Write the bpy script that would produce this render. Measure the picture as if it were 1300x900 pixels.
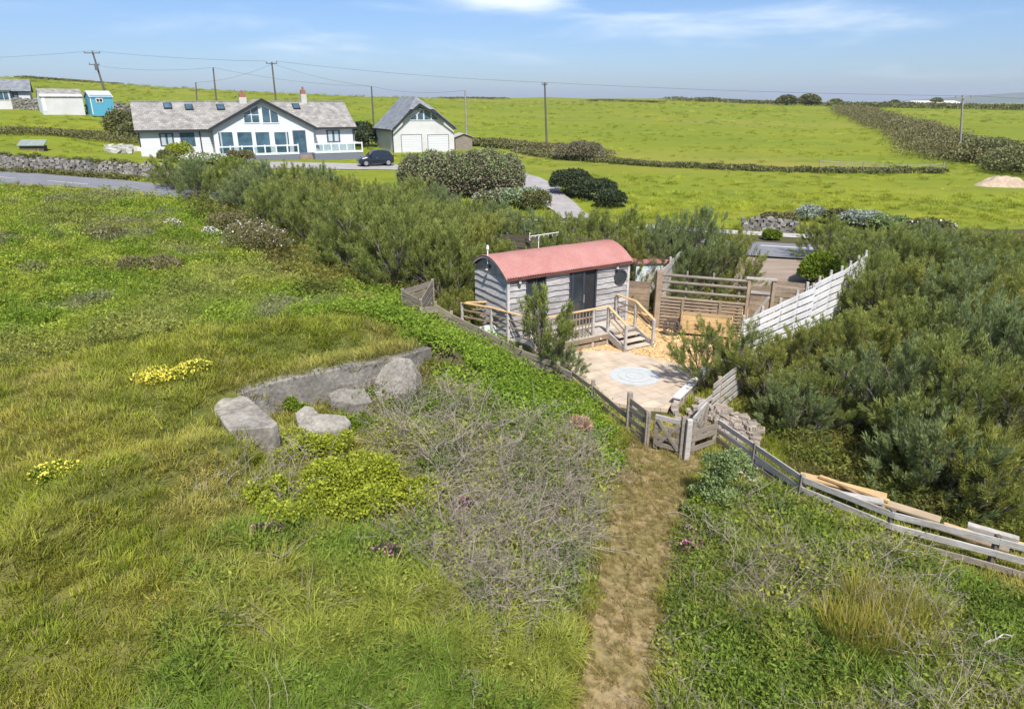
import bpy, math, random
import numpy as np
from mathutils import Matrix, Vector, Euler
R = math.radians
sc = bpy.context.scene
C = sc.collection
for o in list(bpy.data.objects): bpy.data.objects.remove(o)

# ---------------------------------------------------------------- camera, sky, sun, exposure
HC = 8.2; PITCH = R(20.28); FP = 866.67
cd = bpy.data.cameras.new('camera'); cam = bpy.data.objects.new('camera', cd); C.objects.link(cam)
cam.location = (0, 0, HC); cam.rotation_euler = (R(90) - PITCH, 0, 0)
cd.lens = 24; cd.sensor_width = 36; cd.sensor_fit = 'HORIZONTAL'; cd.clip_start = .1; cd.clip_end = 20000
sc.camera = cam
SUN_EL = R(52); SUN_AZ = R(166)          # azimuth clockwise from +Y
w = bpy.data.worlds.new('World'); sc.world = w; w.use_nodes = True
nt = w.node_tree; nt.nodes.clear()
def nn(nt, t, **k):
    n = nt.nodes.new(t)
    for a, b in k.items(): setattr(n, a, b)
    return n
out = nn(nt, 'ShaderNodeOutputWorld'); bg = nn(nt, 'ShaderNodeBackground')
sky = nn(nt, 'ShaderNodeTexSky', sky_type='NISHITA')
sky.sun_disc = False; sky.sun_elevation = SUN_EL; sky.sun_rotation = SUN_AZ
sky.altitude = 0; sky.air_density = 1.0; sky.dust_density = 0.6; sky.ozone_density = 3.0
bg.inputs[1].default_value = .15
tc = nn(nt, 'ShaderNodeTexCoord')
def wmath(op, a, b=None, c=None):
    n = nn(nt, 'ShaderNodeMath', operation=op)
    for i, v in enumerate((a, b, c)):
        if v is None: continue
        if isinstance(v, (int, float)): n.inputs[i].default_value = v
        else: nt.links.new(v, n.inputs[i])
    return n.outputs[0]
sep = nn(nt, 'ShaderNodeSeparateXYZ'); nt.links.new(tc.outputs['Generated'], sep.inputs[0])
mp = nn(nt, 'ShaderNodeMapping'); mp.inputs['Scale'].default_value = (2.2, 2.2, 13); mp.inputs['Location'].default_value = (.7, .2, .35)
nt.links.new(tc.outputs['Generated'], mp.inputs[0])
nz = nn(nt, 'ShaderNodeTexNoise'); nz.inputs['Scale'].default_value = 1.9; nz.inputs['Detail'].default_value = 7; nz.inputs['Roughness'].default_value = .55; nz.inputs['Distortion'].default_value = .35
nt.links.new(mp.outputs[0], nz.inputs['Vector'])
# cloud banks: lobes in direction space (x, elevation) broken up by the noise
def lobe(cx, cz, wx, wz, amp):
    a = wmath('DIVIDE', wmath('SUBTRACT', sep.outputs[0], cx), wx)
    b = wmath('DIVIDE', wmath('SUBTRACT', sep.outputs[2], cz), wz)
    d = wmath('ADD', wmath('MULTIPLY', a, a), wmath('MULTIPLY', b, b))
    return wmath('MULTIPLY', wmath('POWER', 2.718, wmath('MULTIPLY', d, -1)), amp)
L = [lobe(.01, .127, .085, .014, .62), lobe(.30, .095, .16, .03, .27), lobe(-.54, .10, .12, .02, .15), lobe(.5, .07, .2, .02, .0), lobe(0, .7, 1.5, .3, .25)]
tot = L[0]
for l in L[1:]: tot = wmath('ADD', tot, l)
cm = wmath('ADD', nz.outputs[0], tot)
mr = nn(nt, 'ShaderNodeMapRange', interpolation_type='SMOOTHSTEP'); nt.links.new(cm, mr.inputs[0])
mr.inputs[1].default_value = .54; mr.inputs[2].default_value = 1.08; mr.inputs[3].default_value = 0; mr.inputs[4].default_value = .9
mx = nn(nt, 'ShaderNodeMix', data_type='RGBA'); nt.links.new(mr.outputs[0], mx.inputs[0])
tintn = nn(nt, 'ShaderNodeMix', data_type='RGBA', blend_type='MULTIPLY'); tintn.inputs[0].default_value = 1
nt.links.new(sky.outputs[0], tintn.inputs[6]); tintn.inputs[7].default_value = (.305, .365, .485, 1)
nt.links.new(tintn.outputs[2], mx.inputs[6]); mx.inputs[7].default_value = (3.9, 4.15, 4.4, 1)
nt.links.new(mx.outputs[2], bg.inputs[0]); nt.links.new(bg.outputs[0], out.inputs[0])
sd = bpy.data.lights.new('sun', 'SUN'); sun = bpy.data.objects.new('sun', sd); C.objects.link(sun)
sd.energy = 3.7; sd.angle = R(3); sd.color = (1, .955, .89)
sdir = Vector((math.sin(SUN_AZ) * math.cos(SUN_EL), math.cos(SUN_AZ) * math.cos(SUN_EL), math.sin(SUN_EL)))
sun.rotation_euler = sdir.to_track_quat('Z', 'Y').to_euler(); sun.location = sdir * 60
sc.view_settings.view_transform = 'Standard'; sc.view_settings.look = 'None'
sc.view_settings.exposure = .98; sc.view_settings.gamma = 1; sc.view_settings.use_curve_mapping = False
cy = sc.cycles
cy.max_bounces = 6; cy.diffuse_bounces = 4; cy.glossy_bounces = 3; cy.transmission_bounces = 4; cy.transparent_max_bounces = 8
cy.caustics_reflective = False; cy.caustics_refractive = False

# ---------------------------------------------------------------- photo pixel -> world
cp, sp = math.cos(PITCH), math.sin(PITCH)
def ray(px, py):
    a = (px - 650) / FP; b = -(py - 450) / FP
    return Vector((a, cp + b * sp, -sp + b * cp))
CAM = Vector((0, 0, HC))
def PZ(px, py, z):
    d = ray(px, py); return CAM + d * ((z - HC) / d.z)
def PY(px, py, Y):
    d = ray(px, py); return CAM + d * (Y / d.y)
def proj(x, y, z):
    dz = z - HC
    f = y * cp - dz * sp; u = y * sp + dz * cp
    return 650 + FP * x / f, 450 - FP * u / f

# ---------------------------------------------------------------- materials
def nodes_of(m):
    m.use_nodes = True; t = m.node_tree; t.nodes.clear(); return t
def mat(name, col, col2=None, rough=.7, scale=4., detail=5., bump=0., bscale=None, island=0., spec=.3, metallic=0., stretch=(1, 1, 1), lo=.35, hi=.65, fine=0.):
    m = bpy.data.materials.new(name); t = nodes_of(m); lk = t.links.new
    o = nn(t, 'ShaderNodeOutputMaterial'); b = nn(t, 'ShaderNodeBsdfPrincipled'); lk(b.outputs[0], o.inputs[0])
    b.inputs['Roughness'].default_value = rough; b.inputs['Metallic'].default_value = metallic
    b.inputs['Specular IOR Level'].default_value = spec
    tcn = nn(t, 'ShaderNodeTexCoord'); mpn = nn(t, 'ShaderNodeMapping'); mpn.inputs['Scale'].default_value = stretch
    lk(tcn.outputs['Object'], mpn.inputs[0])
    if col2 is None: col2 = tuple(c * .8 for c in col)
    nzn = nn(t, 'ShaderNodeTexNoise'); nzn.inputs['Scale'].default_value = scale; nzn.inputs['Detail'].default_value = detail; nzn.inputs['Roughness'].default_value = .62
    lk(mpn.outputs[0], nzn.inputs['Vector'])
    r = nn(t, 'ShaderNodeMapRange'); lk(nzn.outputs[0], r.inputs[0]); r.inputs[1].default_value = lo; r.inputs[2].default_value = hi
    mxn = nn(t, 'ShaderNodeMix', data_type='RGBA'); lk(r.outputs[0], mxn.inputs[0])
    mxn.inputs[6].default_value = (*col, 1); mxn.inputs[7].default_value = (*col2, 1)
    cur = mxn.outputs[2]
    if island or fine:
        h = nn(t, 'ShaderNodeHueSaturation'); lk(cur, h.inputs['Color'])
        val = None
        if island:
            g = nn(t, 'ShaderNodeNewGeometry'); r2 = nn(t, 'ShaderNodeMapRange'); lk(g.outputs['Random Per Island'], r2.inputs[0])
            r2.inputs[3].default_value = 1 - island; r2.inputs[4].default_value = 1 + island; val = r2.outputs[0]
        if fine:
            n3 = nn(t, 'ShaderNodeTexNoise'); n3.inputs['Scale'].default_value = scale * 9; n3.inputs['Detail'].default_value = 3; lk(mpn.outputs[0], n3.inputs['Vector'])
            r3 = nn(t, 'ShaderNodeMapRange'); lk(n3.outputs[0], r3.inputs[0]); r3.inputs[1].default_value = .3; r3.inputs[2].default_value = .7
            r3.inputs[3].default_value = 1 - fine; r3.inputs[4].default_value = 1 + fine
            if val is None: val = r3.outputs[0]
            else:
                mm = nn(t, 'ShaderNodeMath', operation='MULTIPLY'); lk(val, mm.inputs[0]); lk(r3.outputs[0], mm.inputs[1]); val = mm.outputs[0]
        lk(val, h.inputs['Value']); cur = h.outputs[0]
    lk(cur, b.inputs['Base Color'])
    if bump:
        n2 = nn(t, 'ShaderNodeTexNoise'); n2.inputs['Scale'].default_value = bscale or scale * 4; n2.inputs['Detail'].default_value = 4; lk(mpn.outputs[0], n2.inputs['Vector'])
        bn = nn(t, 'ShaderNodeBump'); bn.inputs['Strength'].default_value = bump; bn.inputs['Distance'].default_value = .02
        lk(n2.outputs[0], bn.inputs['Height']); lk(bn.outputs[0], b.inputs['Normal'])
    return m
def leafmat(name, colA, colB, var=.25, trans=.35, rough=.55, instancer=False, spec=.25):
    """foliage: mix of two leaf colours by the 'tint' attribute, small variation per leaf, some light through the leaf"""
    m = bpy.data.materials.new(name); t = nodes_of(m); lk = t.links.new
    o = nn(t, 'ShaderNodeOutputMaterial'); b = nn(t, 'ShaderNodeBsdfPrincipled'); b.inputs['Roughness'].default_value = rough; b.inputs['Specular IOR Level'].default_value = spec
    tr = nn(t, 'ShaderNodeBsdfTranslucent'); ms = nn(t, 'ShaderNodeMixShader'); ms.inputs[0].default_value = trans
    lk(b.outputs[0], ms.inputs[1]); lk(tr.outputs[0], ms.inputs[2]); lk(ms.outputs[0], o.inputs[0])
    at = nn(t, 'ShaderNodeAttribute', attribute_name='tint')
    g = nn(t, 'ShaderNodeNewGeometry'); r2 = nn(t, 'ShaderNodeMapRange'); lk(g.outputs['Random Per Island'], r2.inputs[0])
    r2.inputs[3].default_value = 1 - var; r2.inputs[4].default_value = 1 + var
    if instancer:
        at.attribute_type = 'INSTANCER'; cur = at.outputs['Color']
        a2 = nn(t, 'ShaderNodeAttribute', attribute_name='own')      # how much the blade keeps a colour of its own (flowers, stems)
        mxn = nn(t, 'ShaderNodeMix', data_type='RGBA'); lk(a2.outputs['Fac'], mxn.inputs[0]); lk(cur, mxn.inputs[6]); mxn.inputs[7].default_value = (*colB, 1)
        cur = mxn.outputs[2]
    else:
        mxn = nn(t, 'ShaderNodeMix', data_type='RGBA'); lk(at.outputs['Fac'], mxn.inputs[0])
        mxn.inputs[6].default_value = (*colA, 1); mxn.inputs[7].default_value = (*colB, 1); cur = mxn.outputs[2]
    h = nn(t, 'ShaderNodeHueSaturation'); lk(cur, h.inputs['Color']); lk(r2.outputs[0], h.inputs['Value'])
    lk(h.outputs[0], b.inputs['Base Color']); lk(h.outputs[0], tr.inputs['Color'])
    return m

# ---------------------------------------------------------------- mesh collection and objects
WM = {}
class MB:
    def __init__(s): s.v = []; s.f = []
    def add(s, vs, fs):
        n = len(s.v); s.v += [tuple(v) for v in vs]; s.f += [tuple(i + n for i in f) for f in fs]; return s
    def box(s, c, d, M=None):
        x, y, z = d[0] / 2, d[1] / 2, d[2] / 2
        vs = [Vector((a * x, b * y, e * z)) for e in (-1, 1) for a, b in ((-1, -1), (1, -1), (1, 1), (-1, 1))]
        if M is not None: vs = [M @ v for v in vs]
        c = Vector(c)
        return s.add([v + c for v in vs], [(3, 2, 1, 0), (4, 5, 6, 7), (0, 1, 5, 4), (1, 2, 6, 5), (2, 3, 7, 6), (3, 0, 4, 7)])
    def bx(s, x0, x1, y0, y1, z0, z1): return s.box(((x0 + x1) / 2, (y0 + y1) / 2, (z0 + z1) / 2), (abs(x1 - x0), abs(y1 - y0), abs(z1 - z0)))
    def beam(s, p0, p1, wd, ht, up=(0, 0, 1)):
        p0, p1 = Vector(p0), Vector(p1); d = (p1 - p0); ln = d.length; d.normalize()
        up = Vector(up); sd_ = d.cross(up)
        if sd_.length < 1e-4: sd_ = Vector((1, 0, 0))
        sd_.normalize(); u = sd_.cross(d)
        M = Matrix((d, sd_, u)).transposed()
        return s.box((p0 + p1) / 2, (ln, wd, ht), M)
    def tube(s, pts, rad, n=6):
        pts = [Vector(p) for p in pts]
        if isinstance(rad, (int, float)): rad = [rad] * len(pts)
        vs = []; fs = []
        for i, p in enumerate(pts):
            d = (pts[min(i + 1, len(pts) - 1)] - pts[max(i - 1, 0)]).normalized()
            a = d.cross(Vector((0, 0, 1)))
            if a.length < 1e-3: a = Vector((1, 0, 0))
            a.normalize(); b = d.cross(a)
            for k in range(n):
                t = 2 * math.pi * k / n; vs.append(p + (a * math.cos(t) + b * math.sin(t)) * rad[i])
        for i in range(len(pts) - 1):
            for k in range(n):
                k2 = (k + 1) % n; fs.append((i * n + k, i * n + k2, (i + 1) * n + k2, (i + 1) * n + k))
        fs.append(tuple(range(n - 1, -1, -1))); fs.append(tuple((len(pts) - 1) * n + k for k in range(n)))
        return s.add(vs, fs)
    def prism(s, loop, ext):
        loop = [Vector(p) for p in loop]; ext = Vector(ext); n = len(loop)
        return s.add(loop + [p + ext for p in loop], [tuple(range(n - 1, -1, -1)), tuple(range(n, 2 * n))] + [(i, (i + 1) % n, n + (i + 1) % n, n + i) for i in range(n)])
    def loft(s, rings, close=True, caps=True):
        n = len(rings[0]); vs = [p for r in rings for p in r]; fs = []
        for i in range(len(rings) - 1):
            for k in range(n if close else n - 1):
                k2 = (k + 1) % n; fs.append((i * n + k, i * n + k2, (i + 1) * n + k2, (i + 1) * n + k))
        if caps: fs.append(tuple(range(n - 1, -1, -1))); fs.append(tuple((len(rings) - 1) * n + k for k in range(n)))
        return s.add(vs, fs)
    def rock(s, c, d, rng, rz=0, jit=.18, M=None):
        """one rough squared stone"""
        m = Matrix.Rotation(rz, 3, 'Z') @ Matrix.Rotation(rng.uniform(-.15, .15), 3, 'X') if M is None else M
        vs = []
        for e in (-1, 1):
            for a, b in ((-1, -1), (1, -1), (1, 1), (-1, 1)):
                vs.append(Vector(c) + m @ Vector((a * d[0] / 2 * (1 + rng.uniform(-jit, jit)), b * d[1] / 2 * (1 + rng.uniform(-jit, jit)), e * d[2] / 2 * (1 + rng.uniform(-jit, jit)))))
        return s.add(vs, [(3, 2, 1, 0), (4, 5, 6, 7), (0, 1, 5, 4), (1, 2, 6, 5), (2, 3, 7, 6), (3, 0, 4, 7)])
    def build(s, name, m, parent=None, world=False, smooth=False, bevel=0., origin=None):
        me = bpy.data.meshes.new(name)
        v = s.v
        if world and parent is not None:
            inv = WM[parent.name].inverted(); v = [tuple(inv @ Vector(p)) for p in v]
        if origin is not None: v = [tuple(Vector(p) - Vector(origin)) for p in v]
        me.from_pydata(v, [], s.f); me.validate(); me.materials.append(m)
        if smooth: me.polygons.foreach_set('use_smooth', [True] * len(me.polygons))
        return link(name, me, parent, origin, bevel)
def link(name, me, parent=None, origin=None, bevel=0.):
    o = bpy.data.objects.new(name, me); C.objects.link(o)
    if parent is not None: o.parent = parent; WM[o.name] = WM[parent.name]
    else: WM[o.name] = Matrix.Translation(origin) if origin is not None else Matrix.Identity(4)
    if origin is not None: o.location = origin
    if bevel:
        b = o.modifiers.new('bevel', 'BEVEL'); b.width = bevel; b.segments = 1; b.limit_method = 'ANGLE'
    return o
def npmesh(name, V, F, m, tint=None, own=None, smooth=False):
    """fast mesh from numpy arrays (all faces the same size)"""
    me = bpy.data.meshes.new(name); V = np.asarray(V, np.float32); F = np.asarray(F, np.int32); k = F.shape[1]
    me.vertices.add(len(V)); me.vertices.foreach_set('co', V.ravel())
    me.loops.add(F.size); me.loops.foreach_set('vertex_index', F.ravel())
    me.polygons.add(len(F)); me.polygons.foreach_set('loop_start', np.arange(0, F.size, k, dtype=np.int32))
    me.update(calc_edges=True)
    for nm, a in (('tint', tint), ('own', own)):
        if a is not None:
            at = me.attributes.new(nm, 'FLOAT', 'POINT'); at.data.foreach_set('value', np.asarray(a, np.float32))
    if m is not None: me.materials.append(m)
    if smooth: me.polygons.foreach_set('use_smooth', np.ones(len(F), bool))
    return me
def tag(o, label=None, cat=None, group=None, kind=None):
    if label: o['label'] = label
    if cat: o['category'] = cat
    if group: o['group'] = group
    if kind: o['kind'] = kind
    return o
def thing(name, label, cat, M=None, group=None):
    o = bpy.data.objects.new(name, None); C.objects.link(o); o.empty_display_size = .2
    if M is None: M = Matrix.Identity(4)
    if isinstance(M, (Vector, tuple, list)): M = Matrix.Translation(Vector(M))
    o.matrix_world = M; WM[o.name] = M.copy()
    return tag(o, label, cat, group)
def copy_tree(o, parent=None):
    c = o.copy(); C.objects.link(c)
    if parent is not None: c.parent = parent
    for ch in list(o.children): copy_tree(ch, c)
    return c
def frame(p, yaw): return Matrix.Translation(Vector(p)) @ Matrix.Rotation(yaw, 4, 'Z')
def onplane(px, py, M, y=0.):
    """photo pixel -> local (x, z) on the vertical plane local y = const of frame M"""
    inv = M.inverted(); o = inv @ CAM; d = inv.to_3x3() @ ray(px, py); t = (y - o.y) / d.y
    q = o + d * t; return q.x, q.z

# value noise on numpy arrays
def vnoise(x, y, s, seed=0):
    x = np.asarray(x, float) / s; y = np.asarray(y, float) / s
    xi = np.floor(x).astype(np.int64); yi = np.floor(y).astype(np.int64); fx = x - xi; fy = y - yi
    fx = fx * fx * (3 - 2 * fx); fy = fy * fy * (3 - 2 * fy)
    def hsh(a, b):
        h = (a * 374761393 + b * 668265263 + seed * 974711) & 0x7fffffff
        h = ((h ^ (h >> 13)) * 1274126177) & 0x7fffffff
        return ((h ^ (h >> 16)) & 0xffff) / 65535.
    return (hsh(xi, yi) * (1 - fx) + hsh(xi + 1, yi) * fx) * (1 - fy) + (hsh(xi, yi + 1) * (1 - fx) + hsh(xi + 1, yi + 1) * fx) * fy
def fbm(x, y, s, seed=0, o=3):
    r = 0; a = .5; tt = 0
    for k in range(o): r = r + a * vnoise(x, y, s / 2 ** k, seed + k * 7); tt += a; a *= .5
    return r / tt
def sstep(a, b, x): t = np.clip((np.asarray(x, float) - a) / (b - a), 0, 1); return t * t * (3 - 2 * t)
def inpoly(x, y, poly):
    x = np.asarray(x, float); y = np.asarray(y, float); r = np.zeros(x.shape, bool); n = len(poly)
    for i in range(n):
        x0, y0 = poly[i][:2]; x1, y1 = poly[(i + 1) % n][:2]
        c = ((y0 > y) != (y1 > y)) & (x < (x1 - x0) * (y - y0) / ((y1 - y0) if y1 != y0 else 1e-9) + x0); r ^= c
    return r
def pdist(x, y, line, closed=False):
    x = np.asarray(x, float); y = np.asarray(y, float); d = np.full(x.shape, 1e9); n = len(line)
    for i in range(n if closed else n - 1):
        x0, y0 = line[i][:2]; x1, y1 = line[(i + 1) % n][:2]; dx, dy = x1 - x0, y1 - y0
        t = np.clip(((x - x0) * dx + (y - y0) * dy) / (dx * dx + dy * dy + 1e-12), 0, 1)
        d = np.minimum(d, np.hypot(x - x0 - t * dx, y - y0 - t * dy))
    return d
# ---------------------------------------------------------------- terrain
ctrl = []
for px, py, z in [
    # compound and gate
    (740, 450, 0), (870, 440, 0), (800, 400, 0), (855, 505, 0), (820, 570, 0), (880, 580, 0), (700, 420, .05), (640, 415, .15), (930, 430, 0), (990, 420, 0),
    # path and right foreground
    (800, 620, .0), (790, 740, .05), (780, 890, .1), (940, 640, .2), (900, 740, .25), (1100, 760, .3), (1290, 890, .4), (1000, 890, .35), (1290, 735, .15), (1130, 680, .15), (1000, 625, .1),
    (1050, 570, -.05), (1200, 600, -.15), (1290, 640, -.1), (1250, 520, -.1), (1100, 480, 0), (1290, 430, .1),
    # bramble bank left of the path
    (700, 620, .45), (735, 760, .3), (660, 720, .7), (690, 890, .4), (600, 610, 1.1), (610, 760, 1.0), (500, 690, 1.25), (500, 890, 1.0), (400, 760, 1.3), (560, 555, 1.35), (690, 560, .75),
    # hollow of the ruin
    (380, 545, 1.38), (450, 525, 1.3), (510, 505, 1.35), (340, 570, 1.4), (365, 512, 1.45), (420, 500, 1.4), (470, 494, 1.4),
    # mound
    (430, 430, 2.55), (300, 460, 2.6), (530, 425, 2.15), (380, 440, 2.65), (220, 480, 2.55), (470, 395, 2.2), (350, 405, 2.35),
    # turf on the left
    (10, 480, 2.5), (10, 620, 2.2), (10, 880, 1.7), (200, 720, 1.75), (250, 890, 1.35), (150, 590, 2.25), (300, 640, 1.6), (-150, 500, 2.6), (-200, 800, 2.0), (330, 700, 1.45),
    # meadow
    (10, 400, 2.45), (10, 300, 2.6), (-150, 330, 2.8), (200, 350, 2.15), (200, 265, 2.2), (120, 245, 2.65), (350, 385, 2.1), (300, 310, 1.75), (440, 360, 1.7),
    # slope under the ground cover
    (600, 455, 1.0), (650, 486, .68), (700, 515, .4), (742, 543, .2), (560, 464, 1.5), (520, 442, 1.98), (545, 405, .95), (600, 424, .55), (650, 448, .28), (722, 480, .05), (560, 385, .6), (752, 512, .05),
    # under the thicket
    (520, 340, .75), (600, 350, .3), (450, 285, 1.4), (300, 262, 1.9), (560, 285, .8), (420, 340, 1.4)]:
    q = PZ(px, py, z); ctrl.append((q.x, q.y, z))
ctrl += [(-38, 51, 3.1), (-25, 49, 2.3), (-60, 55, 4.0), (14.6, 39, .35), (5, 41, .5), (-8, 44.5, 1.1), (25, 37, .3), (40, 34, .2), (12, 32, .05), (0, 32, .1), (22, 30, 0), (35, 25, 0), (22, 18, -.1), (30, 12, .1),
    (20, 45, .6), (45, 45, .5), (70, 45, .2), (0, 56, 1.5), (10, 90, 2.0), (30, 85, 1.9), (60, 85, 1.3), (95, 120, 2.4), (80, 180, 4.2),
    (-36, 69, 3.07), (-26, 72, 2.6), (-16, 72, 2.2), (-10, 76, 2.3), (-24, 66, 2.2), (-17, 62, 1.9), (-17, 81, 2.6), (-36, 85, 3.6), (-10, 90, 2.7), (-30, 64, 2.6), (-40, 60, 3.2),
    (-52, 70, 4.6), (-70, 98, 7.3), (-60, 98, 7.0), (-85, 98, 7.8), (-55, 85, 5.5), (-62, 62, 4.3), (-80, 85, 6.6), (-90, 60, 5.2),
    (0, 104, 2.9), (-20, 104, 3.3), (0, 160, 5.0), (0, 220, 7.0), (-40, 150, 6.5), (-100, 130, 9.4), (-178, 250, 16.4), (-135, 290, 13.4), (-84, 350, 10.0), (-30, 380, 9.4), (20, 400, 10.6), (90, 400, 9.6), (110, 330, 7.6), (150, 420, 7.8), (200, 420, 7.3), (260, 420, 6.9),
    (50, 200, 5.2), (120, 230, 5.0), (170, 200, 3.0), (250, 300, 5.5), (400, 420, 6.0), (-250, 250, 19), (-200, 150, 14), (-330, 380, 17), (-150, 450, 10), (0, 520, 8), (200, 560, 6), (-400, 560, 11),
    (0, 3, .9), (-10, 0, 1.6), (10, 0, .5), (-25, 5, 2.0), (25, 0, .4), (-40, 20, 2.9)]
ctrl = np.array(ctrl)
def phi(r2): return np.sqrt(r2 + 1.2)
n_ = len(ctrl)
A_ = np.zeros((n_ + 3, n_ + 3)); d2 = (ctrl[:, None, 0] - ctrl[None, :, 0]) ** 2 + (ctrl[:, None, 1] - ctrl[None, :, 1]) ** 2
A_[:n_, :n_] = phi(d2) - np.eye(n_) * .35; A_[:n_, n_] = 1; A_[:n_, n_ + 1:] = ctrl[:, :2]; A_[n_:, :n_] = A_[:n_, n_:].T
W_ = np.linalg.solve(A_, np.concatenate([ctrl[:, 2], [0, 0, 0]]))
ROAD = [(p.x, p.y) for p in (PZ(-420, 196, 3.9), PZ(-160, 213, 3.5), PZ(0, 225, 3.1), PZ(104, 234, 2.72), PZ(205, 245, 2.3))] + [(-8, 45.6), (4, 42.2), (14.4, 39.3), (26, 36.2), (45, 31), (80, 22)]
COMP = [(p.x, p.y) for p in (PZ(700, 440, 0), PZ(742, 500, 0), PZ(800, 540, 0), PZ(858, 532, 0), PZ(895, 470, 0), PZ(960, 440, 0), PZ(1000, 400, 0))] + [(11.5, 28), (4, 28.4), (-2.2, 24.6), (-1.9, 23.0)]
PATHC = [(p.x, p.y) for p in (PZ(842, 572, 0), PZ(824, 620, 0), PZ(814, 690, .05), PZ(799, 760, .08), PZ(791, 830, .1), PZ(778, 910, .1), PZ(770, 1050, .12))]
RIDGE = [(p.x, p.y) for p in (PZ(-120, 790, 2.0), PZ(0, 722, 2.1), PZ(90, 650, 2.15), PZ(190, 590, 2.2), PZ(290, 540, 2.3))]
HOL = [(p.x - .05, p.y + .22) for p in (PZ(301, 500, 2.18), PZ(352, 484, 2.22), PZ(401, 474, 2.24), PZ(450, 464, 2.24), PZ(500, 455, 2.2), PZ(548, 441, 2.05))] + [(p.x, p.y) for p in (PZ(552, 449, 2.0), PZ(566, 480, 1.6), PZ(540, 520, 1.4), PZ(470, 545, 1.4), (PZ(400, 572, 1.4)), PZ(352, 562, 1.5), PZ(350, 534, 2.1))]
WTOP = [(p.x, p.y, p.z) for p in (PZ(301, 500, 2.18), PZ(352, 484, 2.22), PZ(401, 474, 2.24), PZ(450, 464, 2.24), PZ(500, 455, 2.2), PZ(548, 441, 2.05))]
def height(x, y):
    x = np.asarray(x, float); y = np.asarray(y, float); sh = x.shape; x = x.ravel(); y = y.ravel()
    z = np.zeros(len(x))
    for i in range(0, len(x), 40000):
        xs, ys = x[i:i + 40000], y[i:i + 40000]
        z[i:i + 40000] = phi((xs[:, None] - ctrl[None, :, 0]) ** 2 + (ys[:, None] - ctrl[None, :, 1]) ** 2) @ W_[:n_] + W_[n_] + W_[n_ + 1] * xs + W_[n_ + 2] * ys
    rr = np.hypot(x, y)
    far = sstep(430, 1200, rr); z = z * (1 - far) + 2. * far
    near = 1 - sstep(50, 90, rr)
    rough = (fbm(x, y, 2.6, 3) - .5) * .34 + (fbm(x, y, .8, 9) - .5) * .12
    quiet = sstep(.6, 2.2, pdist(x, y, ROAD) - 3.2) * sstep(.5, 1.3, pdist(x, y, PATHC) - .3)
    comp = inpoly(x, y, COMP); dc = pdist(x, y, COMP, True); k = np.where(comp, 1., 1 - sstep(0, .8, dc))
    z = z + rough * near * quiet * (1 - k)
    dr = pdist(x, y, RIDGE)
    z = z + .40 * np.exp(-(dr / .42) ** 2) * near
    z = z * (1 - k) + (-.05) * k
    ih = inpoly(x, y, HOL); dh = pdist(x, y, HOL, True); kh = np.where(ih, sstep(0, .14, dh), 0); z = z * (1 - kh) + np.minimum(z, 1.40 + .42 * sstep(-3.6, -2.3, x) + rough * .4) * kh
    dw = pdist(x, y, WTOP); wz = np.interp(x, [q[0] for q in WTOP], [q[2] for q in WTOP]); kw = np.where(ih, 0, (1 - sstep(.45, 1.2, dw))) * (y > np.interp(x, [q[0] for q in WTOP], [q[1] for q in WTOP]))
    z = np.maximum(z, (wz + .05) * kw + z * (1 - kw))
    z = z + (fbm(x, y, 40, 21) - .5) * 1.2 * sstep(85, 160, rr) * (1 - far)
    return z.reshape(sh)
def hz(x, y): return float(height(np.array([x]), np.array([y]))[0])
def PG(px, py, up=0.):
    """photo pixel -> point on the terrain"""
    d = ray(px, py); t = np.concatenate([np.arange(5, 60, .15), np.geomspace(60, 900, 300)])
    X, Y, Z = d.x * t, d.y * t, HC + d.z * t
    below = Z < height(X, Y) + up
    i = int(np.argmax(below)) if below.any() else len(t) - 1
    a, b = t[max(i - 1, 0)], t[i]
    for _ in range(12):
        m_ = (a + b) / 2
        if HC + d.z * m_ < hz(d.x * m_, d.y * m_) + up: b = m_
        else: a = m_
    return CAM + d * b
def grow(c0, c1, st, far, k):
    a = list(np.arange(c0, c1 + st / 2, st)); s = st; hi = [a[-1]]
    while hi[-1] < far: s *= k; hi.append(hi[-1] + s)
    return a + hi[1:]
xs = grow(0, 30, .3, 9000, 1.07); xs = [-v for v in xs[:0:-1]] + xs
ys = [-40, -25, -14, -7, -3] + grow(0, 56, .3, 12000, 1.045)
xs = sorted(set(xs) | set(np.round(np.arange(-7.2, -1.3, .1), 3))); ys = sorted(set(ys) | set(np.round(np.arange(12.6, 17.6, .1), 3)))
X, Y = np.meshgrid(xs, ys); Z = height(X, Y); ny, nx = X.shape
V = np.stack([X, Y, Z], -1).reshape(-1, 3)
I = np.arange(ny * nx).reshape(ny, nx); Fq = np.stack([I[:-1, :-1], I[:-1, 1:], I[1:, 1:], I[1:, :-1]], -1).reshape(-1, 4)
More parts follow.
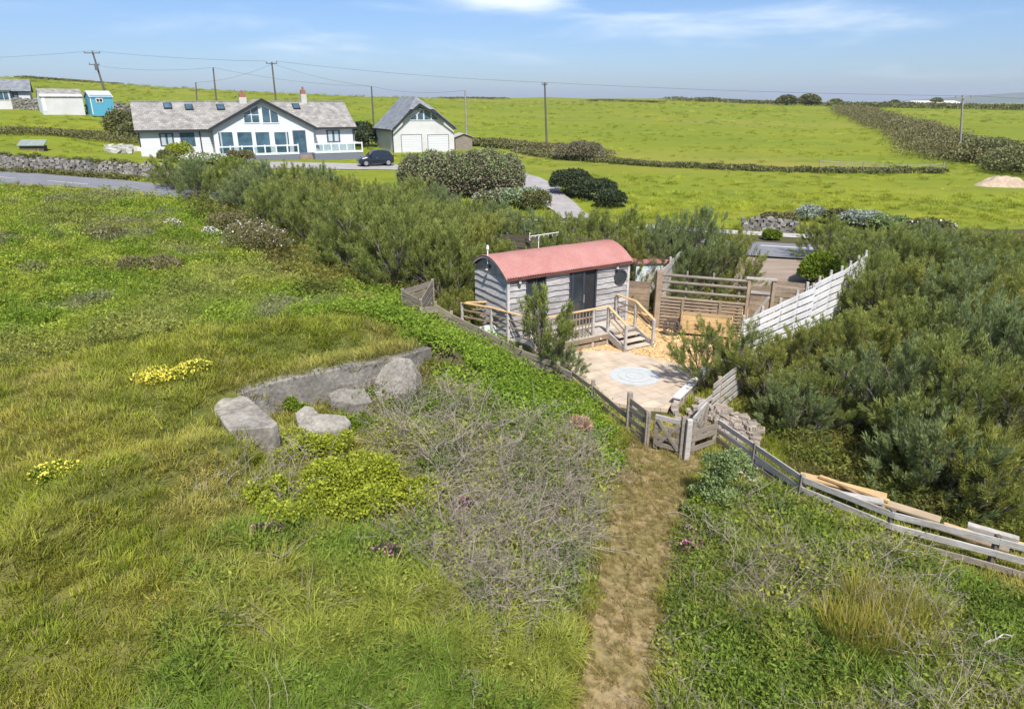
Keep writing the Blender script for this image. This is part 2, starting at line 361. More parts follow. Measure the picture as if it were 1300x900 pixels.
# what grows where: three weights (pasture, dune turf, bare litter) as a point colour
pxl, pyl = proj(V[:, 0], V[:, 1], V[:, 2])
rr = np.hypot(V[:, 0], V[:, 1])
FIELD = (V[:, 1] > 44) & (pdist(V[:, 0], V[:, 1], ROAD) > 4) & (rr > 42)
cols = np.zeros((len(V), 4), np.float32); cols[:, 3] = 1
cols[:, 0] = FIELD; cols[:, 1] = (~FIELD) * sstep(-.5, .5, -V[:, 0] - 3.5); cols[:, 2] = (fbm(V[:, 0], V[:, 1], 30, 5) > .55) * .6
def ground_mat():
    m = bpy.data.materials.new('ground'); t = nodes_of(m); lk = t.links.new
    o = nn(t, 'ShaderNodeOutputMaterial'); b = nn(t, 'ShaderNodeBsdfPrincipled'); b.inputs['Roughness'].default_value = .9; b.inputs['Specular IOR Level'].default_value = .1; lk(b.outputs[0], o.inputs[0])
    at = nn(t, 'ShaderNodeAttribute', attribute_name='zone'); sp_ = nn(t, 'ShaderNodeSeparateColor'); lk(at.outputs['Color'], sp_.inputs[0])
    tcn = nn(t, 'ShaderNodeTexCoord')
    def noise(s, det=5, st=(1, 1, 1), rg=.6):
        mpn = nn(t, 'ShaderNodeMapping'); mpn.inputs['Scale'].default_value = st; lk(tcn.outputs['Object'], mpn.inputs[0])
        k = nn(t, 'ShaderNodeTexNoise'); k.inputs['Scale'].default_value = s; k.inputs['Detail'].default_value = det; k.inputs['Roughness'].default_value = rg; lk(mpn.outputs[0], k.inputs['Vector']); return k.outputs[0]
    def mix(f, a, c, lo=.4, hi=.6):
        r = nn(t, 'ShaderNodeMapRange'); lk(f, r.inputs[0]); r.inputs[1].default_value = lo; r.inputs[2].default_value = hi
        k = nn(t, 'ShaderNodeMix', data_type='RGBA'); lk(r.outputs[0], k.inputs[0])
        for i, v in ((6, a), (7, c)):
            if isinstance(v, tuple): k.inputs[i].default_value = (*v, 1)
            else: lk(v, k.inputs[i])
        return k.outputs[2]
    n1 = noise(.05, 6, (.5, 1, 1), .68); n2 = noise(.35, 7, (.45, 1, 1), .7); n3 = noise(2.2, 6, (.6, 1, 1), .7); n4 = noise(.018, 5, (.35, 1, 1))
    n5 = noise(1., 4, (.035, .6, 1), .6); past = mix(n1, (.20, .21, .018), (.135, .175, .015), .38, .60); past = mix(n5, past, (.165, .21, .018), .5, .62)
    past = mix(n4, past, (.225, .20, .05), .53, .66)
    past = mix(n2, past, (.105, .145, .016), .50, .68)
    past = mix(n3, past, (.225, .225, .036), .52, .72)
    turf = mix(n2, (.085, .10, .022), (.15, .14, .04), .35, .65)
    turf = mix(n3, turf, (.05, .07, .015), .5, .75)
    litter = mix(n2, (.05, .06, .018), (.085, .075, .035), .4, .6)
    cc = mix(sp_.outputs[1], litter, turf, 0, 1)
    cc = mix(sp_.outputs[0], cc, past, 0, 1)
    lk(cc, b.inputs['Base Color'])
    bn = nn(t, 'ShaderNodeBump'); bn.inputs['Strength'].default_value = .5; bn.inputs['Distance'].default_value = .12
    lk(noise(3.5, 7), bn.inputs['Height']); lk(bn.outputs[0], b.inputs['Normal'])
    return m
me = npmesh('ground', V, Fq, ground_mat(), smooth=True)
at = me.attributes.new('zone', 'FLOAT_COLOR', 'POINT'); at.data.foreach_set('color', cols.ravel())
tag(link('ground', me), kind='structure')

# ---------------------------------------------------------------- sheets draped on the terrain
def drape_strip(name, line, wd, m, lift, kind='structure', step=.5, across=6, ragged=0., rng=random.Random(5), flat=False):
    pts = [Vector((a, b)) for a, b in line]
    # Catmull-Rom through the points
    P_ = [pts[0] * 2 - pts[1]] + pts + [pts[-1] * 2 - pts[-2]]; path = []
    for i in range(1, len(P_) - 2):
        n = max(2, int((P_[i + 1] - P_[i]).length / step))
        for k in range(n):
            t = k / n; a, b_, c, d = P_[i - 1], P_[i], P_[i + 1], P_[i + 2]
            path.append(.5 * ((2 * b_) + (c - a) * t + (2 * a - 5 * b_ + 4 * c - d) * t * t + (3 * b_ - a - 3 * c + d) * t ** 3))
    path.append(pts[-1])
    vs = []; wl = wr = 0.
    for i, p in enumerate(path):
        d = (path[min(i + 1, len(path) - 1)] - path[max(i - 1, 0)]).normalized(); nrm = Vector((-d.y, d.x))
        wv = wd(i / (len(path) - 1)) if callable(wd) else wd
        if ragged: wl = wl * .85 + rng.uniform(-ragged, ragged) * .5; wr = wr * .85 + rng.uniform(-ragged, ragged) * .5
        for k in range(across + 1):
            s = k / across - .5; e = wv * s + (wl if s < 0 else wr) * abs(s) * 2
            q = p + nrm * e; vs.append((q.x, q.y))
    a = np.array(vs); z = height(a[:, 0], a[:, 1])
    if flat: z = z.reshape(-1, across + 1); z[:] = z.mean(1, keepdims=True); z = z.ravel()
    V = np.column_stack([a, z + lift]); n = len(path); I = np.arange(n * (across + 1)).reshape(n, across + 1)
    F = np.stack([I[:-1, :-1], I[1:, :-1], I[1:, 1:], I[:-1, 1:]], -1).reshape(-1, 4)[:, ::-1]
    o = link(name, npmesh(name, V, F, m, smooth=True))
    if kind: tag(o, kind=kind)
    return o, path
def offset(path, e): 
    r = []
    for i, p in enumerate(path):
        d = (path[min(i + 1, len(path) - 1)] - path[max(i - 1, 0)]).normalized(); r.append((p.x - d.y * e, p.y + d.x * e))
    return r
asphalt = mat('asphalt', (.19, .192, .203), (.155, .158, .17), .85, .8, 6, bump=.25, bscale=40, fine=.08)
paint = mat('road_paint', (.72, .72, .70), (.55, .55, .53), .7, 3)
tarmac_pale = mat('pale_track', (.33, .31, .30), (.26, .24, .23), .9, 1.5, 6, bump=.3, bscale=25, fine=.12)
dirt = mat('path_dirt', (.27, .20, .10), (.185, .15, .06), .95, 1.1, 6, bump=.8, bscale=14, fine=.3, lo=.38, hi=.6)
concrete_kerb = mat('kerb_stone', (.55, .54, .52), (.42, .42, .40), .8, 3)
road, rpath = drape_strip('road', ROAD, 6.0, asphalt, .05, flat=True)
for e in (2.75, -2.75):
    drape_strip('road_edge_line', offset(rpath[::4], e), .12, paint, .056, across=1)
mb = MB(); acc = 0
for i in range(0, len(rpath) - 8, 12):
    for j in range(i, i + 7):
        (a, b) = (rpath[j], rpath[j + 1]); d = (b - a).normalized(); n = Vector((-d.y, d.x)) * .06
        q = [a + n, a - n, b - n, b + n]; mb.add([(p.x, p.y, hz(p.x, p.y) + .058) for p in q], [(0, 1, 2, 3)])
tag(mb.build('road_centre_line', paint), kind='structure')
# kerb beyond the road where it shows right of the hut
kb = offset(rpath, 3.12); mb = MB()
kb = [p for p in kb if 8 < p[0] < 26]
for a, b in zip(kb[:-1], kb[1:]): mb.beam((a[0], a[1], hz(*a) + .07), (b[0], b[1], hz(*b) + .07), .14, .2)
tag(mb.build('kerb', concrete_kerb), kind='structure')
drape_strip('path', PATHC, lambda t: 1.75 - .75 * min(1, t * 1.6) + .08 * math.sin(t * 9), dirt, .025, step=.12, across=10, ragged=.10)
# driveway from the road up to the big house, and the pale track in front of the entrance
DRIVE = [(p.x, p.y) for p in (PG(735, 278), PG(702, 252), PG(676, 232), PG(640, 222), PG(560, 214), PG(470, 212), PG(390, 211), PG(330, 211))]
drape_strip('driveway', DRIVE, lambda t: 2.2 + 2.6 * t, tarmac_pale, .06, step=.8)
TRACK = [(p.x, p.y) for p in (PZ(985, 325, .2), PZ(980, 345, .05), PZ(975, 372, 0))]
drape_strip('entrance_track', TRACK, 4.2, mat('entrance_gravel', (.30, .24, .19), (.22, .17, .13), .95, .9, 6, bump=.4, bscale=20, stretch=(.3, 2.2, 1), fine=.1), .065, step=.3)

# ---------------------------------------------------------------- patio and bark chippings
def slab(name, poly, z0, z1, m):
    mb = MB(); mb.prism([(a, b, z0) for a, b in poly], (0, 0, z1 - z0)); return tag(mb.build(name, m), kind='structure')
def paving_mat():
    m = bpy.data.materials.new('paving'); t = nodes_of(m); lk = t.links.new
    o = nn(t, 'ShaderNodeOutputMaterial'); b = nn(t, 'ShaderNodeBsdfPrincipled'); b.inputs['Roughness'].default_value = .85; lk(b.outputs[0], o.inputs[0])
    tcn = nn(t, 'ShaderNodeTexCoord'); mpn = nn(t, 'ShaderNodeMapping'); mpn.inputs['Rotation'].default_value = (0, 0, R(-31)); lk(tcn.outputs['Object'], mpn.inputs[0])
    br = nn(t, 'ShaderNodeTexBrick'); lk(mpn.outputs[0], br.inputs['Vector']); br.offset = .37; br.squash = .7; br.squash_frequency = 3
    br.inputs['Scale'].default_value = 1; br.inputs['Brick Width'].default_value = .72; br.inputs['Row Height'].default_value = .45; br.inputs['Mortar Size'].default_value = .008; br.inputs['Bias'].default_value = 0
    br.inputs['Color1'].default_value = (.52, .41, .30, 1); br.inputs['Color2'].default_value = (.44, .36, .275, 1); br.inputs['Mortar'].default_value = (.27, .23, .18, 1)
    k = nn(t, 'ShaderNodeTexNoise'); k.inputs['Scale'].default_value = 2.2; k.inputs['Detail'].default_value = 7; lk(tcn.outputs['Object'], k.inputs['Vector'])
    r = nn(t, 'ShaderNodeMapRange'); lk(k.outputs[0], r.inputs[0]); r.inputs[1].default_value = .3; r.inputs[2].default_value = .7; r.inputs[3].default_value = .8; r.inputs[4].default_value = 1.15
    h = nn(t, 'ShaderNodeHueSaturation'); lk(br.outputs[0], h.inputs['Color']); lk(r.outputs[0], h.inputs['Value']); lk(h.outputs[0], b.inputs['Base Color'])
    bn = nn(t, 'ShaderNodeBump'); bn.inputs['Strength'].default_value = .3; bn.inputs['Distance'].default_value = .01; lk(br.outputs['Fac'], bn.inputs['Height']); bn.invert = True; lk(bn.outputs[0], b.inputs['Normal'])
    return m
PATIO = [(p.x, p.y) for p in (PZ(716, 452, .06), PZ(734, 446, .06), PZ(768, 444, .06), PZ(800, 448, .06), PZ(845, 458, .06), PZ(893, 470, .06), PZ(886, 483, .06), PZ(853, 512, .06), PZ(848, 519, .06), PZ(800, 515, .06), PZ(768, 508, .06), PZ(735, 488, .06), PZ(718, 470, .06))]
slab('patio', PATIO, -.1, .06, paving_mat())
pc = PZ(806, 477, .06); mb = MB()
blue = mat('blue_mosaic', (.36, .41, .43), (.45, .46, .44), .8, 6, 6, lo=.3, hi=.6)
for r0, r1 in ((0, .28), (.30, .52), (.54, .80)):
    n = 40; ring = []
    for k in range(n):
        a, b = 2 * math.pi * k / n, 2 * math.pi * (k + 1) / n
        if r0 == 0: mb.add([(pc.x, pc.y, .066), (pc.x + r1 * math.cos(a), pc.y + r1 * math.sin(a), .066), (pc.x + r1 * math.cos(b), pc.y + r1 * math.sin(b), .066)], [(0, 1, 2)])
        else: mb.add([(pc.x + r * math.cos(t), pc.y + r * math.sin(t), .066) for r, t in ((r0, a), (r1, a), (r1, b), (r0, b))], [(0, 1, 2, 3)])
tag(mb.build('patio_circle', blue), kind='structure')
bark = mat('bark_chips', (.64, .43, .21), (.50, .31, .14), .9, 9, 6, bump=.9, bscale=34, fine=.35)
BARK = [(p.x, p.y) for p in (PZ(730, 446, 0), PZ(893, 474, 0), PZ(960, 440, 0), PZ(1000, 400, 0), PZ(980, 385, 0), PZ(820, 372, 0), PZ(800, 390, 0))]
slab('bark_chippings', BARK, -.1, .02, bark)
# loose chips lying on the bark
rng = np.random.default_rng(11)
bx_ = np.array(BARK); pts = np.column_stack([rng.uniform(bx_[:, 0].min(), bx_[:, 0].max(), 9000), rng.uniform(bx_[:, 1].min(), bx_[:, 1].max(), 9000)])
pts = pts[inpoly(pts[:, 0], pts[:, 1], BARK) & ~inpoly(pts[:, 0], pts[:, 1], PATIO)]
n = len(pts); a = rng.uniform(0, 6.28, n); l = rng.uniform(.03, .07, n); wv = rng.uniform(.012, .03, n); tl = rng.uniform(-.025, .025, n)
ux, uy = np.cos(a), np.sin(a)
Vc = np.stack([np.column_stack([pts[:, 0] + sx * ux * l - sy * uy * wv, pts[:, 1] + sx * uy * l + sy * ux * wv, .032 + sx * tl + 0 * l]) for sx, sy in ((-1, -1), (1, -1), (1, 1), (-1, 1))], 1).reshape(-1, 3)
o = link('bark_chip_litter', npmesh('bark_chip_litter', Vc, np.arange(4 * n).reshape(n, 4), mat('bark_chip', (.68, .47, .24), (.56, .36, .17), .9, 3, island=.4)))
tag(o, 'loose orange bark chips strewn over the play area', 'bark chips', kind='stuff')
# ---------------------------------------------------------------- timber materials
wood_grey = mat('weathered_timber', (.25, .213, .17), (.165, .14, .112), .85, 1.6, 6, bump=.5, bscale=9, island=.22, stretch=(1, 1, 6), fine=.15)
wood_silver = mat('silvered_timber', (.41, .385, .35), (.27, .25, .22), .85, 1.3, 6, bump=.4, bscale=9, island=.16, stretch=(1, 1, 5), fine=.15)
wood_white = mat('pale_weathered_slats', (.66, .655, .65), (.52, .51, .50), .8, 1.5, 5, bump=.3, bscale=9, island=.08, fine=.08)
wood_brown = mat('brown_timber', (.285, .215, .15), (.20, .15, .105), .85, 1.5, 6, bump=.5, bscale=9, island=.2, fine=.15)
wood_new = mat('new_timber', (.52, .36, .18), (.43, .28, .135), .75, 1.8, 5, bump=.3, bscale=9, island=.14, fine=.12)
wood_deck = mat('deck_boards', (.47, .42, .355), (.35, .31, .26), .85, 1.4, 6, bump=.3, bscale=9, island=.1, fine=.12)
wood_dark = mat('dark_timber', (.115, .095, .075), (.075, .06, .048), .85, 1.6, 6, bump=.4, bscale=9, island=.2, fine=.12)
hut_wood = mat('waney_cladding', (.38, .365, .355), (.23, .215, .205), .85, .9, 7, bump=.5, bscale=7, island=.18, stretch=(.8, 1, 4), fine=.22)
hut_side = mat('fill_lit_silver_cladding', (.52, .505, .49), (.36, .345, .33), .85, .9, 7, bump=.4, bscale=7, island=.14, stretch=(1, .8, 4), fine=.18)  # silvery boards, colour lifted in place of missing fill light
red_roof = mat('red_corrugated_sheet', (.33, .140, .122), (.39, .20, .178), .7, 1.1, 7, fine=.07, lo=.3, hi=.7)
dark_frame = mat('slate_grey_frame', (.045, .05, .06), (.035, .04, .05), .5, 3)
glass_dark = mat('window_glass', (.022, .028, .032), (.05, .06, .065), .06, .7, 3, spec=.5)
metal = mat('galvanised_metal', (.55, .56, .57), (.45, .46, .47), .4, 5, metallic=.8)
white_plastic = mat('white_plastic', (.75, .75, .74), (.68, .68, .67), .5, 5)
black_plastic = mat('black_plastic', (.03, .03, .032), (.022, .022, .024), .5, 5)
lampglass = mat('lamp_glass', (.6, .6, .56), (.5, .5, .46), .2, 5)

# ---------------------------------------------------------------- shepherd hut with the red roof
YAW = math.atan2(.51, .86)
HM = frame((-.153 , 22.56, 0), YAW)
hut = thing('shower_hut', 'small timber clad cabin with a curved red corrugated roof and round window', 'hut', HM)
LX, DY, EV, RISE = 5.24, 2.3, 2.58, .56
def boards(mb, x0, x1, z0, z1, y, holes, rng, th=.035, hb=.205, axis='x', sgn=-1):
    """waney edged boards: wavy lower edges, each overlapping the one below"""
    z = z0
    while z < z1 - .02:
        h = min(hb * rng.uniform(.88, 1.12), z1 - z); top = min(z + h + .02, z1)
        spans = [(x0, x1)]
        for (a, b, c, d) in holes:
            if d > z + .05 and c < top - .05: spans = [q for s in spans for q in ((s[0], min(s[1], a)), (max(s[0], b), s[1])) if q[1] - q[0] > .03]
        for (a, b) in spans:
            n = max(2, int((b - a) / .12)); lowr = []; ph = rng.uniform(0, 6)
            for k in range(n + 1):
                xx = a + (b - a) * k / n
                lowr.append((xx, z - .02 + .010 * math.sin(xx * 5 + ph) + .007 * math.sin(xx * 13 + ph * 2) + rng.uniform(-.006, .006)))
            loop = lowr + [(b, top), (a, top)]
            t0, t1 = y, y + sgn * th
            if axis == 'x':
                o = [(p, t0 + sgn * .004, q) for p, q in loop]; i = [(p, (t1 + sgn * .025) if k <= n else t0 + sgn * .008, q) for k, (p, q) in enumerate(loop)]
            else:
                o = [(t0 + sgn * .004, p, q) for p, q in loop]; i = [((t1 + sgn * .025) if k <= n else t0 + sgn * .008, p, q) for k, (p, q) in enumerate(loop)]
            m = len(loop)
            mb.add(o + i, [tuple(range(m - 1, -1, -1)), tuple(range(m, 2 * m))] + [(k, (k + 1) % m, m + (k + 1) % m, m + k) for k in range(m)])
        z += h
rng = random.Random(3)
(wx0, wz1), (wx1, wz0) = onplane(667, 352, HM), onplane(692, 388, HM)
(dx0, dz1), (dx1, _) = onplane(722.5, 341, HM), onplane(757.5, 335, HM)
(cx_, cz_) = onplane(786, 351, HM); dz0 = .47
holes = [(wx0, wx1, wz0, wz1), (dx0, dx1, dz0, dz1)]
core = MB(); core.bx(.03, LX - .03, .03, DY - .03, .32, EV)
core.prism([(.03, .03 + (DY - .06) * k / 10, EV + RISE * .9 * math.sin(math.pi * k / 10)) for k in range(11)], (LX - .06, 0, 0))
mb = MB(); boards(mb, 0, LX, .32, EV, 0, holes, rng)
wall = core.build('wall', wood_dark, hut)
tag(mb.build('front_cladding', hut_wood, hut), 'pale waney edged boards of the front wall')
for a in (.0, LX): m = MB(); m.bx(a - .05, a + .05, -.08, .02, .3, EV); m.build('corner_board', hut_side, hut)
mb = MB(); boards(mb, 0, DY, .32, EV - .02, 0, [], rng, axis='y', hb=.26); mb.build('side_cladding', hut_side, hut)
mb = MB(); boards(mb, 0, DY, .32, EV - .02, LX, [], rng, axis='y', hb=.26, sgn=1); mb.build('side_cladding', hut_wood, hut)
for xx, s in ((0, -1), (LX, 1)):
    mb = MB()                                   # upright boards in the arch of the end wall
    for k in range(13):
        y0, y1 = DY * k / 13 + .006, DY * (k + 1) / 13 - .006; zz = [EV + RISE * .93 * math.sin(math.pi * y / DY) for y in (y0, y1)]
        mb.prism([(xx + s * .004, y0, EV - .03), (xx + s * .004, y1, EV - .03), (xx + s * .004, y1, zz[1]), (xx + s * .004, y0, zz[0])], (s * .03, 0, 0))
    mb.build('arch_boards', wood_silver, hut)
# corrugated roof: arc across, ripples along
rings = []; nx_ = 260; prof = 18
def roofpt(x, k, off):
    t = k / prof; y = -.17 + (DY + .34) * t
    z = EV - .03 + (RISE + .06) * math.sin(math.pi * (.03 + .94 * t)) ** .9 + off
    return (x, y, z)
vs = []
for i in range(nx_ + 1):
    x = -.16 + (LX + .27) * i / nx_; off = .018 * math.sin(x * 2 * math.pi / .1) + .006 * (int((x + .16) / .9) % 2)
    vs.append([roofpt(x, k, off) for k in range(prof + 1)])
mb = MB(); mb.loft(vs, close=False, caps=False)
rf = mb.build('roof', red_roof, hut, smooth=True)
sdm = rf.modifiers.new('thickness', 'SOLIDIFY'); sdm.thickness = .012
fr = MB()
fr.bx(-.15, LX + .10, -.165, -.135, EV - .055, EV + .02)
fa = fr.build('fascia', mat('fascia_red_brown', (.14, .055, .04), None, .6), rf)
for x in (-.13, LX + .085):
    mb = MB(); pr = [roofpt(x, k, 0) for k in range(prof + 1)]
    for a, b in zip(pr[:-1], pr[1:]): mb.beam((a[0], a[1], a[2] - .05), (b[0], b[1], b[2] - .05), .03, .075)
    mb.build('barge_board', wood_silver, rf)
# window, doors, round window
def rect_frame(mb, x0, x1, z0, z1, y, wd, th, mull=(), bars=()):
    mb.bx(x0, x1, y, y + th, z1 - wd, z1); mb.bx(x0, x1, y, y + th, z0, z0 + wd)
    mb.bx(x0, x0 + wd, y, y + th, z0 + wd, z1 - wd); mb.bx(x1 - wd, x1, y, y + th, z0 + wd, z1 - wd)
    for q in mull: mb.bx(q - wd * .4, q + wd * .4, y + .004, y + th - .004, z0 + wd, z1 - wd)
    for q in bars: mb.bx(x0 + wd, x1 - wd, y + .006, y + th - .006, q - wd * .35, q + wd * .35)
f = MB(); rect_frame(f, wx0, wx1, wz0, wz1, -.06, .06, .08, [(wx0 + wx1) / 2]); wn = f.build('window', dark_frame, hut)
p = MB(); p.bx(wx0 + .05, wx1 - .05, -.012, .0, wz0 + .05, wz1 - .05); p.build('pane', glass_dark, wn)
dm = dx0 + (dx1 - dx0) * .54
f = MB(); rect_frame(f, dx0, dx1, dz0, dz1, -.07, .07, .09); dr = f.build('door_frame', dark_frame, hut)
f = MB(); rect_frame(f, dx0 + .07, dm, dz0 + .05, dz1 - .07, -.095, .09, .05, (), [dz0 + .95]); dl = f.build('door', dark_frame, hut)
p = MB(); p.bx(dx0 + .14, dm - .08, -.075, -.065, dz0 + .13, dz1 - .15); p.build('pane', glass_dark, dl)
h_ = MB(); h_.bx(dm - .07, dm - .03, -.135, -.1, dz0 + .85, dz0 + 1.15); h_.build('handle', metal, dl)
inner = MB(); inner.bx(dm + .02, dx1 - .08, -.02, -.008, dz0 + .05, dz1 - .07); tag(inner.build('door', mat('interior_shade', (.02, .02, .022), (.03, .03, .032), .6), hut), 'open half of the doorway, dark inside')  # flat near-black panel stands for the shade inside the doorway
cr = MB(); n = 28; rr_ = .235; prv = []
for rad, y in ((rr_ + .05, -.03), (rr_ + .05, -.115), (rr_ - .02, -.115), (rr_ - .02, -.08)):
    prv.append([(cx_ + rad * math.cos(2 * math.pi * k / n), y, cz_ + rad * math.sin(2 * math.pi * k / n)) for k in range(n)])
cr.loft(prv, caps=False); pw = cr.build('round_window', mat('porthole_ring', (.10, .10, .105), (.07, .07, .075), .35, 4, metallic=.5), hut, smooth=False)
gp = MB(); gp.add([(cx_ + (rr_ - .01) * math.cos(2 * math.pi * k / n), -.092, cz_ + (rr_ - .01) * math.sin(2 * math.pi * k / n)) for k in range(n)], [tuple(range(n))]); gp.build('pane', glass_dark, pw)
# chassis: wheels hidden low down, skids
mb = MB()
for y in (.35, DY - .35): mb.bx(.1, LX - .1, y - .06, y + .06, .14, .32)
for x in (.5, LX / 2, LX - .4):
    for y in (.35, DY - .35): mb.bx(x - .12, x + .12, y - .12, y + .12, 0, .14)
mb.build('chassis', wood_dark, hut)
# wall lamps
def wall_lamp(x, z, y, lab, side=False):
    d = Vector((-1, 0, 0)) if side else Vector((0, -1, 0)); b = Vector((x, y, z))
    q = HM @ b
    t = thing('wall_lamp', lab, 'lamp', Matrix.Translation(q) @ Matrix.Rotation(YAW, 4, 'Z'), 'wall lamps on the cabin')
    m1 = MB(); m1.box(d * .012, (.09, .024, .12) if not side else (.024, .09, .12)); m1.beam(d * .02, d * .13 + Vector((0, 0, .03)), .025, .025); m1.build('bracket', black_plastic, t)
    m2 = MB(); m2.tube([d * .13 + Vector((0, 0, .05)), d * .13 + Vector((0, 0, .0)), d * .13 - Vector((0, 0, .03))], [.03, .05, .075], 10); m2.build('shade', black_plastic, t)
    m3 = MB(); m3.tube([d * .13 - Vector((0, 0, .03)), d * .13 - Vector((0, 0, .12)), d * .13 - Vector((0, 0, .14))], [.05, .05, .03], 10); m3.build('bulb_glass', lampglass, t)
x, z = onplane(657, 354, HM); wall_lamp(x, z, -.05, 'black wall lamp under the eave left of the cabin window')
x, z = onplane(780.5, 336, HM); wall_lamp(x, z, -.05, 'black wall lamp above the round cabin window')
wall_lamp(-.04, EV + .22, DY * .5, 'black wall lamp high on the shaded end wall of the cabin', True)
# flue / white vent pipe at the roof end and the aerial on the ridge
q = HM @ Vector((-.1, DY * .52, EV + RISE)); t = thing('vent_pipe', 'thin white vent pipe at the left end of the red roof', 'pipe', q)
m1 = MB(); m1.tube([(0, 0, -.25), (0, 0, .25)], .022, 8); m1.build('pipe', white_plastic, t); m1 = MB(); m1.tube([(0, 0, .25), (0, 0, .29), (0, 0, .40)], [.045, .05, .035], 8); m1.build('cowl', white_plastic, t)
q = HM @ Vector((2.35, DY * .75, EV + RISE * .8)); t = thing('tv_aerial', 'white television aerial on a short mast behind the red roof ridge', 'aerial', q)
m1 = MB(); m1.tube([(0, 0, -.12), (0, 0, .5)], .016, 6); m1.build('mast', white_plastic, t)
m1 = MB(); m1.tube([(-.35, 0, .5), (.75, .2, .62)], .013, 5)
for k in range(7): u = -.3 + k * .16; m1.tube([(u, -.16, .505 + u * .1), (u + .03, .18, .505 + u * .1)], .007, 4)
m1.tube([(-.3, -.1, .62), (-.32, .1, .62)], .01, 4); m1.tube([(-.32, -.12, .38), (-.32, .12, .38)], .01, 4); m1.tube([(-.34, 0, .36), (-.34, 0, .64)], .01, 4)
m1.build('antenna_rods', white_plastic, t)

# ---------------------------------------------------------------- deck with railings and steps
DM = HM                                        # same frame; local y negative = in front of the hut
deck = thing('timber_deck', 'raised timber deck with post and rail balustrade and three steps', 'deck', DM)
inv = DM.inverted()
def dl_(px, py, z): q = inv @ PZ(px, py, z); return (q.x, q.y)
L0 = dl_(587, 417, .45); L1 = dl_(624, 424, .45); L2 = dl_(692, 433, .45)
FY = -1.0 - .3                                   # front edge
polyd = [(-.95, -.1), L0, L1, (.35, FY), (4.72, FY), (4.72, -.09), (0, -.09)]
top = MB()
# boards run parallel to the hut
y = -.12
def clipx(poly, y):
    xs_ = []
    for i in range(len(poly)):
        (x0, y0), (x1, y1) = poly[i], poly[(i + 1) % len(poly)]
        if (y0 > y) != (y1 > y): xs_.append(x0 + (x1 - x0) * (y - y0) / (y1 - y0))
    return sorted(xs_)
while y > min(p[1] for p in polyd) + .03:
    c = clipx(polyd, y - .06)
    for a, b in zip(c[::2], c[1::2]):
        if b - a > .1: top.bx(a, b, y - .115, y, .42, .455)
    y -= .12
top.build('deck_boards', wood_deck, deck)
mb = MB()
edge = [L0, L1, (.35, FY), (4.72, FY), (4.72, -.1)]
for a, b in zip(edge[:-1], edge[1:]):
    mb.beam((a[0], a[1], .33), (b[0], b[1], .33), .04, .17); 
    mb.beam((a[0] , a[1] + .03, .10), (b[0], b[1] + .03, .10), .04, .14)
mb.build('fascia_boards', wood_brown, deck)
def post(x, y, z0, z1, s=.095):
    m = MB(); m.bx(x - s / 2, x + s / 2, y - s / 2, y + s / 2, z0, z1 - .03)
    m.prism([(x - s / 2, y - s / 2, z1 - .03), (x + s / 2, y - s / 2, z1 - .03), (x + s / 2, y + s / 2, z1 - .03), (x - s / 2, y + s / 2, z1 - .03)], (0, 0, .025))
    return m.build('post', wood_silver, deck, bevel=.008)
def rail(a, b, mid=True):
    m = MB(); m.beam((*a[:2], a[2]), (*b[:2], b[2]), .115, .04); m.build('handrail', wood_new, deck, bevel=.006)
    if mid:
        m = MB()
        for dz in (.27, .52): m.beam((a[0], a[1], a[2] - dz), (b[0], b[1], b[2] - dz), .03, .05)
        m.build('rail', wood_brown, deck)
ZT = 1.43
q0 = inv @ PZ(627, 383, ZT)
for x, y in ((L0), (L1), (.35, FY + .05), (1.6, FY + .05), (2.75, FY + .05), (3.42, FY + .05), (4.67, FY + .05), (4.67, -.16), (q0.x, q0.y)): post(x, y, 0, ZT)
rail((q0.x, q0.y, ZT), (*L0, ZT)); rail((*L0, ZT), (*L1, ZT)); rail((*L1, ZT), (.35, FY + .05, ZT)); rail((.35, FY + .05, ZT), (1.6, FY + .05, ZT)); rail((1.6, FY + .05, ZT), (2.75, FY + .05, ZT), True); rail((2.75, FY + .05, ZT), (3.42, FY + .05, ZT), False)
rail((4.67, FY + .05, ZT), (4.67, -.16, ZT))
# balusters by the small tree
m = MB()
for k in range(7): m.bx(1.72 + k * .14, 1.75 + k * .14, FY + .035, FY + .065, .45, ZT - .02)
m.build('balusters', wood_brown, deck)
# steps
SY = FY - .95
for x in (3.42, 4.67):
    post(x, SY, 0, 1.02); 
    m = MB(); m.beam((x, FY + .05, ZT), (x, SY, 1.0), .10, .04); m.build('handrail', wood_new, deck, bevel=.006)
    m = MB(); m.beam((x, FY, .38), (x, SY - .05, .04), .05, .24); m.build('stringer', wood_silver, deck)
    m = MB()
    for dz in (.25, .45): m.beam((x, FY + .05, ZT - dz), (x, SY, 1.0 - dz), .03, .04)
    m.build('rail', wood_new, deck)
for k in range(3):
    m = MB(); yy = FY - .18 - k * .29; zz = .34 - k * .125
    m.bx(3.46, 4.63, yy - .15, yy + .13, zz - .035, zz); m.build('step', wood_deck, deck, bevel=.006)
    m = MB(); m.bx(3.46, 4.63, yy + .09, yy + .12, zz - .12, zz - .037); m.build('riser', wood_brown, deck)
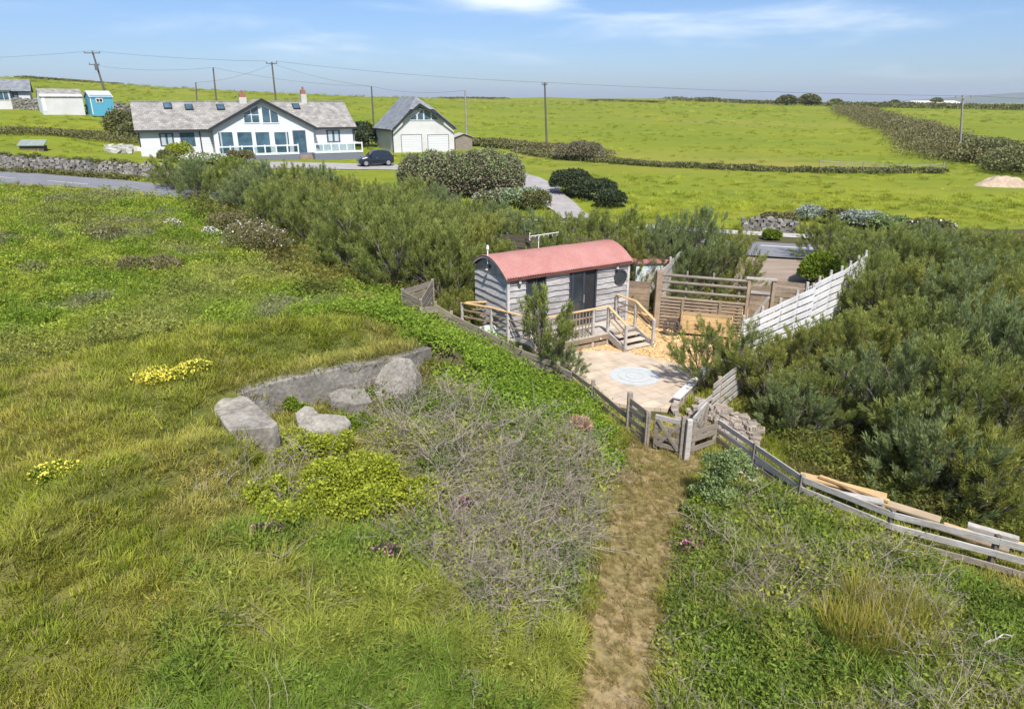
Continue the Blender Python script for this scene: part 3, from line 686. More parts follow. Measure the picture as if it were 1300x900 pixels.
# round light set in the deck edge, bits under the deck
q = inv @ PZ(758, 429, .3); t = thing('deck_light', 'small round white light fitted low on the deck edge beside the steps', 'lamp', DM @ Matrix.Translation((3.05, FY - .022, .31)))
m = MB(); m.tube([(0, 0, 0), (0, -.03, 0)], .05, 12); m.build('rim', metal, t); m = MB(); m.tube([(0, -.03, 0), (0, -.045, 0)], [.038, .03], 12); m.build('lens', lampglass, t)
t = thing('folded_board', 'pale green board leaning on the deck under the left railing', 'board', DM @ Matrix.Translation((-.35, L1[1] - .12, .12)) @ Matrix.Rotation(R(-14), 4, 'X'))
m = MB(); m.prism([(-.42, 0, 0), (.3, 0, -.02), (.42, 0, .12), (.40, 0, .62), (-.05, 0, .70), (-.5, 0, .66)], (0, .03, 0)); m.build('panel', mat('pale_green_board', (.50, .58, .52), (.42, .5, .45), .6, 2), t)
# ---------------------------------------------------------------- fences, gates, screens near the hut
def V3(p, z=None): return Vector((p[0], p[1], p[2] if z is None and len(p) > 2 else (z or 0)))
rngF = random.Random(17)
def slat_fence(name, label, cat, line, heights, slats, mpost, mslat, gap=.02, thick=.03, post_over=.1, post_w=.09, base=None, side=1, nposts=None, tilt=.0, group=None, front=True):
    """line: world xy points (posts); heights: top height at each; slats: count per bay. Each bay is one slat_panel, each post its own part"""
    o3 = Vector((line[0][0], line[0][1], 0)); t = thing(name, label, cat, o3, group)
    zb = [hz(*p[:2]) if base is None else base for p in line]
    for i, p in enumerate(line):
        m = MB(); m.bx(p[0] - post_w / 2, p[0] + post_w / 2, p[1] - post_w / 2, p[1] + post_w / 2, zb[i] - .15, zb[i] + heights[i] + post_over); m.build('post', mpost, t, world=True, bevel=.008)
    for i in range(len(line) - 1):
        a, b = Vector((*line[i][:2], 0)), Vector((*line[i + 1][:2], 0)); d = (b - a).normalized(); n = Vector((d.y, -d.x, 0)) * side * (post_w / 2 + thick / 2 + .002)
        m = MB()
        ha, hb = heights[i], heights[i + 1]
        for k in range(slats):
            f0, f1 = k / slats, (k + 1) / slats; j = lambda: rngF.uniform(-tilt, tilt)
            za = zb[i] + ha * (f0 + f1) / 2 + j(); zz = zb[i + 1] + hb * (f0 + f1) / 2 + j()
            hgt = (ha + hb) / 2 / slats - gap
            m.beam(a + n + Vector((0, 0, za)) - d * .04, b + n + Vector((0, 0, zz)) + d * .04, thick, hgt)
        m.build('slat_panel', mslat, t, world=True)
    return t
def lerp(a, b, n): return [tuple(a[j] + (b[j] - a[j]) * k / n for j in range(len(a))) for k in range(n + 1)]
# white slatted fence on the right (two stepped runs)
A = PZ(936, 470, 0); B = (12.1, 24.7)
P1 = lerp((A.x, A.y), (10.6, 23.35), 4)
slat_fence('slatted_fence', 'tall pale slatted fence running up to the white stepped top between the bushes', 'fence', P1, [1.75, 1.85, 1.95, 2.05, 2.12], 8, wood_silver, wood_white, gap=.075, side=1, base=0., post_over=.12)
P2 = lerp((10.45, 23.5), (12.6, 25.6), 3)
slat_fence('slatted_fence', 'farther pale slatted fence stepping behind the first towards the round green bush', 'fence', P2, [2.1, 2.15, 2.2, 2.2], 8, wood_silver, wood_white, gap=.07, side=1, base=0., post_over=.14)
P3 = lerp((12.75, 25.9), (15.2, 29.0), 3)
slat_fence('slatted_fence', 'last pale slatted fence bay half hidden behind the right-hand tamarisks', 'fence', P3, [2.1, 2.1, 2.1, 2.1], 8, wood_silver, wood_white, gap=.07, side=1, base=0., post_over=.14)
# brown slat pen with low panel and gate
p0 = Vector((5.58, 25.2, 0)); p1 = Vector((9.9, 23.75, 0)); d = (p1 - p0).normalized(); nrm = Vector((d.y, -d.x, 0))
pen = thing('pen_fence', 'brown timber pen of round rails and boards with a heavy corner post', 'fence', p0)
def pt(u, v, z): return p0 + d * u + nrm * v + Vector((0, 0, z))
Lp = (p1 - p0).length
m = MB(); m.bx(p0.x - .13, p0.x + .13, p0.y - .13, p0.y + .13, -.1, 2.25); m.build('corner_post', wood_brown, pen, world=True, bevel=.015)
for u in (1.0, 1.95, 2.9): 
    m = MB(); m.beam(pt(u, -.02, -.1), pt(u, -.02, 2.3), .07, .07, up=(1, 0, 0)); m.build('post', wood_grey, pen, world=True)
for z in (1.25, 1.53, 1.86, 2.12):
    m = MB(); m.tube([pt(.1, .06, z), pt(1.6, .07, z - .01), pt(3.15, .06, z - .02)], .055, 8); m.build('rail', wood_grey if z > 1.5 else wood_brown, pen, world=True)
m = MB()
for k in range(9): 
    zz = .12 + k * .125; m.tube([pt(.14, .08, zz), pt(.9, .085, zz), pt(3.1, .08, zz)], .055, 6)
m.build('log_panel', wood_brown, pen, world=True)
for u in (.95, 2.3):
    m = MB(); m.beam(pt(u, .16, 0), pt(u, .16, 1.22), .10, .05, up=nrm); m.build('batten', wood_brown, pen, world=True)
for u in (3.2, 4.05):
    m = MB(); m.beam(pt(u, 0, -.1), pt(u, 0, 2.18), .16, .12, up=(1, 0, 0)); m.build('post', wood_brown, pen, world=True, bevel=.01)
g = MB()
for k in range(10): zz = .25 + k * .178; g.beam(pt(3.3, 0.03, zz), pt(3.97, .03, zz), .03, .165)
gt = g.build('gate', wood_brown, pen, world=True)
g = MB(); g.beam(pt(3.32, .07, .5), pt(3.95, .07, 1.6), .03, .1); g.beam(pt(3.3, .07, 1.72), pt(3.97, .07, 1.72), .03, .1); g.build('brace', wood_silver, gt, world=True)
m = MB(); m.beam(pt(3.1, .02, 2.22), pt(4.15, .02, 2.22), .18, .06); m.build('lintel', wood_silver, pen, world=True)
for z in (2.12, 1.9, 1.7, 1.5, 1.3):
    m = MB(); m.beam(pt(4.13, .03, z), pt(Lp + .6, .03, z - .03), .03, .15); m.build('rail', wood_brown, pen, world=True)
# return side of the pen going back from the corner post
q1 = Vector((6.9, 27.9, 0))
slat_fence('slatted_fence', 'short grey fence with raised slanting slats behind the pen by the small red roofed shed', 'fence', [(5.9, 26.4), (6.45, 27.4), (7.2, 28.7)], [2.05, 2.2, 2.45], 6, wood_silver, wood_silver, gap=.07, base=0.)
# tiny shed with red top edge
t = thing('store_shed', 'little white box shed with a red edged roof behind the pen', 'shed', frame((5.75, 27.6, 0), R(5)))
m = MB(); m.bx(-.65, .75, 0, 1.2, 0, 2.0); m.build('wall', mat('shed_white', (.55, .6, .63), (.45, .5, .53), .7, 2), t)
m = MB(); m.bx(-.75, .85, -.1, 1.3, 2.0, 2.1); m.build('roof', red_roof, t)
m = MB(); m.bx(-.2, .35, -.03, -.003, .2, 1.7); m.build('door', wood_silver, t)
# brown board fence right of the hut
slat_fence('board_fence', 'low brown board fence between the cabin and the pen', 'fence', [(4.6, 27.5), (5.6, 27.15)], [1.3, 1.35], 5, wood_brown, wood_brown, gap=.012, base=0., post_over=.0)
# tall dark screen behind the hut
L_ = [(-4.2, 31.2), (-2.2, 30.6), (-.2, 30.1), (1.8, 29.7), (3.8, 29.4), (5.8, 29.2), (7.8, 29.1)]
slat_fence('slatted_screen', 'tall dark grey horizontal slat screen behind the red roofed cabin', 'fence', L_, [2.75] * 7, 9, wood_dark, wood_dark, gap=.07, base=0., post_over=.05)
# wooden cart planter: box with a spoked wheel
cm_ = frame(pt(.55, .75, 0.02), math.atan2(d.y, d.x))
cart = thing('cart_planter', 'pale wooden cart shaped planter box with a dark spoked wheel', 'planter', cm_)
m = MB()
for k in range(4): m.bx(.45, 2.2, 0, .04, .12 + k * .165, .275 + k * .165)
for k in range(4): m.bx(.45, 2.2, .5, .54, .12 + k * .165, .275 + k * .165)
for k in range(4): m.bx(.41, .447, 0.0, .54, .12 + k * .165, .275 + k * .165); m.bx(2.203, 2.24, 0.0, .54, .12 + k * .165, .275 + k * .165)
m.build('box', wood_new, cart)
m = MB(); m.bx(.45, 2.2, .045, .495, .5, .62); m.build('soil', mat('soil', (.06, .045, .03), (.04, .03, .02), .95, 9), cart)
m = MB(); rings = []
for rad, y in ((.33, -.16), (.33, -.08), (.25, -.08), (.25, -.16)): rings.append([(.12 + rad * math.cos(2 * math.pi * k / 20), y, .34 + rad * math.sin(2 * math.pi * k / 20)) for k in range(20)])
m.loft(rings + [rings[0]], caps=False)
wh = m.build('wheel', wood_dark, cart); m = MB()
for k in range(6): a = math.pi * k / 6; m.beam((.12 - .27 * math.cos(a), -.12, .34 - .27 * math.sin(a)), (.12 + .27 * math.cos(a), -.12, .34 + .27 * math.sin(a)), .04, .035, up=(0, 1, 0))
m.tube([(.12, -.18, .34), (.12, -.05, .34)], .06, 10); m.build('spokes', wood_dark, wh)
m = MB(); m.beam((-.35, -.05, .42), (.5, -.05, .36), .06, .06); m.build('shaft', wood_dark, cart)

# ---------------------------------------------------------------- weathered board fence along the mound
FL = [PZ(510, 402, 1.45), PZ(533, 400, 1.25), PZ(556, 408, 1.15), PZ(575, 418, .98), PZ(613, 438, .72), PZ(661, 462, .42), PZ(712, 490, .16)]
tops = [PZ(510, 366, 2.35), None, None]
mf = thing('board_fence', 'weathered grey two board fence stepping down beside the green slope', 'fence', Vector((FL[2].x, FL[2].y, 0)))
line = [(PZ(553, 385, 1.75), 1.75), (PZ(573, 397, 1.5), 1.5), (PZ(613, 417, 1.22), 1.22), (PZ(661, 442, .95), .95), (PZ(709, 462, .78), .78), (PZ(724, 470, .72), .72)]
for i in range(len(line)):
    p, z = line[i]
    if i < 5: 
        m = MB(); m.bx(p.x - .05, p.x + .05, p.y - .02, p.y + .08, hz(p.x, p.y) - .1, z + .06); m.build('post', wood_grey, mf, world=True, bevel=.008)
    if i + 1 < len(line):
        q, z2 = line[i + 1]; dd = (q - p).normalized()
        for k, (dz, hh) in enumerate(((.05, .19), (.29, .2), (.54, .18))):
            m = MB(); m.beam(p + Vector((0, -.05, -dz - .07)) - dd * .03, q + Vector((0, -.05, -dz - .07 + (.06 if i == 3 else 0))) + dd * .05, .035, hh); m.build('rail', wood_grey, mf, world=True, bevel=.006)
FENCE_LINE = [p for p, q in line]
# slatted corner screen at the top of that fence
ca, cb, cc_ = PZ(511, 368, 2.2), PZ(534, 381, 2.05), PZ(549, 356, 2.25)
sc_ = thing('slatted_screen', 'grey slatted wind break corner at the upper end of the mound fence', 'fence', Vector((cb.x, cb.y, 0)))
for p in (ca, cb, cc_):
    m = MB(); m.bx(p.x - .05, p.x + .05, p.y - .03, p.y + .07, hz(p.x, p.y) - .1, p.z + .05); m.build('post', wood_grey, sc_, world=True, bevel=.008)
for a, b in ((ca, cb), (cb, cc_), (ca, cc_)):
    m = MB()
    for k in range(4 if a is not ca or b is not cc_ else 2): dz = .09 + k * .245; m.beam(a + Vector((0, -.06, -dz)), b + Vector((0, -.06, -dz)), .03, .19)
    m.build('slat_panel', wood_grey, sc_, world=True)
m = MB(); dd = (cb - ca); m.beam(cb + Vector((0, -.06, -.35)), PZ(556, 392, 1.75), .035, .2); m.build('rail', wood_grey, sc_, world=True)

# ---------------------------------------------------------------- low fence and gates at the bottom of the compound
def hpost(t, px, py, h, s=.10, m_=None):
    p = PZ(px, py, 0); m = MB(); m.bx(p.x - s / 2, p.x + s / 2, p.y - s / 2, p.y + s / 2, -.15, h); return m.build('post', m_ or wood_grey, t, world=True, bevel=.01), p
f2 = thing('post_and_rail_fence', 'weathered post and rail fence with wire mesh from the slope to the field gate', 'fence', PZ(797, 547, 0))
_, pa = hpost(f2, 752, 511, .72); _, pb = hpost(f2, 797, 549, 1.16, .13); _, pc_ = hpost(f2, 820, 567, .98, .12)
e0 = PZ(722, 486, 0.1)
for a, b, zz in ((e0, pa, (.18, .45)), (pa, pb, (.15, .45)), (pb, pc_, (.12, .4, .7, .92))):
    for z in zz:
        m = MB(); m.beam(Vector((a.x, a.y - .06, z + .03 + (.03 if a is e0 else 0))), Vector((b.x, b.y - .06, z)), .03, .15); m.build('rail', wood_grey, f2, world=True, bevel=.005)
m = MB(); m.tube([pb + Vector((0, -.07, .62)), pb + Vector((.07, 0, .6)), pb + Vector((0, .07, .62)), pb + Vector((-.07, 0, .63)), pb + Vector((0, -.07, .62))], .02, 5); m.build('rope_tie', mat('blue_rope', (.12, .16, .25), None, .8), f2, world=True)
wire = mat('mesh_wire', (.35, .35, .34), (.25, .25, .25), .5, 5, metallic=.6)
m = MB()
for k in range(9):
    q = pb.lerp(pc_, k / 8); m.tube([q + Vector((0, -.09, .1)), q + Vector((0, -.09, .95))], .004, 3)
for k in range(6): m.tube([pb + Vector((0, -.09, .15 + k * .15)), pc_ + Vector((0, -.09, .12 + k * .15))], .004, 3)
m.build('wire_mesh', wire, f2, world=True)
def field_gate(label, a, b, h, top_m, brace=True, nv=0, z0=.08):
    t = thing('field_gate', label, 'gate', a); 
    dd = (b - a).normalized()
    for p in (a + dd * .05, b - dd * .05):
        m = MB(); m.beam(p + Vector((0, 0, z0)), p + Vector((0, 0, h)), .05, .10, up=dd); m.build('stile', wood_grey, t, world=True)
    for k, z in enumerate((z0 + .12, (z0 + h) / 2 - .12, (z0 + h) / 2 + .16, h - .05)):
        m = MB(); m.beam(a + Vector((0, -.01, z)), b + Vector((0, -.01, z)), .045, .10 if k < 3 else .12); m.build('top_rail' if k == 3 else 'rail', top_m if k == 3 else wood_grey, t, world=True)
    if brace:
        for u, v in ((0, 1), (1, 0)):
            m = MB(); m.beam(a.lerp(b, .08 if u == 0 else .92) + Vector((0, -.045, z0 + .1)), a.lerp(b, .92 if u == 0 else .08) + Vector((0, -.05 - .02 * u, h - .1)), .03, .085); m.build('brace', wood_grey, t, world=True)
    for k in range(nv):
        q = a.lerp(b, (k + 1) / (nv + 1)); m = MB(); m.beam(q + Vector((0, -.05, z0)), q + Vector((0, -.05, h)), .025, .06, up=dd); m.build('slat', wood_silver, t, world=True)
    return t
ga, gb = PZ(829, 571, 0), PZ(862, 580, 0)
field_gate('weathered five bar garden gate with a cross brace at the end of the dirt path', ga, gb, .98, wood_silver)
gp_ = thing('gate_posts', 'pair of stout grey posts standing tight together right of the cross braced gate', 'post', PZ(868, 583, 0))
hpost(gp_, 864, 581, 1.12, .11); hpost(gp_, 871, 584, 1.10, .13, wood_silver); hpost(gp_, 878, 577, .92, .09)
sg = PZ(903, 557, 0)
field_gate('pale little gate of thin crossed bars beside the stone bank', PZ(876, 574, 0), PZ(893, 552, 0), .95, wood_silver, True, 2)
f3 = thing('post_and_rail_fence', 'short grey post and rail fence in front of the stone bank', 'fence', sg)
_, ea = hpost(f3, 893, 553, .95, .09); _, eb = hpost(f3, 905, 566, .75, .10)
for z in (.18, .45, .62):
    m = MB(); m.beam(Vector((gb.x + .2, gb.y - .02, z)), Vector((eb.x, eb.y - .06, z - .02)), .03, .13); m.build('rail', wood_grey, f3, world=True)
# slat fence climbing from the little gate to the right
s0, s1, s2 = PZ(882, 545, 0), PZ(909, 525, .0), PZ(938, 504, .0)
sf = thing('slatted_fence', 'pale open slat fence with two tall posts above the stone bank', 'fence', s1)
for p, h in ((s1, 1.12), (s2, 1.35)):
    m = MB(); m.bx(p.x - .06, p.x + .06, p.y - .06, p.y + .06, -.1, h); m.build('post', wood_brown, sf, world=True, bevel=.01)
e_ = s1 + (s1 - s2) * .28
m = MB()
for k in range(5): z = .16 + k * .215; m.beam(e_ + Vector((0, -.08, z - .03)), s2 + Vector((0, -.08, z + .1)), .03, .14)
m.build('slat_panel', wood_silver, sf, world=True)
m = MB()
for k in range(3): z = .12 + k * .26; m.beam(s0 + Vector((0, -.05, z)), e_ + Vector((0, -.05, z + .05)), .03, .13)
m.build('slat_panel', wood_silver, sf, world=True)

# ---------------------------------------------------------------- dry stone edging of the patio and the stone bank
stone = mat('bank_stone', (.33, .28, .23), (.22, .185, .15), .9, 3, 6, bump=.4, bscale=12, island=.3, fine=.15)
stone_grey = mat('wall_stone', (.25, .235, .21), (.15, .14, .12), .9, 3, 6, bump=.4, bscale=12, island=.35, fine=.15)
rs = random.Random(9)
bank = thing('stone_bank', 'tumbled pale stone bank under the slat fence right of the gate', 'stone bank', PZ(930, 555, 0))
m = MB()
bp = [PZ(878, 530, .2), PZ(905, 545, .2), PZ(930, 560, .15), PZ(955, 575, .1)]
for k in range(330):
    t_ = rs.random(); i = min(int(t_ * 3), 2); q = bp[i].lerp(bp[i + 1], t_ * 3 - i); up = rs.random()
    q = q + Vector((rs.uniform(-.1, .2) + up * .35, rs.uniform(-.05, .2) + up * .75, 0)); z = -.02 + up * .48 + rs.uniform(-.03, .03)
    m.rock((q.x, q.y, z), (rs.uniform(.12, .3), rs.uniform(.1, .2), rs.uniform(.05, .11)), rs, rs.uniform(-.6, .6))
m.build('stones', stone, bank, world=True)
edg = thing('patio_edging', 'low stone edging wall with a pale coping along the patio', 'wall', PZ(870, 500, 0))
pe = [PZ(896, 474, .1), PZ(886, 486, .1), PZ(858, 513, .1), PZ(856, 522, .1), PZ(862, 540, .1)]
m = MB()
for a, b in zip(pe[:-1], pe[1:]):
    n = max(2, int((b - a).length / .16))
    for k in range(n):
        for j in range(3): q = a.lerp(b, (k + .5) / n); m.rock((q.x + rs.uniform(-.02, .02), q.y, -.02 + j * .09), (.17, .16, .09), rs, math.atan2(b.y - a.y, b.x - a.x))
m.build('stones', stone, edg, world=True)
m = MB(); 
for a, b in zip(pe[:2], pe[1:3]): m.beam(a + Vector((0, 0, .19)), b + Vector((0, 0, .19)), .24, .05)
m.build('coping', mat('coping_stone', (.62, .6, .57), (.5, .48, .45), .8, 4), edg, world=True)

# ---------------------------------------------------------------- long rail fence along the lower right with stacked planks
lf = thing('post_and_rail_fence', 'long grey post and rail fence running down to the right past the plank pile', 'fence', PZ(1013, 640, .1))
LPTS = [(905, 560, .05, .72), (955, 597, .08, .72), (1013, 641, .1, .75), (1124, 690, .13, .78), (1254, 726, .16, .8), (1400, 768, .2, .8)]
W3 = []
for i, (px, py, z, h) in enumerate(LPTS):
    p = PZ(px, py, z); W3.append((p, h))
    if i: m = MB(); m.bx(p.x - .045, p.x + .045, p.y - .045, p.y + .045, z - .2, z + h); m.build('post', wood_dark if i > 2 else wood_grey, lf, world=True, bevel=.008)
for (a, ha), (b, hb) in zip(W3[:-1], W3[1:]):
    for k, (f, mm, hh) in enumerate(((.88, wood_silver, .13), (.56, wood_silver, .13), (.22, wood_grey, .13))):
        m = MB(); m.beam(a + Vector((0, -.065, ha * f)), b + Vector((0, -.065, hb * f)), .035, hh); m.build('rail', mm, lf, world=True, bevel=.005)
n_pl = 0
def plank(label, px0, py0, px1, py1, z, wd, th, mm, roll=0):
    a, b = PZ(px0, py0, z), PZ(px1, py1, z); a.z += .07; b.z += .07; c = (a + b) / 2
    t = MB(); t.beam(a, b, wd, th, up=(math.sin(roll), 0, math.cos(roll))); o = t.build('plank', mm, origin=c, bevel=.006)
    tag(o, label, 'plank', 'planks piled behind the long fence')
plank('long new yellow plank lying on top of the pile nearest the fence bend', 1015, 606, 1125, 634, .42, .22, .05, wood_new)
plank('narrow golden batten along the back edge of the plank pile', 1040, 608, 1128, 640, .50, .08, .06, wood_new)
plank('brown plank lying askew under the yellow one', 1020, 614, 1110, 640, .34, .2, .04, wood_brown)
plank('thin brown lath slanting across the plank pile', 1056, 614, 1122, 648, .46, .06, .03, wood_brown)
plank('short wide grey plank resting askew on the pile', 1068, 631, 1121, 641, .53, .2, .05, wood_silver)
plank('broad pale brown plank in the middle of the pile', 1120, 641, 1193, 664, .42, .24, .05, mat('pale_brown_plank', (.42, .33, .22), (.34, .26, .17), .85, 2))
plank('brown plank sliding under the broad pale one', 1130, 650, 1240, 690, .3, .2, .05, wood_brown)
plank('golden batten beyond the broad pale plank', 1197, 669, 1258, 689, .40, .08, .07, wood_new)
plank('dark rusty brown board at the right end of the pile', 1190, 672, 1280, 702, .32, .2, .04, wood_brown)
plank('weathered grey beam lying farthest from the fence', 1227, 671, 1292, 690, .36, .14, .12, wood_silver)
plank('second golden plank at the right picture edge of the pile', 1285, 694, 1340, 708, .3, .2, .06, wood_new)
for k, (px, py) in enumerate(((955, 604), (972, 612), (990, 622))):
    pass
m = MB(); t = thing('timber_box', 'dark grey narrow trough between the rails below the gate', 'trough', PZ(990, 605, .1))
a, b = PZ(948, 580, .3), PZ(1010, 618, .3)
m.beam(a + Vector((0.05, .12, -.12)), b + Vector((0.05, .12, -.12)), .24, .22); m.build('body', mat('dark_trough', (.05, .055, .06), (.035, .04, .045), .6, 4), t, world=True)
# white offcuts and flints beneath the rails
m = MB()
for k in range(26):
    q = PZ(925 + k * 5.2 + rs.uniform(-6, 6), 587 + k * 2.9 + rs.uniform(-4, 8), .12); m.rock((q.x, q.y, .12 + rs.uniform(0, .05)), (rs.uniform(.06, .16), .09, .07), rs, rs.uniform(0, 3))
t = thing('edging_stones', 'row of small pale stones under the long fence', 'stones', PZ(950, 595, .1)); m.build('stones', mat('cream_stone', (.52, .48, .36), (.4, .37, .28), .9, 4, island=.25), t, world=True)

# ---------------------------------------------------------------- ruin: concrete wall, block and fallen slabs
conc = mat('old_concrete', (.24, .222, .19), (.125, .115, .097), .9, 1.6, 8, bump=.7, bscale=10, fine=.25)
conc_lt = mat('lichen_concrete', (.33, .305, .26), (.17, .155, .13), .9, 1.4, 8, bump=.6, bscale=12, fine=.25, lo=.36, hi=.6)
def warp(o, amt, sc_n, seed):
    me = o.data; rg = random.Random(seed)
    for v in me.vertices: v.co += Vector((rg.uniform(-1, 1), rg.uniform(-1, 1), rg.uniform(-1, 1))) * amt
def chunk(name, label, base, topz, px_top, height_, m_, seed, rough_=.012, cat='concrete block'):
    """slab whose top outline is given by photo pixels at height topz, going straight down by height_"""
    pts = [PZ(a, b, topz if len(r) == 0 else r[0]) for a, b, *r in px_top]
    c = sum(pts, Vector()) / len(pts); org = Vector((c.x, c.y, topz - height_))
    import bmesh
    bm = bmesh.new(); up = [bm.verts.new(p - org) for p in pts]; dn = [bm.verts.new(Vector((p.x, p.y, p.z - height_)) - org) for p in pts]
    ft = bm.faces.new(up); bm.faces.new(dn[::-1]); n = len(pts)
    for i in range(n): bm.faces.new((up[i], dn[i], dn[(i + 1) % n], up[(i + 1) % n]))
    bmesh.ops.recalc_face_normals(bm, faces=bm.faces[:])
    bmesh.ops.bevel(bm, geom=bm.edges[:], offset=.025, segments=1, affect='EDGES')
    bmesh.ops.triangulate(bm, faces=[f for f in bm.faces if len(f.verts) > 4])
    bmesh.ops.subdivide_edges(bm, edges=[e for e in bm.edges if e.calc_length() > .12], cuts=3, use_grid_fill=True)
    rg = np.random.default_rng(seed)
    co = np.array([v.co[:] for v in bm.verts]); f = np.stack([fbm(co[:, 0] + co[:, 2] * 1.3 + 7 * j, co[:, 1] - co[:, 2] * .7, .5, seed + j) - .5 for j in range(3)], -1) * rough_ * 6 + rg.uniform(-1, 1, co.shape) * rough_ * .35
    for v, q in zip(bm.verts, f): v.co += Vector(q)
    me = bpy.data.meshes.new(name); bm.to_mesh(me); bm.free(); me.materials.append(m_)
    o = link(name, me, origin=org); return tag(o, label, cat)
wt = 2.28
# long retaining wall: front top edge along the photo line, set back into the mound
topf = [(301, 500, 2.18), (352, 484, 2.22), (401, 474, 2.24), (450, 464, 2.24), (500, 455, 2.2), (548, 441, 2.05)]
pf = [PZ(*q) for q in topf]; mb_pts = [(a, b, z) for a, b, z in topf]
wt_th = .42
import bmesh
bm = bmesh.new(); rows = []
for i, p in enumerate(pf):
    dd = (pf[min(i + 1, 5)] - pf[max(i - 1, 0)]); dd.z = 0; dd.normalize(); nb = Vector((-dd.y, dd.x, 0))
    rows.append([p + Vector((0, 0, -.95)), p + nb * .0, p + nb * wt_th + Vector((0, 0, .03)), p + nb * wt_th + Vector((0, 0, -.95))])
vr = [[bm.verts.new(q - pf[2]) for q in r] for r in rows]
for a, b in zip(vr[:-1], vr[1:]):
    for k in range(4): bm.faces.new((a[k], a[(k + 1) % 4], b[(k + 1) % 4], b[k]))
bm.faces.new(vr[0]); bm.faces.new(vr[-1][::-1]); bmesh.ops.recalc_face_normals(bm, faces=bm.faces[:])
bmesh.ops.bevel(bm, geom=[e for e in bm.edges if abs((e.verts[0].co - e.verts[1].co).normalized().z) < .5 and len(e.link_faces) == 2 and e.calc_face_angle(0) > .8], offset=.03, segments=1, affect='EDGES')
bmesh.ops.subdivide_edges(bm, edges=bm.edges[:], cuts=6, use_grid_fill=True)
co = np.array([v.co[:] for v in bm.verts]); ff = np.stack([fbm(co[:, 0] + co[:, 2] * 2, co[:, 1] + 3 * j, .45, 40 + j) - .5 for j in range(3)], -1) * .035
for v, q in zip(bm.verts, ff): v.co += Vector(q)
me = bpy.data.meshes.new('concrete_wall'); bm.to_mesh(me); bm.free(); me.materials.append(conc)
tag(link('concrete_wall', me, origin=pf[2]), 'long low grey concrete retaining wall let into the grassy mound', 'wall')
chunk('concrete_block', 'big squared concrete block with a pale lichen spotted top at the wall end', None, 2.12, [(267, 512), (299, 497), (315, 503), (353, 536), (346, 540), (290, 546)], .75, conc_lt, 3, .010)
chunk('concrete_rubble', 'large rounded concrete boulder leaning against the right end of the ruin wall', None, 2.1, [(474, 487, 1.75), (484, 466, 2.05), (503, 454, 2.22), (523, 456, 2.2), (534, 477, 1.95), (528, 486, 1.75), (505, 488, 1.78), (488, 492, 1.66)], .7, conc, 5, .03)
chunk('concrete_rubble', 'small broken concrete lump in front of the large boulder', None, 1.8, [(474, 497, 1.7), (496, 484, 1.85), (524, 481, 1.85), (532, 488, 1.78), (524, 498, 1.66), (492, 502, 1.66)], .4, conc, 6, .022)
chunk('concrete_rubble', 'flat tilted concrete slab half sunk among leaves in the ruin hollow', None, 1.75, [(416, 499, 1.78), (428, 491, 1.9), (462, 494, 1.8), (472, 507, 1.7), (448, 512, 1.66), (420, 508, 1.7)], .4, conc, 8, .02)
chunk('concrete_rubble', 'notched concrete lump nearest the yellow green shrub', None, 1.75, [(376, 524, 1.72), (386, 515, 1.86), (398, 517, 1.86), (404, 524, 1.78), (438, 526, 1.82), (446, 534, 1.72), (440, 546, 1.62), (396, 550, 1.58), (380, 543, 1.6)], .55, conc_lt, 9, .02)
q = PZ(879, 690, .15); bp_ = thing('stone_stub', 'short reddish broken stump of stone beside the dirt path', 'stone', Vector((q.x, q.y, hz(q.x, q.y))))
m = MB(); m.rock((0, .05, .06), (.26, .55, .22), rs, .1, .22); m.rock((.01, -.12, .10), (.22, .26, .2), rs, -.2, .25); m.rock((0, .2, .15), (.24, .24, .2), rs, .3, .25)
o = m.build('masonry', mat('reddish_stone', (.34, .21, .165), (.22, .155, .12), .9, 5, bump=.9, fine=.3), bp_, bevel=.04)
# ---------------------------------------------------------------- building materials
def clad_mat(name, col, col2, pitch=.16):
    m = bpy.data.materials.new(name); t = nodes_of(m); lk = t.links.new
    o = nn(t, 'ShaderNodeOutputMaterial'); b = nn(t, 'ShaderNodeBsdfPrincipled'); b.inputs['Roughness'].default_value = .6; lk(b.outputs[0], o.inputs[0])
    tcn = nn(t, 'ShaderNodeTexCoord'); s_ = nn(t, 'ShaderNodeSeparateXYZ'); lk(tcn.outputs['Object'], s_.inputs[0])
    k = nn(t, 'ShaderNodeTexNoise'); k.inputs['Scale'].default_value = .7; k.inputs['Detail'].default_value = 6; lk(tcn.outputs['Object'], k.inputs['Vector'])
    x = nn(t, 'ShaderNodeMix', data_type='RGBA'); lk(k.outputs[0], x.inputs[0]); x.inputs[6].default_value = (*col, 1); x.inputs[7].default_value = (*col2, 1); lk(x.outputs[2], b.inputs['Base Color'])
    d = nn(t, 'ShaderNodeMath', operation='DIVIDE'); lk(s_.outputs[2], d.inputs[0]); d.inputs[1].default_value = pitch
    f = nn(t, 'ShaderNodeMath', operation='FRACT'); lk(d.outputs[0], f.inputs[0])
    g = nn(t, 'ShaderNodeMath', operation='SUBTRACT'); g.inputs[0].default_value = 1; lk(f.outputs[0], g.inputs[1])
    bn = nn(t, 'ShaderNodeBump'); bn.inputs['Strength'].default_value = .7; bn.inputs['Distance'].default_value = .03; lk(g.outputs[0], bn.inputs['Height']); lk(bn.outputs[0], b.inputs['Normal'])
    return m
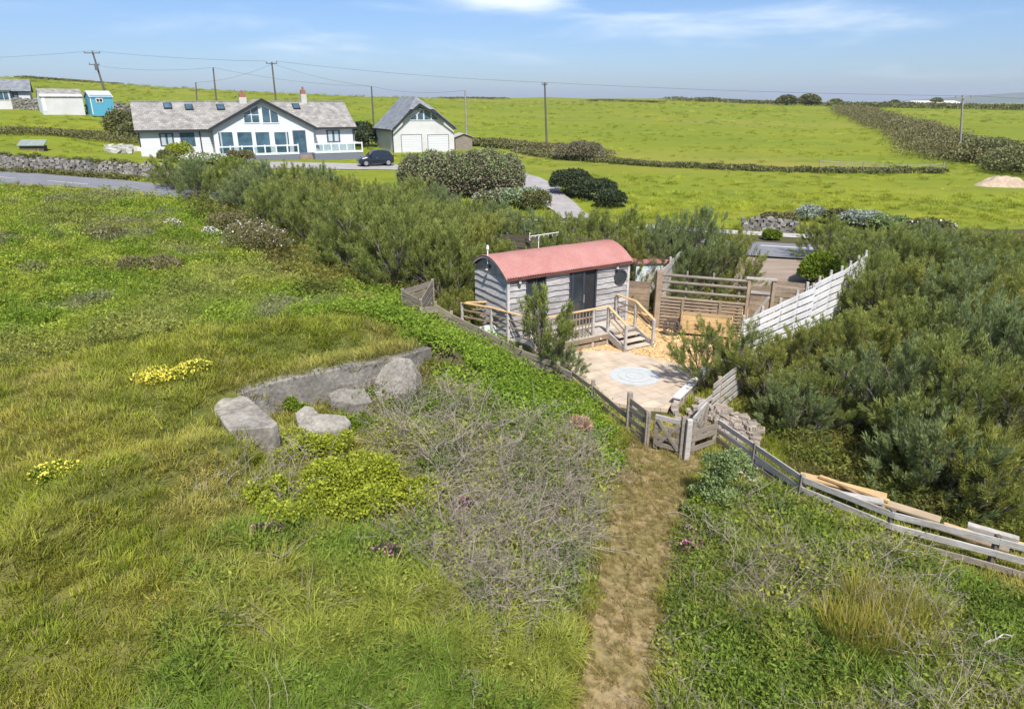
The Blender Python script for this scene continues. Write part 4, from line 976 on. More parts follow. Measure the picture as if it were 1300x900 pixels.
def slate_mat(name, c1, c2, mort, bw=.36, rh=.26):
    m = bpy.data.materials.new(name); t = nodes_of(m); lk = t.links.new
    o = nn(t, 'ShaderNodeOutputMaterial'); b = nn(t, 'ShaderNodeBsdfPrincipled'); b.inputs['Roughness'].default_value = .65; lk(b.outputs[0], o.inputs[0])
    tcn = nn(t, 'ShaderNodeTexCoord'); br = nn(t, 'ShaderNodeTexBrick'); lk(tcn.outputs['Object'], br.inputs['Vector'])
    br.inputs['Scale'].default_value = 1; br.inputs['Brick Width'].default_value = bw; br.inputs['Row Height'].default_value = rh; br.inputs['Mortar Size'].default_value = .012
    br.inputs['Color1'].default_value = (*c1, 1); br.inputs['Color2'].default_value = (*c2, 1); br.inputs['Mortar'].default_value = (*mort, 1)
    k = nn(t, 'ShaderNodeTexNoise'); k.inputs['Scale'].default_value = 1.6; k.inputs['Detail'].default_value = 8; lk(tcn.outputs['Object'], k.inputs['Vector'])
    r = nn(t, 'ShaderNodeMapRange'); lk(k.outputs[0], r.inputs[0]); r.inputs[1].default_value = .3; r.inputs[2].default_value = .7; r.inputs[3].default_value = .7; r.inputs[4].default_value = 1.3
    h = nn(t, 'ShaderNodeHueSaturation'); lk(br.outputs[0], h.inputs['Color']); lk(r.outputs[0], h.inputs['Value']); lk(h.outputs[0], b.inputs['Base Color'])
    bn = nn(t, 'ShaderNodeBump'); bn.inputs['Strength'].default_value = .6; bn.inputs['Distance'].default_value = .02; lk(br.outputs['Fac'], bn.inputs['Height']); bn.invert = True; lk(bn.outputs[0], b.inputs['Normal'])
    return m
clad = clad_mat('white_cladding', (.56, .57, .57), (.49, .51, .51))
render_white = mat('white_render', (.56, .56, .55), (.49, .48, .47), .8, .6, 6, fine=.04)
render_cream = mat('cream_render', (.48, .46, .42), (.42, .40, .36), .8, .6, 6, fine=.04)
slate = slate_mat('roof_slate', (.30, .28, .25), (.215, .205, .19), (.12, .115, .105))
slate2 = slate_mat('blue_grey_slate', (.215, .23, .245), (.165, .175, .19), (.12, .125, .13))
trim_black = mat('black_trim', (.022, .024, .028), (.03, .032, .036), .5, 4)
trim_white = mat('white_trim', (.66, .66, .66), (.6, .6, .6), .45, 4)
frame_grey = mat('blue_grey_window_frame', (.07, .09, .115), (.055, .07, .09), .5, 4)
base_grey = clad_mat('blue_grey_boarding', (.135, .15, .185), (.11, .125, .15), .2)
glass_sky = mat('sky_tinted_glass', (.03, .065, .09), (.08, .15, .19), .05, .8, 3, spec=.6)  # blue in the base colour stands in for reflected sky
glass_pale = mat('balustrade_glass', (.25, .36, .39), (.18, .28, .31), .08, .7, 3, spec=.6)
t_ = nodes_of(glass_pale); o_ = nn(t_, 'ShaderNodeOutputMaterial'); g_ = nn(t_, 'ShaderNodeBsdfGlossy'); g_.inputs['Roughness'].default_value = .05; g_.inputs['Color'].default_value = (.75, .85, .88, 1)
tr_ = nn(t_, 'ShaderNodeBsdfTransparent'); tr_.inputs['Color'].default_value = (.82, .92, .92, 1); mx_ = nn(t_, 'ShaderNodeMixShader'); mx_.inputs[0].default_value = .22
t_.links.new(tr_.outputs[0], mx_.inputs[1]); t_.links.new(g_.outputs[0], mx_.inputs[2]); t_.links.new(mx_.outputs[0], o_.inputs[0])
curtain = mat('pale_curtain', (.42, .46, .47), (.30, .34, .35), .8, 2, stretch=(8, 1, .3))
brickred = mat('chimney_brick', (.30, .13, .085), (.22, .10, .07), .9, 4, island=.1)
def hwin(parent, x0, x1, z0, z1, y, fm, gm=None, mull=(), bars=(), fw=.07, name='window', curt=()):
    f = MB(); rect_frame(f, x0, x1, z0, z1, y - .05, fw, .06, mull, bars); o = f.build(name, fm, parent)
    p = MB(); p.bx(x0 + fw * .5, x1 - fw * .5, y - .022, y - .004, z0 + fw * .5, z1 - fw * .5); p.build('pane', gm or glass_sky, o)
    for a, b in curt:
        c = MB(); c.bx(a, b, y - .031, y - .024, z0 + fw, z1 - fw); c.build('curtain', curtain, o)
    return o
def roofslab(mb, pts, th=.12):
    n = (Vector(pts[1]) - Vector(pts[0])).cross(Vector(pts[2]) - Vector(pts[0])).normalized()
    if n.z < 0: pts = pts[::-1]; n = -n
    mb.prism([Vector(p) - n * th for p in pts], n * th)

# ---------------------------------------------------------------- the white slate roofed house
HB = PZ(181, 200, 3.05); HW = frame((HB.x, HB.y, HB.z), R(27.5))
house = thing('house', 'large white boarded house with a slate roof, glazed gable and long terrace', 'house', HW)
hx = lambda px, py, y=0.: onplane(px, py, HW, y)
EZ = 2.62; LN = hx(451, 190)[0]; DP = 7.6; YR = 3.9; RZ = 8.2 + .02 - HB.z
GY = -1.2                                                # gable projects this far
g0, g1, gpk = hx(266, 170, GY)[0], hx(401, 170, GY)[0], hx(331, 126, GY)
b = MB(); b.bx(0, LN, 0, DP, -1.2, EZ)
b.prism([(0, 0.02, EZ), (0, DP - .02, EZ), (0, YR, RZ - .15)], (LN, 0, 0)); wl = b.build('wall', clad, house)
b = MB(); gw0, gw1 = g0 + .35, g1 - .25; gz = gpk[1]; gxm = gpk[0]
sl = lambda x: gz - .22 - abs(x - gxm) * ((gz - EZ - .05) / ((g1 - g0) / 2)) + .0
b.prism([(gw0, GY, -1.2), (gw1, GY, -1.2), (gw1, GY, sl(gw1)), (gxm, GY, sl(gxm)), (gw0, GY, sl(gw0))], (0, 1.25, 0)); b.build('gable_wall', clad, house)
# main roof, with the gable's roof joining it
b = MB(); roofslab(b, [(-.3, -.35, EZ - .12), (LN + .3, -.35, EZ - .12), (LN + .1, YR, RZ), (-.25, YR, RZ)]); roofslab(b, [(-.3, DP + .35, EZ - .12), (LN + .3, DP + .35, EZ - .12), (LN + .1, YR, RZ), (-.25, YR, RZ)])
rf = b.build('roof', slate, house)
b = MB(); 
for xe in (g0 - .1, g1 + .1): roofslab(b, [(xe, GY - .35, EZ - .1), (xe, .4, EZ - .1), (gxm, YR + .4, gz), (gxm, GY - .35, gz)], .12)
b.build('gable_roof', slate, house)
b = MB()
for xe in (g0 - .14, g1 + .14): b.beam((xe, GY - .4, EZ - .16), (gxm, GY - .4, gz - .05), .07, .3, up=(0, 1, 0)) if False else b.prism([(xe, GY - .42, EZ - .30), (xe, GY - .42, EZ - .02), (gxm, GY - .42, gz + .08), (gxm, GY - .42, gz - .24)], (0, .07, 0))
b.build('barge_board', trim_black, house)
b = MB(); b.bx(-.3, g0, -.45, -.35, EZ - .26, EZ - .06); b.bx(g1, LN + .3, -.45, -.35, EZ - .26, EZ - .06); b.build('gutter', trim_black, house)
b = MB(); b.bx(-.28, LN + .15, YR - .12, YR + .12, RZ - .04, RZ + .09); b.build('ridge_tiles', slate2, house)
for px in (255, 449): 
    x = hx(px, 180)[0]; b = MB(); b.bx(x - .05, x + .05, -.12, -.02, -.6, EZ - .2); b.build('drainpipe', trim_black, house)
b = MB(); b.bx(-.05, .05, -.08, -.005, .3, EZ - .25); b.build('drainpipe', trim_black, house)
# skylights on the front slope
slope = (RZ - EZ + .12) / (YR + .35)
import mathutils
for px, py in ((213, 135.5), (240, 137), (280, 137), (376, 136)):
    o_ = HW.inverted() @ CAM; d_ = HW.inverted().to_3x3() @ ray(px, py)
    # plane z - (EZ-.12) = slope*(y+.35)
    t_ = (EZ - .12 + slope * (o_.y + .35) - o_.z) / (d_.z - slope * d_.y); q = o_ + d_ * t_
    Mr = Matrix.Rotation(math.atan(slope), 3, 'X')
    f = MB(); 
    f.box(q + Mr @ Vector((0, 0, .06)), (.78, 1.0, .12), Mr); s_ = f.build('skylight', trim_black, rf)
    p = MB(); p.box(q + Mr @ Vector((0, .02, .125)), (.6, .78, .012), Mr); p.build('pane', glass_sky, s_) if False else p.build('pane', glass_sky, rf)
# chimneys
for px, col, w_, zt in ((308, 0, .75, 1.0), (385.5, 1, .6, 1.45)):
    x = hx(px, 128, YR)[0]; 
    b = MB(); b.bx(x - w_ / 2, x + w_ / 2, YR - .3, YR + .3, RZ - .3, RZ + zt * (.55 if col else .45)); ch = b.build('chimney', render_cream, rf)
    b = MB(); b.bx(x - w_ * .42, x + w_ * .42, YR - .26, YR + .26, RZ + zt * (.55 if col else .45) + .002, RZ + zt * .85); b.build('chimney_bricks', brickred, rf)
    b = MB(); b.tube([(x, YR, RZ + zt * .85), (x, YR, RZ + zt * .85 + .32)], [.13, .10], 8); b.build('chimney_pot', brickred, rf)
# front windows
def pxwin(x0, z1, x1, z0, y, **k):
    a, c = hx(x0, z1, y), hx(x1, z0, y); return a[0], c[0], c[1], a[1]
cz = lambda x: 160 + x / 4.0625
cyy = lambda y: 100 + y / 4.0625
for (a, t_, c, d_) in ((168, 282, 252, 348), (275, 280, 360, 346), (1032, 266, 1106, 327)):
    x0, x1, z0, z1 = pxwin(cz(a), cyy(t_), cz(c), cyy(d_), 0); w_ = x1 - x0
    hwin(house, x0, x1, z0, z1, 0, frame_grey, mull=[x0 + w_ / 2], fw=.1, curt=[(x0 + w_ * .12, x0 + w_ * .42), (x0 + w_ * .58, x0 + w_ * .88)] if a != 275 else [])
# glazed ground floor of the gable: four tall panes and the french door
for k, (a, c) in enumerate(((475, 560), (573, 658), (667, 748), (764, 846))):
    x0, x1, z0, z1 = pxwin(cz(a), cyy(274), cz(c), cyy(388), GY); w_ = x1 - x0
    hwin(house, x0 - .1, x1 + .1, z0, z1, GY, trim_white, fw=.06, curt=[(x0 + .1, x0 + w_ * .2)] if k == 0 else ([(x0 + w_ * .82, x1 - .1)] if k == 3 else []))
x0, x1, z0, z1 = pxwin(cz(857), cyy(268), cz(935), cyy(385), GY)
hwin(house, x0, x1, z0, z1, GY, frame_grey, mull=[(x0 + x1) / 2], fw=.12, name='french_door')
# triangular upper windows
for side, (a, c, tops) in enumerate((((610), 690, (178, 137)), (706, 788, (137, 178)))):
    x0, z0 = hx(cz(a), cyy(230), GY); x1, _ = hx(cz(c), cyy(230), GY); za = hx(cz(a), cyy(tops[0]), GY)[1]; zc = hx(cz(c), cyy(tops[1]), GY)[1]
    f = MB(); y = GY - .05
    L_ = [(x0, z0), (x1, z0), (x1, zc), (x0, za)]
    for i in range(4): p, q = L_[i], L_[(i + 1) % 4]; f.beam((p[0], y + .02, p[1]), (q[0], y + .02, q[1]), .05, .09, up=(0, 1, 0)) if abs(p[0] - q[0]) < .01 else f.beam((p[0], y + .02, p[1]), (q[0], y + .02, q[1]), .05, .09)
    xm = (x0 + x1) / 2; f.bx(xm - .04, xm + .04, y, y + .04, z0, (za + zc) / 2); f.bx(x0, x1, y - .002, y + .038, z0 + .75, z0 + .82) if side == 0 else None
    o = f.build('window', trim_white, house); p = MB(); p.prism([(q[0], GY - .02, q[1]) for q in L_], (0, .012, 0)); p.build('pane', glass_sky, o)
# terrace with glass balustrades, boarded base and steps
TY = GY - 2.2
tx0, tx1 = hx(cz(478), 190, TY)[0], hx(cz(889), 190, TY)[0]; sx1 = hx(cz(975), 200, TY)[0]; rx0, rx1 = hx(cz(978), 190, TY)[0], hx(cz(1219), 190, TY)[0]
zf = hx(cz(700), cyy(396), TY)[1]; zt = hx(cz(700), cyy(345), TY)[1]
b = MB(); b.bx(tx0 - .1, tx1 + .05, TY, GY, zf - 1.6, zf); b.bx(tx1 + .05, sx1, TY + 1.3, GY, zf - 1.6, zf); b.bx(sx1, rx1, TY, -.01, zf - 1.6, zf); b.build('terrace_base', base_grey, house)
b = MB(); b.bx(tx0 - .15, tx1 + .06, TY - .05, GY, zf + .003, zf + .06); b.bx(rx0, rx1 + .05, TY - .05, -.02, zf + .003, zf + .06); b.build('terrace_edge', trim_white, house)
def balus(x0, x1, zb, zt, y, n):
    t = MB(); t.bx(x0, x1, y - .05, y + .05, zt - .12, zt); t.bx(x0, x1, y - .03, y + .03, zb + .06, zb + .16)
    for k in range(n + 1): xx = x0 + (x1 - x0) * k / n; t.bx(xx - .06, xx + .06, y - .06, y + .06, zb, zt + .05)
    o = t.build('balustrade', trim_white, house); g = MB(); g.bx(x0 + .05, x1 - .05, y - .012, y + .012, zb + .17, zt - .13); g.build('glass_panel', glass_pale, o)
balus(tx0, tx1, zf + .05, zt, TY + .08, 7); balus(rx0, rx1, zf + .05, zt + .05, TY + .08, 6)
b = MB(); b.bx(rx1 - .06, rx1 + .06, TY + .1, -.1, zt - .1, zt + .02); b.bx(rx1 - .05, rx1 + .05, -.2, -.1, zf, zt); b.build('side_rail', trim_white, house)
for k in range(5):
    b = MB(); b.bx(tx1 + .08, sx1 - .03, TY + 1.3 - .3 * (k + 1), TY + 1.31 - .3 * k, zf - .2 * (k + 1) - .2, zf - .2 * (k + 1)); b.build('step', wood_brown, house)
b = MB(); b.bx(-.05, 2.6, -.35, -.02, -1.0, .95); b.build('porch_wall', clad, house)
# garden seat and pots in front of the left windows
q = HW @ Vector((hx(235, 198, -1)[0], -.9, -.35)); t = thing('garden_bench', 'low grey garden bench under the left windows of the big house', 'bench', Matrix.Translation(q) @ Matrix.Rotation(R(27.5), 4, 'Z'))
m = MB(); m.bx(-1.0, 1.0, -.25, .25, .42, .48); m.build('seat', wood_grey, t); m = MB(); m.bx(-1, 1, .25, .3, .5, .95); m.build('backrest', wood_grey, t)
for x in (-.9, .9): m = MB(); m.bx(x - .05, x + .05, -.22, .22, -.3, .42); m.build('leg', wood_grey, t)

# ---------------------------------------------------------------- garage with half hipped roof
GB = PZ(500.5, 197, 2.35); GWm = frame((GB.x, GB.y, GB.z), R(27.5))
gar = thing('garage', 'white double garage with a slate roof and windows in its clipped gable', 'garage', GWm)
gx = lambda px, py, y=0.: onplane(px, py, GWm, y)
GW = gx(577, 190)[0]; GE = gx(500.5, 163.5)[1]; GD = 6.6; gp = gx(533, 134.5); gc = gp[0]; GZ = gx(531, 127)[1] + .35
b = MB(); b.bx(0, GW, 0, GD, -.4, GE)
hz_ = GZ - 1.0
cl = .62; clz = GE + (GZ - GE) * cl - .15; ww = lambda z: (gc * (z - GE) / (GZ - GE), GW - (GW - gc) * (z - GE) / (GZ - GE))
b.prism([(0, 0, GE + .002), (GW, 0, GE + .002), (ww(clz)[1], 0, clz), (ww(clz)[0], 0, clz)], (0, GD, 0)); b.build('wall', render_white, gar)
b = MB(); ov = .35
cx0 = gc * cl - ov * (1 - cl); cx1 = GW + ov - (GW + ov - gc) * cl; zc_ = GE - .12 + (GZ - GE + .12) * cl
roofslab(b, [(-ov, -ov, GE - .12), (cx0, -ov, zc_), (gc, 1.2, GZ), (gc, GD + .3, GZ), (-ov, GD + .3, GE - .12)]) 
roofslab(b, [(GW + ov, -ov, GE - .12), (cx1, -ov, zc_), (gc, 1.2, GZ), (gc, GD + .3, GZ), (GW + ov, GD + .3, GE - .12)])
roofslab(b, [(cx0, -ov, zc_), (cx1, -ov, zc_), (gc, 1.2, GZ)])
b.build('roof', slate2, gar)
b = MB(); apx = gx(533, 133.5, -.5)
roofslab(b, [(gx(512, 151.5, -.5)[0], -.5, gx(512, 151.5, -.5)[1]), (apx[0], -.5, apx[1]), (gc, 2.2, apx[1] + .12), (gx(508, 152)[0], 1.6, gx(512, 151)[1])], .1)
roofslab(b, [(gx(564, 151, -.5)[0], -.5, gx(564, 151, -.5)[1]), (apx[0], -.5, apx[1]), (gc, 2.2, apx[1] + .12), (gx(566, 151)[0], 1.6, gx(564, 150)[1])], .1)
b.build('dormer_roof', slate, gar)
b = MB()
for p, q in (((511, 152.5), (533, 132.5)), ((533, 132.5), (565, 152.5)), ((499, 164.5), (512, 152)), ((564, 152), (578, 163))):
    a_, c_ = gx(*p, -.55), gx(*q, -.55); b.beam((a_[0], -.55, a_[1]), (c_[0], -.55, c_[1]), .06, .2)
b.bx(-.42, -.35, -.3, GD + .2, GE - .28, GE - .1); b.build('barge_board', trim_black, gar)
for a, c in ((510, 535), (543.5, 569)):
    x0, x1 = gx(a, 180)[0], gx(c, 180)[0]; z1 = gx(a, 172)[1]; 
    f = MB(); f.bx(x0, x1, -.03, -.002, -.2, z1); d_ = f.build('garage_door', mat('garage_door_white', (.60, .61, .62), (.56, .57, .58), .4, 2), gar)
    f = MB()
    for k in range(8): f.bx(x0 + .02, x1 - .02, -.036, -.031, .05 + k * .27, .07 + k * .27)
    f.build('door_groove', mat('door_shadow_gap', (.30, .31, .32), None, .6), d_)
    f = MB(); f.bx(x0 - .08, x0 - .003, -.05, -.004, -.2, z1 + .08); f.bx(x1 + .003, x1 + .08, -.05, -.004, -.2, z1 + .08); f.bx(x0, x1, -.05, -.004, z1 + .003, z1 + .08); f.build('door_frame', mat('door_gap_shade', (.20, .21, .22), None, .6), gar)  # frame coloured dark to draw a shaded gap around the door
for a, c, tl, tr_ in ((521, 529, 150.5, 145), (530, 537.5, 145, 137.5), (538.5, 547, 137.5, 143), (548, 556, 143, 150)):
    x0, zb_ = gx(a, 153, -.02); x1, _ = gx(c, 153, -.02); za, zc2 = gx(a, tl, -.02)[1], gx(c, tr_, -.02)[1]
    f = MB(); L_ = [(x0, zb_), (x1, zb_), (x1, zc2), (x0, za)]
    for i in range(4): p, q = L_[i], L_[(i + 1) % 4]; f.beam((p[0], -.04, p[1]), (q[0], -.04, q[1]), .06, .08, up=(0, 1, 0) if abs(p[0] - q[0]) < .01 else (0, 0, 1))
    o = f.build('window', trim_white, gar); p = MB(); p.prism([(q[0], -.025, q[1]) for q in L_], (0, .012, 0)); p.build('pane', glass_sky, o)
b = MB(); b.bx(-.12, -.02, -.1, 0, -.4, GE - .2); b.build('drainpipe', trim_black, gar)
# small grey shed behind the garage
q = PZ(589, 190, 2.6); t = thing('garden_shed', 'small grey shed with a pale low pitched roof peeking out behind the garage', 'shed', frame((q.x, q.y, 2.4), R(20)))
m = MB(); m.prism([(-1.1, 0, 0), (1.1, 0, 0), (1.1, 0, 1.7), (0, 0, 2.05), (-1.1, 0, 1.7)], (0, 2.2, 0)); m.build('wall', wood_grey, t)
m = MB(); roofslab(m, [(-1.35, -.2, 1.68), (-1.35, 2.4, 1.68), (0, 2.4, 2.15), (0, -.2, 2.15)], .06); roofslab(m, [(1.35, -.2, 1.68), (1.35, 2.4, 1.68), (0, 2.4, 2.15), (0, -.2, 2.15)], .06); m.build('roof', wood_silver, t)

# ---------------------------------------------------------------- far left: bungalow, long shed, blue shed
def gablebox(name, label, cat, pxl, pxr, ybase, D, yaw, depth, py_eave, py_ridge, wm, rm, ridge='x', ov=.25, base=None):
    p = PY(pxl, ybase, D); M = frame((p.x, p.y, p.z), yaw); t = thing(name, label, cat, M); f = lambda px, py, y=0.: onplane(px, py, M, y)
    W = f(pxr, ybase)[0]; E = f(pxl, py_eave)[1]; yr = depth / 2; Z = f((pxl + pxr) / 2, py_ridge, yr)[1]
    b = MB(); b.bx(0, W, 0, depth, -1.0, E); b.prism([(.002, .02, E), (.002, depth - .02, E), (.002, yr, Z - .1)], (W - .004, 0, 0)); b.build('wall', wm, t)
    b = MB()
    for ye in (-ov, depth + ov): roofslab(b, [(-ov, ye, E - .1), (W + ov, ye, E - .1), (W + ov, yr, Z), (-ov, yr, Z)], .1)
    b.build('roof', rm, t); return t, f, W, E, Z
blue_wall = clad_mat('blue_boarding', (.075, .31, .43), (.06, .27, .38), .2)
t, f, W, E, Z = gablebox('bungalow', 'white bungalow with a grey slate roof at the left picture edge', 'house', -70, 41, 135, 98, R(31), 7, 114.5, 100.5, render_white, slate2)
x0, z1 = f(15, 117); x1, z0 = f(24, 125); hwin(t, x0, x1, z0, z1, 0, trim_black, bars=[z0 + (z1 - z0) * .65], fw=.1)
x0, z1 = f(-22, 116, -1.3); x1, z0 = f(14, 128, -1.3)
b = MB(); b.bx(x0, x1, -1.3, -.01, -1, z1 + .1); b.build('bay', render_white, t); hwin(t, x0 + .2, x1 - .1, z0, z1, -1.3, trim_white, mull=[x0 + (x1 - x0) * k / 4 for k in (1, 2, 3)])
b = MB(); b.bx(x0 - .2, x1 + .2, -1.6, -.3, z1 + .1, z1 + .25); b.build('bay_roof', slate2, t)
b = MB(); b.bx(-.3, W + .25, -.33, -.25, E - .22, E - .08); b.build('gutter', trim_black, t)
t, f, W, E, Z = gablebox('long_shed', 'long white outbuilding with a low grey roof beside the bungalow', 'shed', 55, 108, 142, 94, R(37), 4.6, 122, 113, render_white, slate, ov=.12)
b = MB(); b.bx(W * .02, W * .1, -.03, -.004, 0, 1.9); b.build('door', trim_white, t)
b = MB(); b.prism([(-.02, 0, -1), (-.02, 4.6, -1), (-.02, 4.6, E), (-.02, 2.3, Z - .15), (-.02, 0, E)], (-.03, 0, 0)); b.build('gable_end', mat('shade_tinted_render', (.62, .68, .70), (.55, .62, .65), .7, 1), t)  # thin sheet tinted blue for the shade on this gable
t, f, W, E, Z = gablebox('blue_shed', 'bright blue boarded shed with a pale grey roof and one dark window', 'shed', 117, 145, 137.5, 96, R(42), 3.2, 122.5, 115.5, blue_wall, mat('felt_roof', (.42, .43, .43), (.36, .37, .37), .9, 2), ov=.12)
x0, z1 = f(121, 125); x1, z0 = f(131, 130.5); hwin(t, x0, x1, z0, z1, 0, trim_white, glass_dark, mull=[(x0 + x1) / 2], fw=.08)
b = MB(); b.bx(-.06, .04, -.04, .08, -.8, E); b.build('corner_trim', trim_white, t)
# the low grey green roofed shelter in the left paddock
q = PG(43, 191); t = thing('log_store', 'low grey green slatted log store alone on the grass terrace', 'store', frame(q, R(8)))
m = MB(); m.bx(-1.15, 1.15, -.4, .5, .55, .62) if False else roofslab(m, [(-1.2, -.55, .45), (1.2, -.55, .45), (1.15, .5, .95), (-1.15, .5, .95)], .06); m.build('lid', mat('grey_green_paint', (.22, .26, .23), (.17, .2, .18), .7, 2), t)
m = MB(); m.bx(-1.05, 1.05, -.35, .4, -.1, .42); m.build('body', wood_dark, t)
# ---------------------------------------------------------------- dry stone walls
def stone_wall(name, label, line, h0, rng, sz=.34, th=.45, m_=None, hfun=None):
    t = thing(name, label, 'stone wall', Vector(line[0])); m = MB()
    for a, b in zip(line[:-1], line[1:]):
        a, b = Vector(a), Vector(b); L_ = (b - a).length; n = max(1, int(L_ / sz)); ang = math.atan2(b.y - a.y, b.x - a.x)
        for k in range(n):
            p = a.lerp(b, (k + .5) / n); z = p.z - .1; top = p.z + h0 * (rng.uniform(.85, 1.12)); j = 0
            while z < top:
                hh = rng.uniform(.13, .26); off = (j % 2) * sz * .5
                q = p + Vector((math.cos(ang), math.sin(ang), 0)) * (off + rng.uniform(-.04, .04)) + Vector((-math.sin(ang), math.cos(ang), 0)) * rng.uniform(-.05, .05)
                m.rock((q.x, q.y, z + hh / 2), (sz * rng.uniform(.8, 1.25), th * rng.uniform(.85, 1.05), hh * 1.03), rng, ang + rng.uniform(-.1, .1), .14); z += hh * .95; j += 1
    m.build('stones', m_ or stone_grey, t, world=True); return t
rw = random.Random(21)
def gline(pxs): return [PG(*p) for p in pxs]
stone_wall('stone_wall', 'grey drystone roadside wall ending near the garden of the big house', gline([(-130, 206), (-60, 211), (0, 215), (60, 219), (120, 223), (180, 226), (240, 228)]), .95, rw, .25)
stone_wall('stone_wall', 'drystone wall below the bungalow and white outbuilding', gline([(-60, 137), (0, 138), (62, 141), (66, 136)]), 1.3, rw, .5)
stone_wall('stone_wall', 'brown grey stone wall running in front of the blue shed', gline([(109, 143), (140, 144), (172, 145)]), 1.2, rw, .5)
stone_wall('stone_wall', 'short drystone wall with a gap beyond the road right of the trees', gline([(940, 293), (962, 294), (985, 294), (1010, 295)]), .7, rw, .26)
# flat pale stones by the big house
t = thing('rockery', 'pile of pale rocks at the left corner of the big house', 'rocks', PG(150, 194)); m = MB()
for k in range(24): q = PG(140 + k * 1.3 + rw.uniform(-8, 8), 190 + rw.uniform(-3, 5)); m.rock((q.x, q.y, q.z + .15), (rw.uniform(.4, 1.1), rw.uniform(.4, .8), rw.uniform(.25, .5)), rw, rw.uniform(0, 3), .25)
m.build('stones', mat('pale_rock', (.5, .49, .45), (.36, .35, .32), .9, 2, island=.2), t, world=True)
# rubble heap at the foot of the big hedge
q0 = PG(1268, 236); t = thing('rubble_heap', 'heap of pale brown rubble at the foot of the big hedge', 'heap', q0)
n = 30; vs = []; fs = []
gx_ = np.linspace(-3.6, 3.6, n); V = np.array([(a, b * .5, 1.05 * math.exp(-(a / 1.9) ** 2 - (b / 1.9) ** 2) + .35 * math.exp(-((a - 1.7) / .9) ** 2 - (b / 1.2) ** 2)) for b in gx_ for a in gx_])
V[:, 2] += (fbm(V[:, 0], V[:, 1], .5, 4) - .5) * .5 * (V[:, 2] > .05); V[:, 2] -= .15
I = np.arange(n * n).reshape(n, n); Fq = np.stack([I[:-1, :-1], I[:-1, 1:], I[1:, 1:], I[1:, :-1]], -1).reshape(-1, 4)
link('earth', npmesh('earth', V, Fq, mat('rubble_earth', (.42, .33, .24), (.30, .23, .16), .95, 1.5, 6, bump=.8, bscale=6, fine=.25)), t)

# ---------------------------------------------------------------- telegraph poles and lines
pole_wood = mat('pole_wood', (.13, .11, .095), (.09, .08, .07), .85, 2, 5)
pole_grey = mat('pole_grey_wood', (.30, .28, .255), (.22, .2, .18), .85, 2, 5)
ceramic = mat('insulator', (.25, .24, .24), None, .4)
def tpole(label, top, base, D, r=.15, m_=None, arms=(), box=False, cap=False):
    b = PY(*base, D); p = PY(*top, D); t = thing('telegraph_pole', label, 'telegraph pole', b)
    dn = (p - b).normalized(); m = MB(); m.tube([b - dn * 2.0, p], [r, r * .72], 8); m.build('pole', m_ or pole_wood, t, world=True)
    for (dz, half, ang) in arms:
        c = p + Vector((0, 0, -dz)); a_ = Vector((math.cos(ang), math.sin(ang), 0)); m = MB(); m.beam(c - a_ * half + Vector((0, -.14, 0)), c + a_ * half + Vector((0, -.14, 0)), .11, .12); cr = m.build('crossarm', m_ or pole_wood, t, world=True)
        for u in ((-.9, .9) if half < 1.1 else (-.95, 0, .95)):
            q = c + a_ * half * u + Vector((0, -.14, .06)); m = MB(); m.tube([q, q + Vector((0, 0, .12)), q + Vector((0, 0, .26))], [.04, .07, .05], 6); m.build('insulator', ceramic, t, world=True)
    if box:
        q = p + Vector((.3, -.2, -2.7)); m = MB(); m.tube([q, q + Vector((0, 0, .9))], .27, 8); m.build('transformer', mat('transformer_grey', (.12, .13, .14), None, .5), t, world=True)
    return p
WP = {}
WP['a'] = tpole('tall leaning dark pole with two cross arms and a transformer near the blue shed', (117, 65), (131.5, 112), 112, .17, arms=((.3, 1.15, .1), (1.9, .75, .1)), box=True)
WP['b'] = tpole('short dark pole behind the left end of the slate roof', (248.5, 105), (250, 130), 108, .12)
WP['c'] = tpole('plain dark pole rising behind the left part of the slate roof', (270.5, 86), (275, 131), 105, .14)
WP['d'] = tpole('dark pole with a cross arm behind the ridge left of the brick chimney', (345, 79), (350.5, 131), 108, .15, arms=((.2, .8, .1),))
WP['e'] = tpole('dark pole standing between the big house and the garage', (471.5, 110), (474, 153), 100, .13)
WP['f'] = tpole('slender grey pole right behind the garage', (590.5, 115), (592.5, 178), 92, .13, pole_grey)
WP['g'] = tpole('tall dark pole alone on the field hedge in the middle', (691.5, 105), (694, 181), 98, .15, arms=((.25, .35, .1),))
WP['h'] = tpole('grey pole with a cross arm in front of the big hedge on the right', (1222.5, 121), (1217.5, 209), 88, .15, pole_grey, arms=((.35, .95, -.1),))
cable = mat('cable', (.05, .055, .06), None, .6)
def wire(label, a, b, sag, r=.014, off=(0, 0, 0)):
    a, b = Vector(a) + Vector(off), Vector(b) + Vector(off); pts = []
    for k in range(25): t_ = k / 24; p = a.lerp(b, t_); p.z -= sag * 4 * t_ * (1 - t_); pts.append(p)
    m = MB(); m.tube(pts, r, 4); c = a.lerp(b, .5); o = m.build('overhead_cable', cable, origin=c); tag(o, label, 'cable')
top = Vector((0, 0, .05))
wire('thin cable from the left picture edge to the transformer pole', PY(-120, 76, 118), WP['a'], .3)
wire('long cable sagging from the transformer pole to the pole by the chimney', WP['a'], WP['d'] + Vector((-.7, -.14, .1)), .25)
wire('lower cable from the transformer pole down to the plain dark pole', WP['a'] - Vector((0, 0, 2)), WP['c'], .5, .012)
wire('cable from the short pole up to the cross arm pole', WP['b'], WP['d'] - Vector((0, 0, .3)), .5, .012)
wire('long cable crossing the sky from the chimney pole to the field pole', WP['d'] + Vector((.7, -.14, .1)), WP['g'], .35)
wire('cable from the chimney pole to the pole between house and garage', WP['d'] - Vector((0, 0, .2)), WP['e'], .4, .012)
